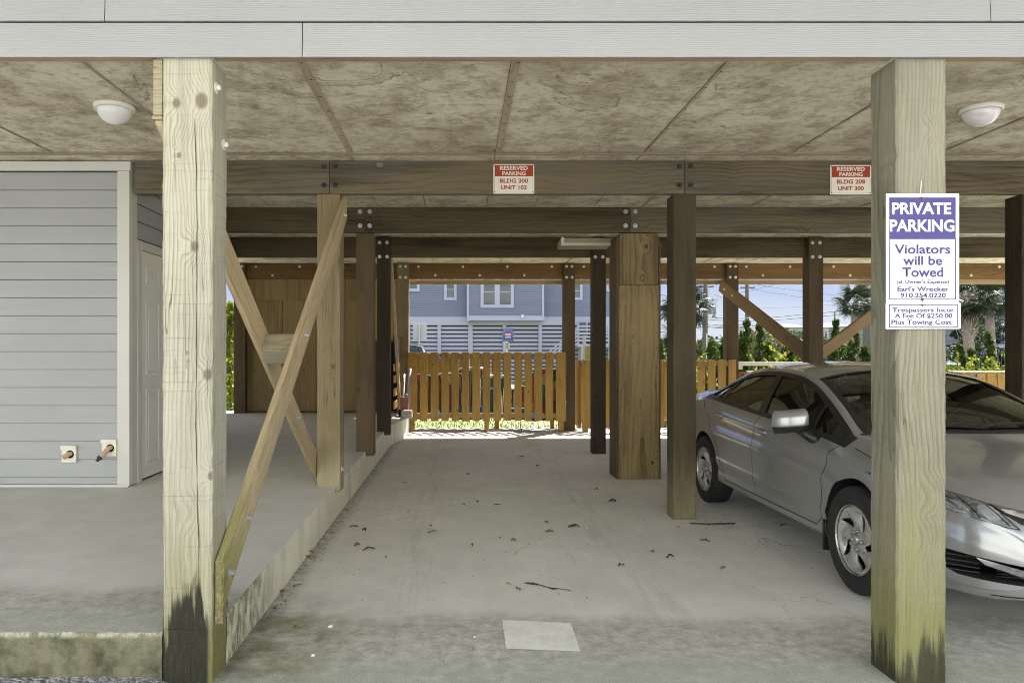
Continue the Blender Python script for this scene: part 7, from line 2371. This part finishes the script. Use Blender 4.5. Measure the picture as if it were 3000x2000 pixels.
        hl = addp('headlight', bmL, M['lamp_clear'], car, outward=(sx*.6, -1, .2))
        def scalep(P, s_, c=None):
            c = c or (sum(p[0] for p in P)/len(P), sum(p[1] for p in P)/len(P)); return [(c[0]+(p[0]-c[0])*s_, c[1]+(p[1]-c[1])*s_) for p in P]
        addp('lamp_rim', ring(scalep(HLp, 1.045), scalep(HLp, .99), lambda x, z: fr_pt(x, z, .0045)), M['car_trim'], hl, outward=(sx*.6, -1, .2))
        addp('lamp_back', patch(HLp, lambda x, z: fr_pt(x, z, .0008), step=.022), M['lamp_back'], hl, outward=(sx*.6, -1, .2))
        rf = MB()
        c1 = fr_pt(sx*.60, .645, .0016)
        cel = [(sx*(.632+.040*math.cos(a)), .655+.030*math.sin(a)) for a in np.linspace(0, 2*math.pi, 24)[:-1]]
        rf.merge(patch(cel, lambda x, z: fr_pt(x, z, .0020), step=.02))
        for k in range(3):
            q = [(sx*(.705+.034*k), .655+.010*k), (sx*(.733+.034*k), .665+.010*k), (sx*(.735+.034*k), .694+.010*k), (sx*(.707+.034*k), .690+.010*k)]
            rf.merge(patch(q, lambda x, z: fr_pt(x, z, .0020), step=.03))
        addp('reflector', rf.bm, M['reflector'], hl, outward=(sx*.6, -1, .2))
        inr = MB()
        for (a, b_) in (((.588, .604), (.622, .684)), ((.685, .632), (.695, .712))):
            inr.merge(strip([(sx*(a[0]+(b_[0]-a[0])*f), a[1]+(b_[1]-a[1])*f) for f in np.linspace(0, 1, 6)], .006, lambda x, z: fr_pt(x, z, .0026), 1))
        addp('lamp_divider', inr.bm, M['car_trim'], hl, outward=(sx*.6, -1, .2))
        # fog recess with bright blade
        nose = lambda x_: .035+.62*max(0, abs(x_)-.30)**1.75
        blade = [(.69, .434), (.60, .412), (.53, .394), (.40, .376), (.39, .348), (.53, .362), (.66, .402)]
        bl_ = MB(); bl_.merge(patch([(sx*x, z) for x, z in blade], lambda x, z: Vector((x, nose(x)-.004, z)), step=.03)); addp('bumper_blade', bl_.bm, M['chrome'], car, outward=(0, -1, 0))
        fin = MB()
        for zf in (.355, .378, .402, .428):
            fin.tube([Vector((sx*x_, nose(x_)+.03, zf+.05*(x_-.7))) for x_ in np.linspace(.66, .80, 8)], .0045, 6)
        fin.tube([Vector((sx*x_, nose(x_)+.012, .335+.125*((x_-.45)/.28)**1.3)) for x_ in np.linspace(.455, .73, 12)], .011, 8)
        addp('bumper_fin', fin.bm, M['car_trim'], car)
    # grille insert, chrome wing bar, lower insert
    gh = [(0, .585), (.40, .588), (.535, .612), (.60, .665), (.615, .69), (.40, .668), (0, .662)]
    g_ = gh + [(-x, z) for x, z in gh[-2:0:-1]]
    gr = addp('grille', patch(g_, lambda x, z: on_front(x, z, .003)[0], step=.03), M['car_black'], car, outward=(0, -1, 0))
    bh = [(0, .606), (.3, .610), (.50, .630), (.575, .655), (.605, .688), (.52, .668), (.3, .648), (0, .644)]
    bar = bh + [(-x, z) for x, z in bh[-2:0:-1]]
    addp('grille_bar', patch(bar, lambda x, z: on_front(x, z, .008)[0], step=.03), M['chrome'], gr, outward=(0, -1, 0))
    lm = MB()
    for z_ in (.345, .358, .371, .384): lm.tube([Vector((x_, nose(x_)+.03, z_)) for x_ in np.linspace(-.60, .60, 25)], .004, 5)
    addp('lower_grille', lm.bm, M['car_trim'], car)
    fs = MB(); fs.merge(strip([(x, .30-.012*abs(x)) for x in np.linspace(-.66, .66, 30)], .006, lambda x, z: on_front(x, z-.02, .002)[0], 1)); addp('lip_line', fs.bm, M['car_trim'], body, outward=(0, -1, 0))
    # glass
    for nm, pl in (('windscreen', ws), ('rear_window', rw)):
        gw = addp(nm, patch([(p[0]*.999, p[1]) for p in pl], lambda x, l: on_top(x, l, -.004)[0], step=.07), M['car_glass'], outward=(0, 0, 1))
        cx_ = sum(p[0] for p in pl)/len(pl); cy_ = sum(p[1] for p in pl)/len(pl)
        o_ = [(p[0]*1.012, cy_+(p[1]-cy_)*1.015) for p in pl]; i_ = [(p[0]*.945, cy_+(p[1]-cy_)*.93) for p in pl]
        addp('glass_border', ring(o_, i_, lambda x, l: on_top(x, l, .0010)[0]), M['car_black'], gw, outward=(0, 0, 1))
    # cowl and wipers
    cw = MB()
    cw.merge(patch([(f*.70, 1.06+.10*f*f-.0) for f in np.linspace(-1, 1, 24)] + [(f*.69, 1.145+.10*f*f-.065) for f in np.linspace(1, -1, 24)], lambda x, l: on_top(x, l, .004)[0], step=.05))
    co_ = addp('cowl', cw.bm, M['car_trim'], car, outward=(0, 0, 1))
    wi = MB()
    for (xa, xb, la, lb_) in ((-.52, .10, 1.18, 1.135), (.02, .60, 1.135, 1.19)):
        pts_ = [on_top(xa+(xb-xa)*f, la+(lb_-la)*f+.012*math.sin(f*math.pi), .016)[0] for f in np.linspace(0, 1, 10)]
        wi.tube(pts_, .008, 6)
    addp('wiper', wi.bm, M['car_black'], co_)
    # interior: seats, dash, wheel
    se = MB()
    for x_ in (-.37, .37):
        se.box(x_-.25, x_+.25, 2.05, 2.55, .40, .60, .05)
        se.box(x_-.24, x_+.24, 2.50, 2.66, .52, 1.06, .06, M=Matrix.Translation((0, .12, 0)) @ Matrix.Translation((0, 2.58, .55)) @ Matrix.Rotation(R(-14), 4, 'X') @ Matrix.Translation((0, -2.58, -.55)))
        se.box(x_-.13, x_+.13, 2.80, 2.90, 1.04, 1.20, .035)
    se.box(-.62, .62, 3.05, 3.5, .42, .62, .05); se.box(-.62, .62, 3.48, 3.62, .55, .96, .05)
    for x_ in (-.36, .36): se.box(x_-.13, x_+.13, 3.53, 3.62, .94, 1.08, .03)
    addp('seat', se.bm, M['car_seat'], car)
    ds = MB(); ds.box(-.72, .72, 1.22, 1.62, .55, .875, .05); addp('dashboard', ds.bm, M['car_black'], car)
    sw = MB(); sw.tube([Vector((.37+.18*math.cos(a), 1.80-.05*math.sin(a), .86+.17*math.sin(a))) for a in np.linspace(0, 2*math.pi, 25)], .014, 8, caps=False); addp('steering_wheel', sw.bm, M['car_black'], car)
    # tail lamps, plate and rear bits
    for sx in (-1, 1):
        tl = [(sx*.42, .86), (sx*.70, .84), (sx*.74, .90), (sx*.72, .96), (sx*.44, .95)]
        addp('tail_light', patch(tl, lambda x, z: (lambda h: h[0]+h[1]*.003 if h[0] is not None else Vector((x, 4.45, z)))(bvh.ray_cast(Vector((x, 6, z)), Vector((0, -1, 0)))), step=.04), M['tail_red'], car, outward=(0, 1, 0))
    return car
def paint_mat_car(name, col, metal=0.5):
    g = G(name); co = g.tc()
    fl = g.n("TexVoronoi", {"Vector": co, "Scale": 900.0}).outputs["Color"]
    f = g.sep(fl)[0]
    c = g.mix(g.math('MULTIPLY', f, 0.25), col, [min(1, k*1.35) for k in col])
    dust = g.noise(co, 2.2, 6, 0.65); x, y, z = g.sep(co)
    dm = g.math('MULTIPLY', g.smooth(z, 0.55, 0.22), g.range(dust, 0.2, 0.9, 0.05, 0.22))
    c = g.mix(dm, c, (0.30, 0.28, 0.24))
    r = g.math('ADD', 0.30, g.math('MULTIPLY', dm, 0.5))
    return g.surf(c, r, None, metal, 0.5, Coat_Weight=1.0, Coat_Roughness=0.03)
def glass_mat(name, tint, t=0.75):
    g = G(name)
    gl = g.n("BsdfGlossy", {"Color": (0.9, 0.95, 0.92, 1), "Roughness": 0.01})
    tr = g.n("BsdfTransparent", {"Color": (*tint, 1)})
    fr = g.n("Fresnel", {"IOR": 1.55})
    f2 = g.math('ADD', fr.outputs[0], 0.03, clamp=True)
    mx = g.n("MixShader", {0: f2, 1: tr.outputs[0], 2: gl.outputs[0]})
    g.t.links.new(mx.outputs[0], g.o.inputs[0]); return g.m
M['car_glass'] = glass_mat('tinted_car_glass', (0.58, 0.63, 0.57))
M['car_black'] = plain('car_black_lining', (0.012, 0.012, 0.013), 0.75, var=0.2)
M['car_trim'] = plain('car_black_trim', (0.018, 0.018, 0.02), 0.35, var=0.1, scale=10)
M['car_shadow'] = plain('handle_cup_shade', (0.26, 0.255, 0.245), 0.35, 0.7, var=0.05)
M['car_seat'] = plain('dark_seat_fabric', (0.035, 0.034, 0.034), 0.9, var=0.2, scale=15)
M['tyre'] = plain('tyre_rubber', (0.022, 0.022, 0.023), 0.75, var=0.2, scale=12, bump=0.3)
M['rim'] = plain('silver_wheel_cover', (0.56, 0.55, 0.53), 0.30, 0.7, var=0.05, scale=20)
M['rim_dark'] = plain('grey_hub', (0.40, 0.39, 0.38), 0.35, 0.8, var=0.05)
M['chrome'] = plain('bright_chrome', (0.78, 0.78, 0.78), 0.10, 1.0, var=0.02)
M['reflector'] = plain('lamp_reflector', (0.86, 0.87, 0.88), 0.18, 0.25, var=0.15, scale=60)
M['tail_red'] = plain('red_tail_lens', (0.35, 0.015, 0.012), 0.12, spec=0.6)
M['lamp_back'] = plain('lamp_silver_back', (0.55, 0.56, 0.58), 0.25, 0.3, var=0.35, scale=40)
g = G('clear_lamp_lens')
gl = g.n("BsdfGlossy", {"Color": (1, 1, 1, 1), "Roughness": 0.02}); tr = g.n("BsdfTransparent", {"Color": (0.95, 0.96, 0.97, 1)})
mx = g.n("MixShader", {0: g.math('ADD', g.n("Fresnel", {"IOR": 1.5}).outputs[0], 0.02, clamp=True), 1: tr.outputs[0], 2: gl.outputs[0]})
g.t.links.new(mx.outputs[0], g.o.inputs[0]); M['lamp_clear'] = g.m
car = sedan('silver four door sedan parked nose out in the right hand bay', paint_mat_car('silver_metallic_paint', (0.30, 0.308, 0.322)))
car.location = (3.215, 3.41, 0)
# two cars parked beyond the fence, same build in other paint and size
def recolour(root, paint, scale):
    root.scale = scale
    for ch in root.children_recursive:
        if ch.type == 'MESH':
            for s_ in ch.material_slots:
                if s_.material and s_.material.name.startswith('silver_metallic'):
                    s_.link = 'OBJECT'; s_.material = paint
dark = paint_mat_car('dark_suv_paint', (0.03, 0.033, 0.038), 0.4); blue = paint_mat_car('blue_car_paint', (0.03, 0.07, 0.25), 0.3)
suv = copy_tree(car); recolour(suv, dark, (1.06, 1.0, 1.42))
suv["label"] = 'dark tall car parked beyond the gate under the white sign back'
suv.location = (UX(929, 22), 21.6, -0.15); suv.rotation_euler = (0, 0, R(4))
bc = copy_tree(car); recolour(bc, blue, (1, 1, 1.0))
bc["label"] = 'blue car mostly hidden behind the yellow bushes at the far right'
bc.location = (UX(2352, 20), 19.0, -0.15); bc.rotation_euler = (0, 0, R(70))
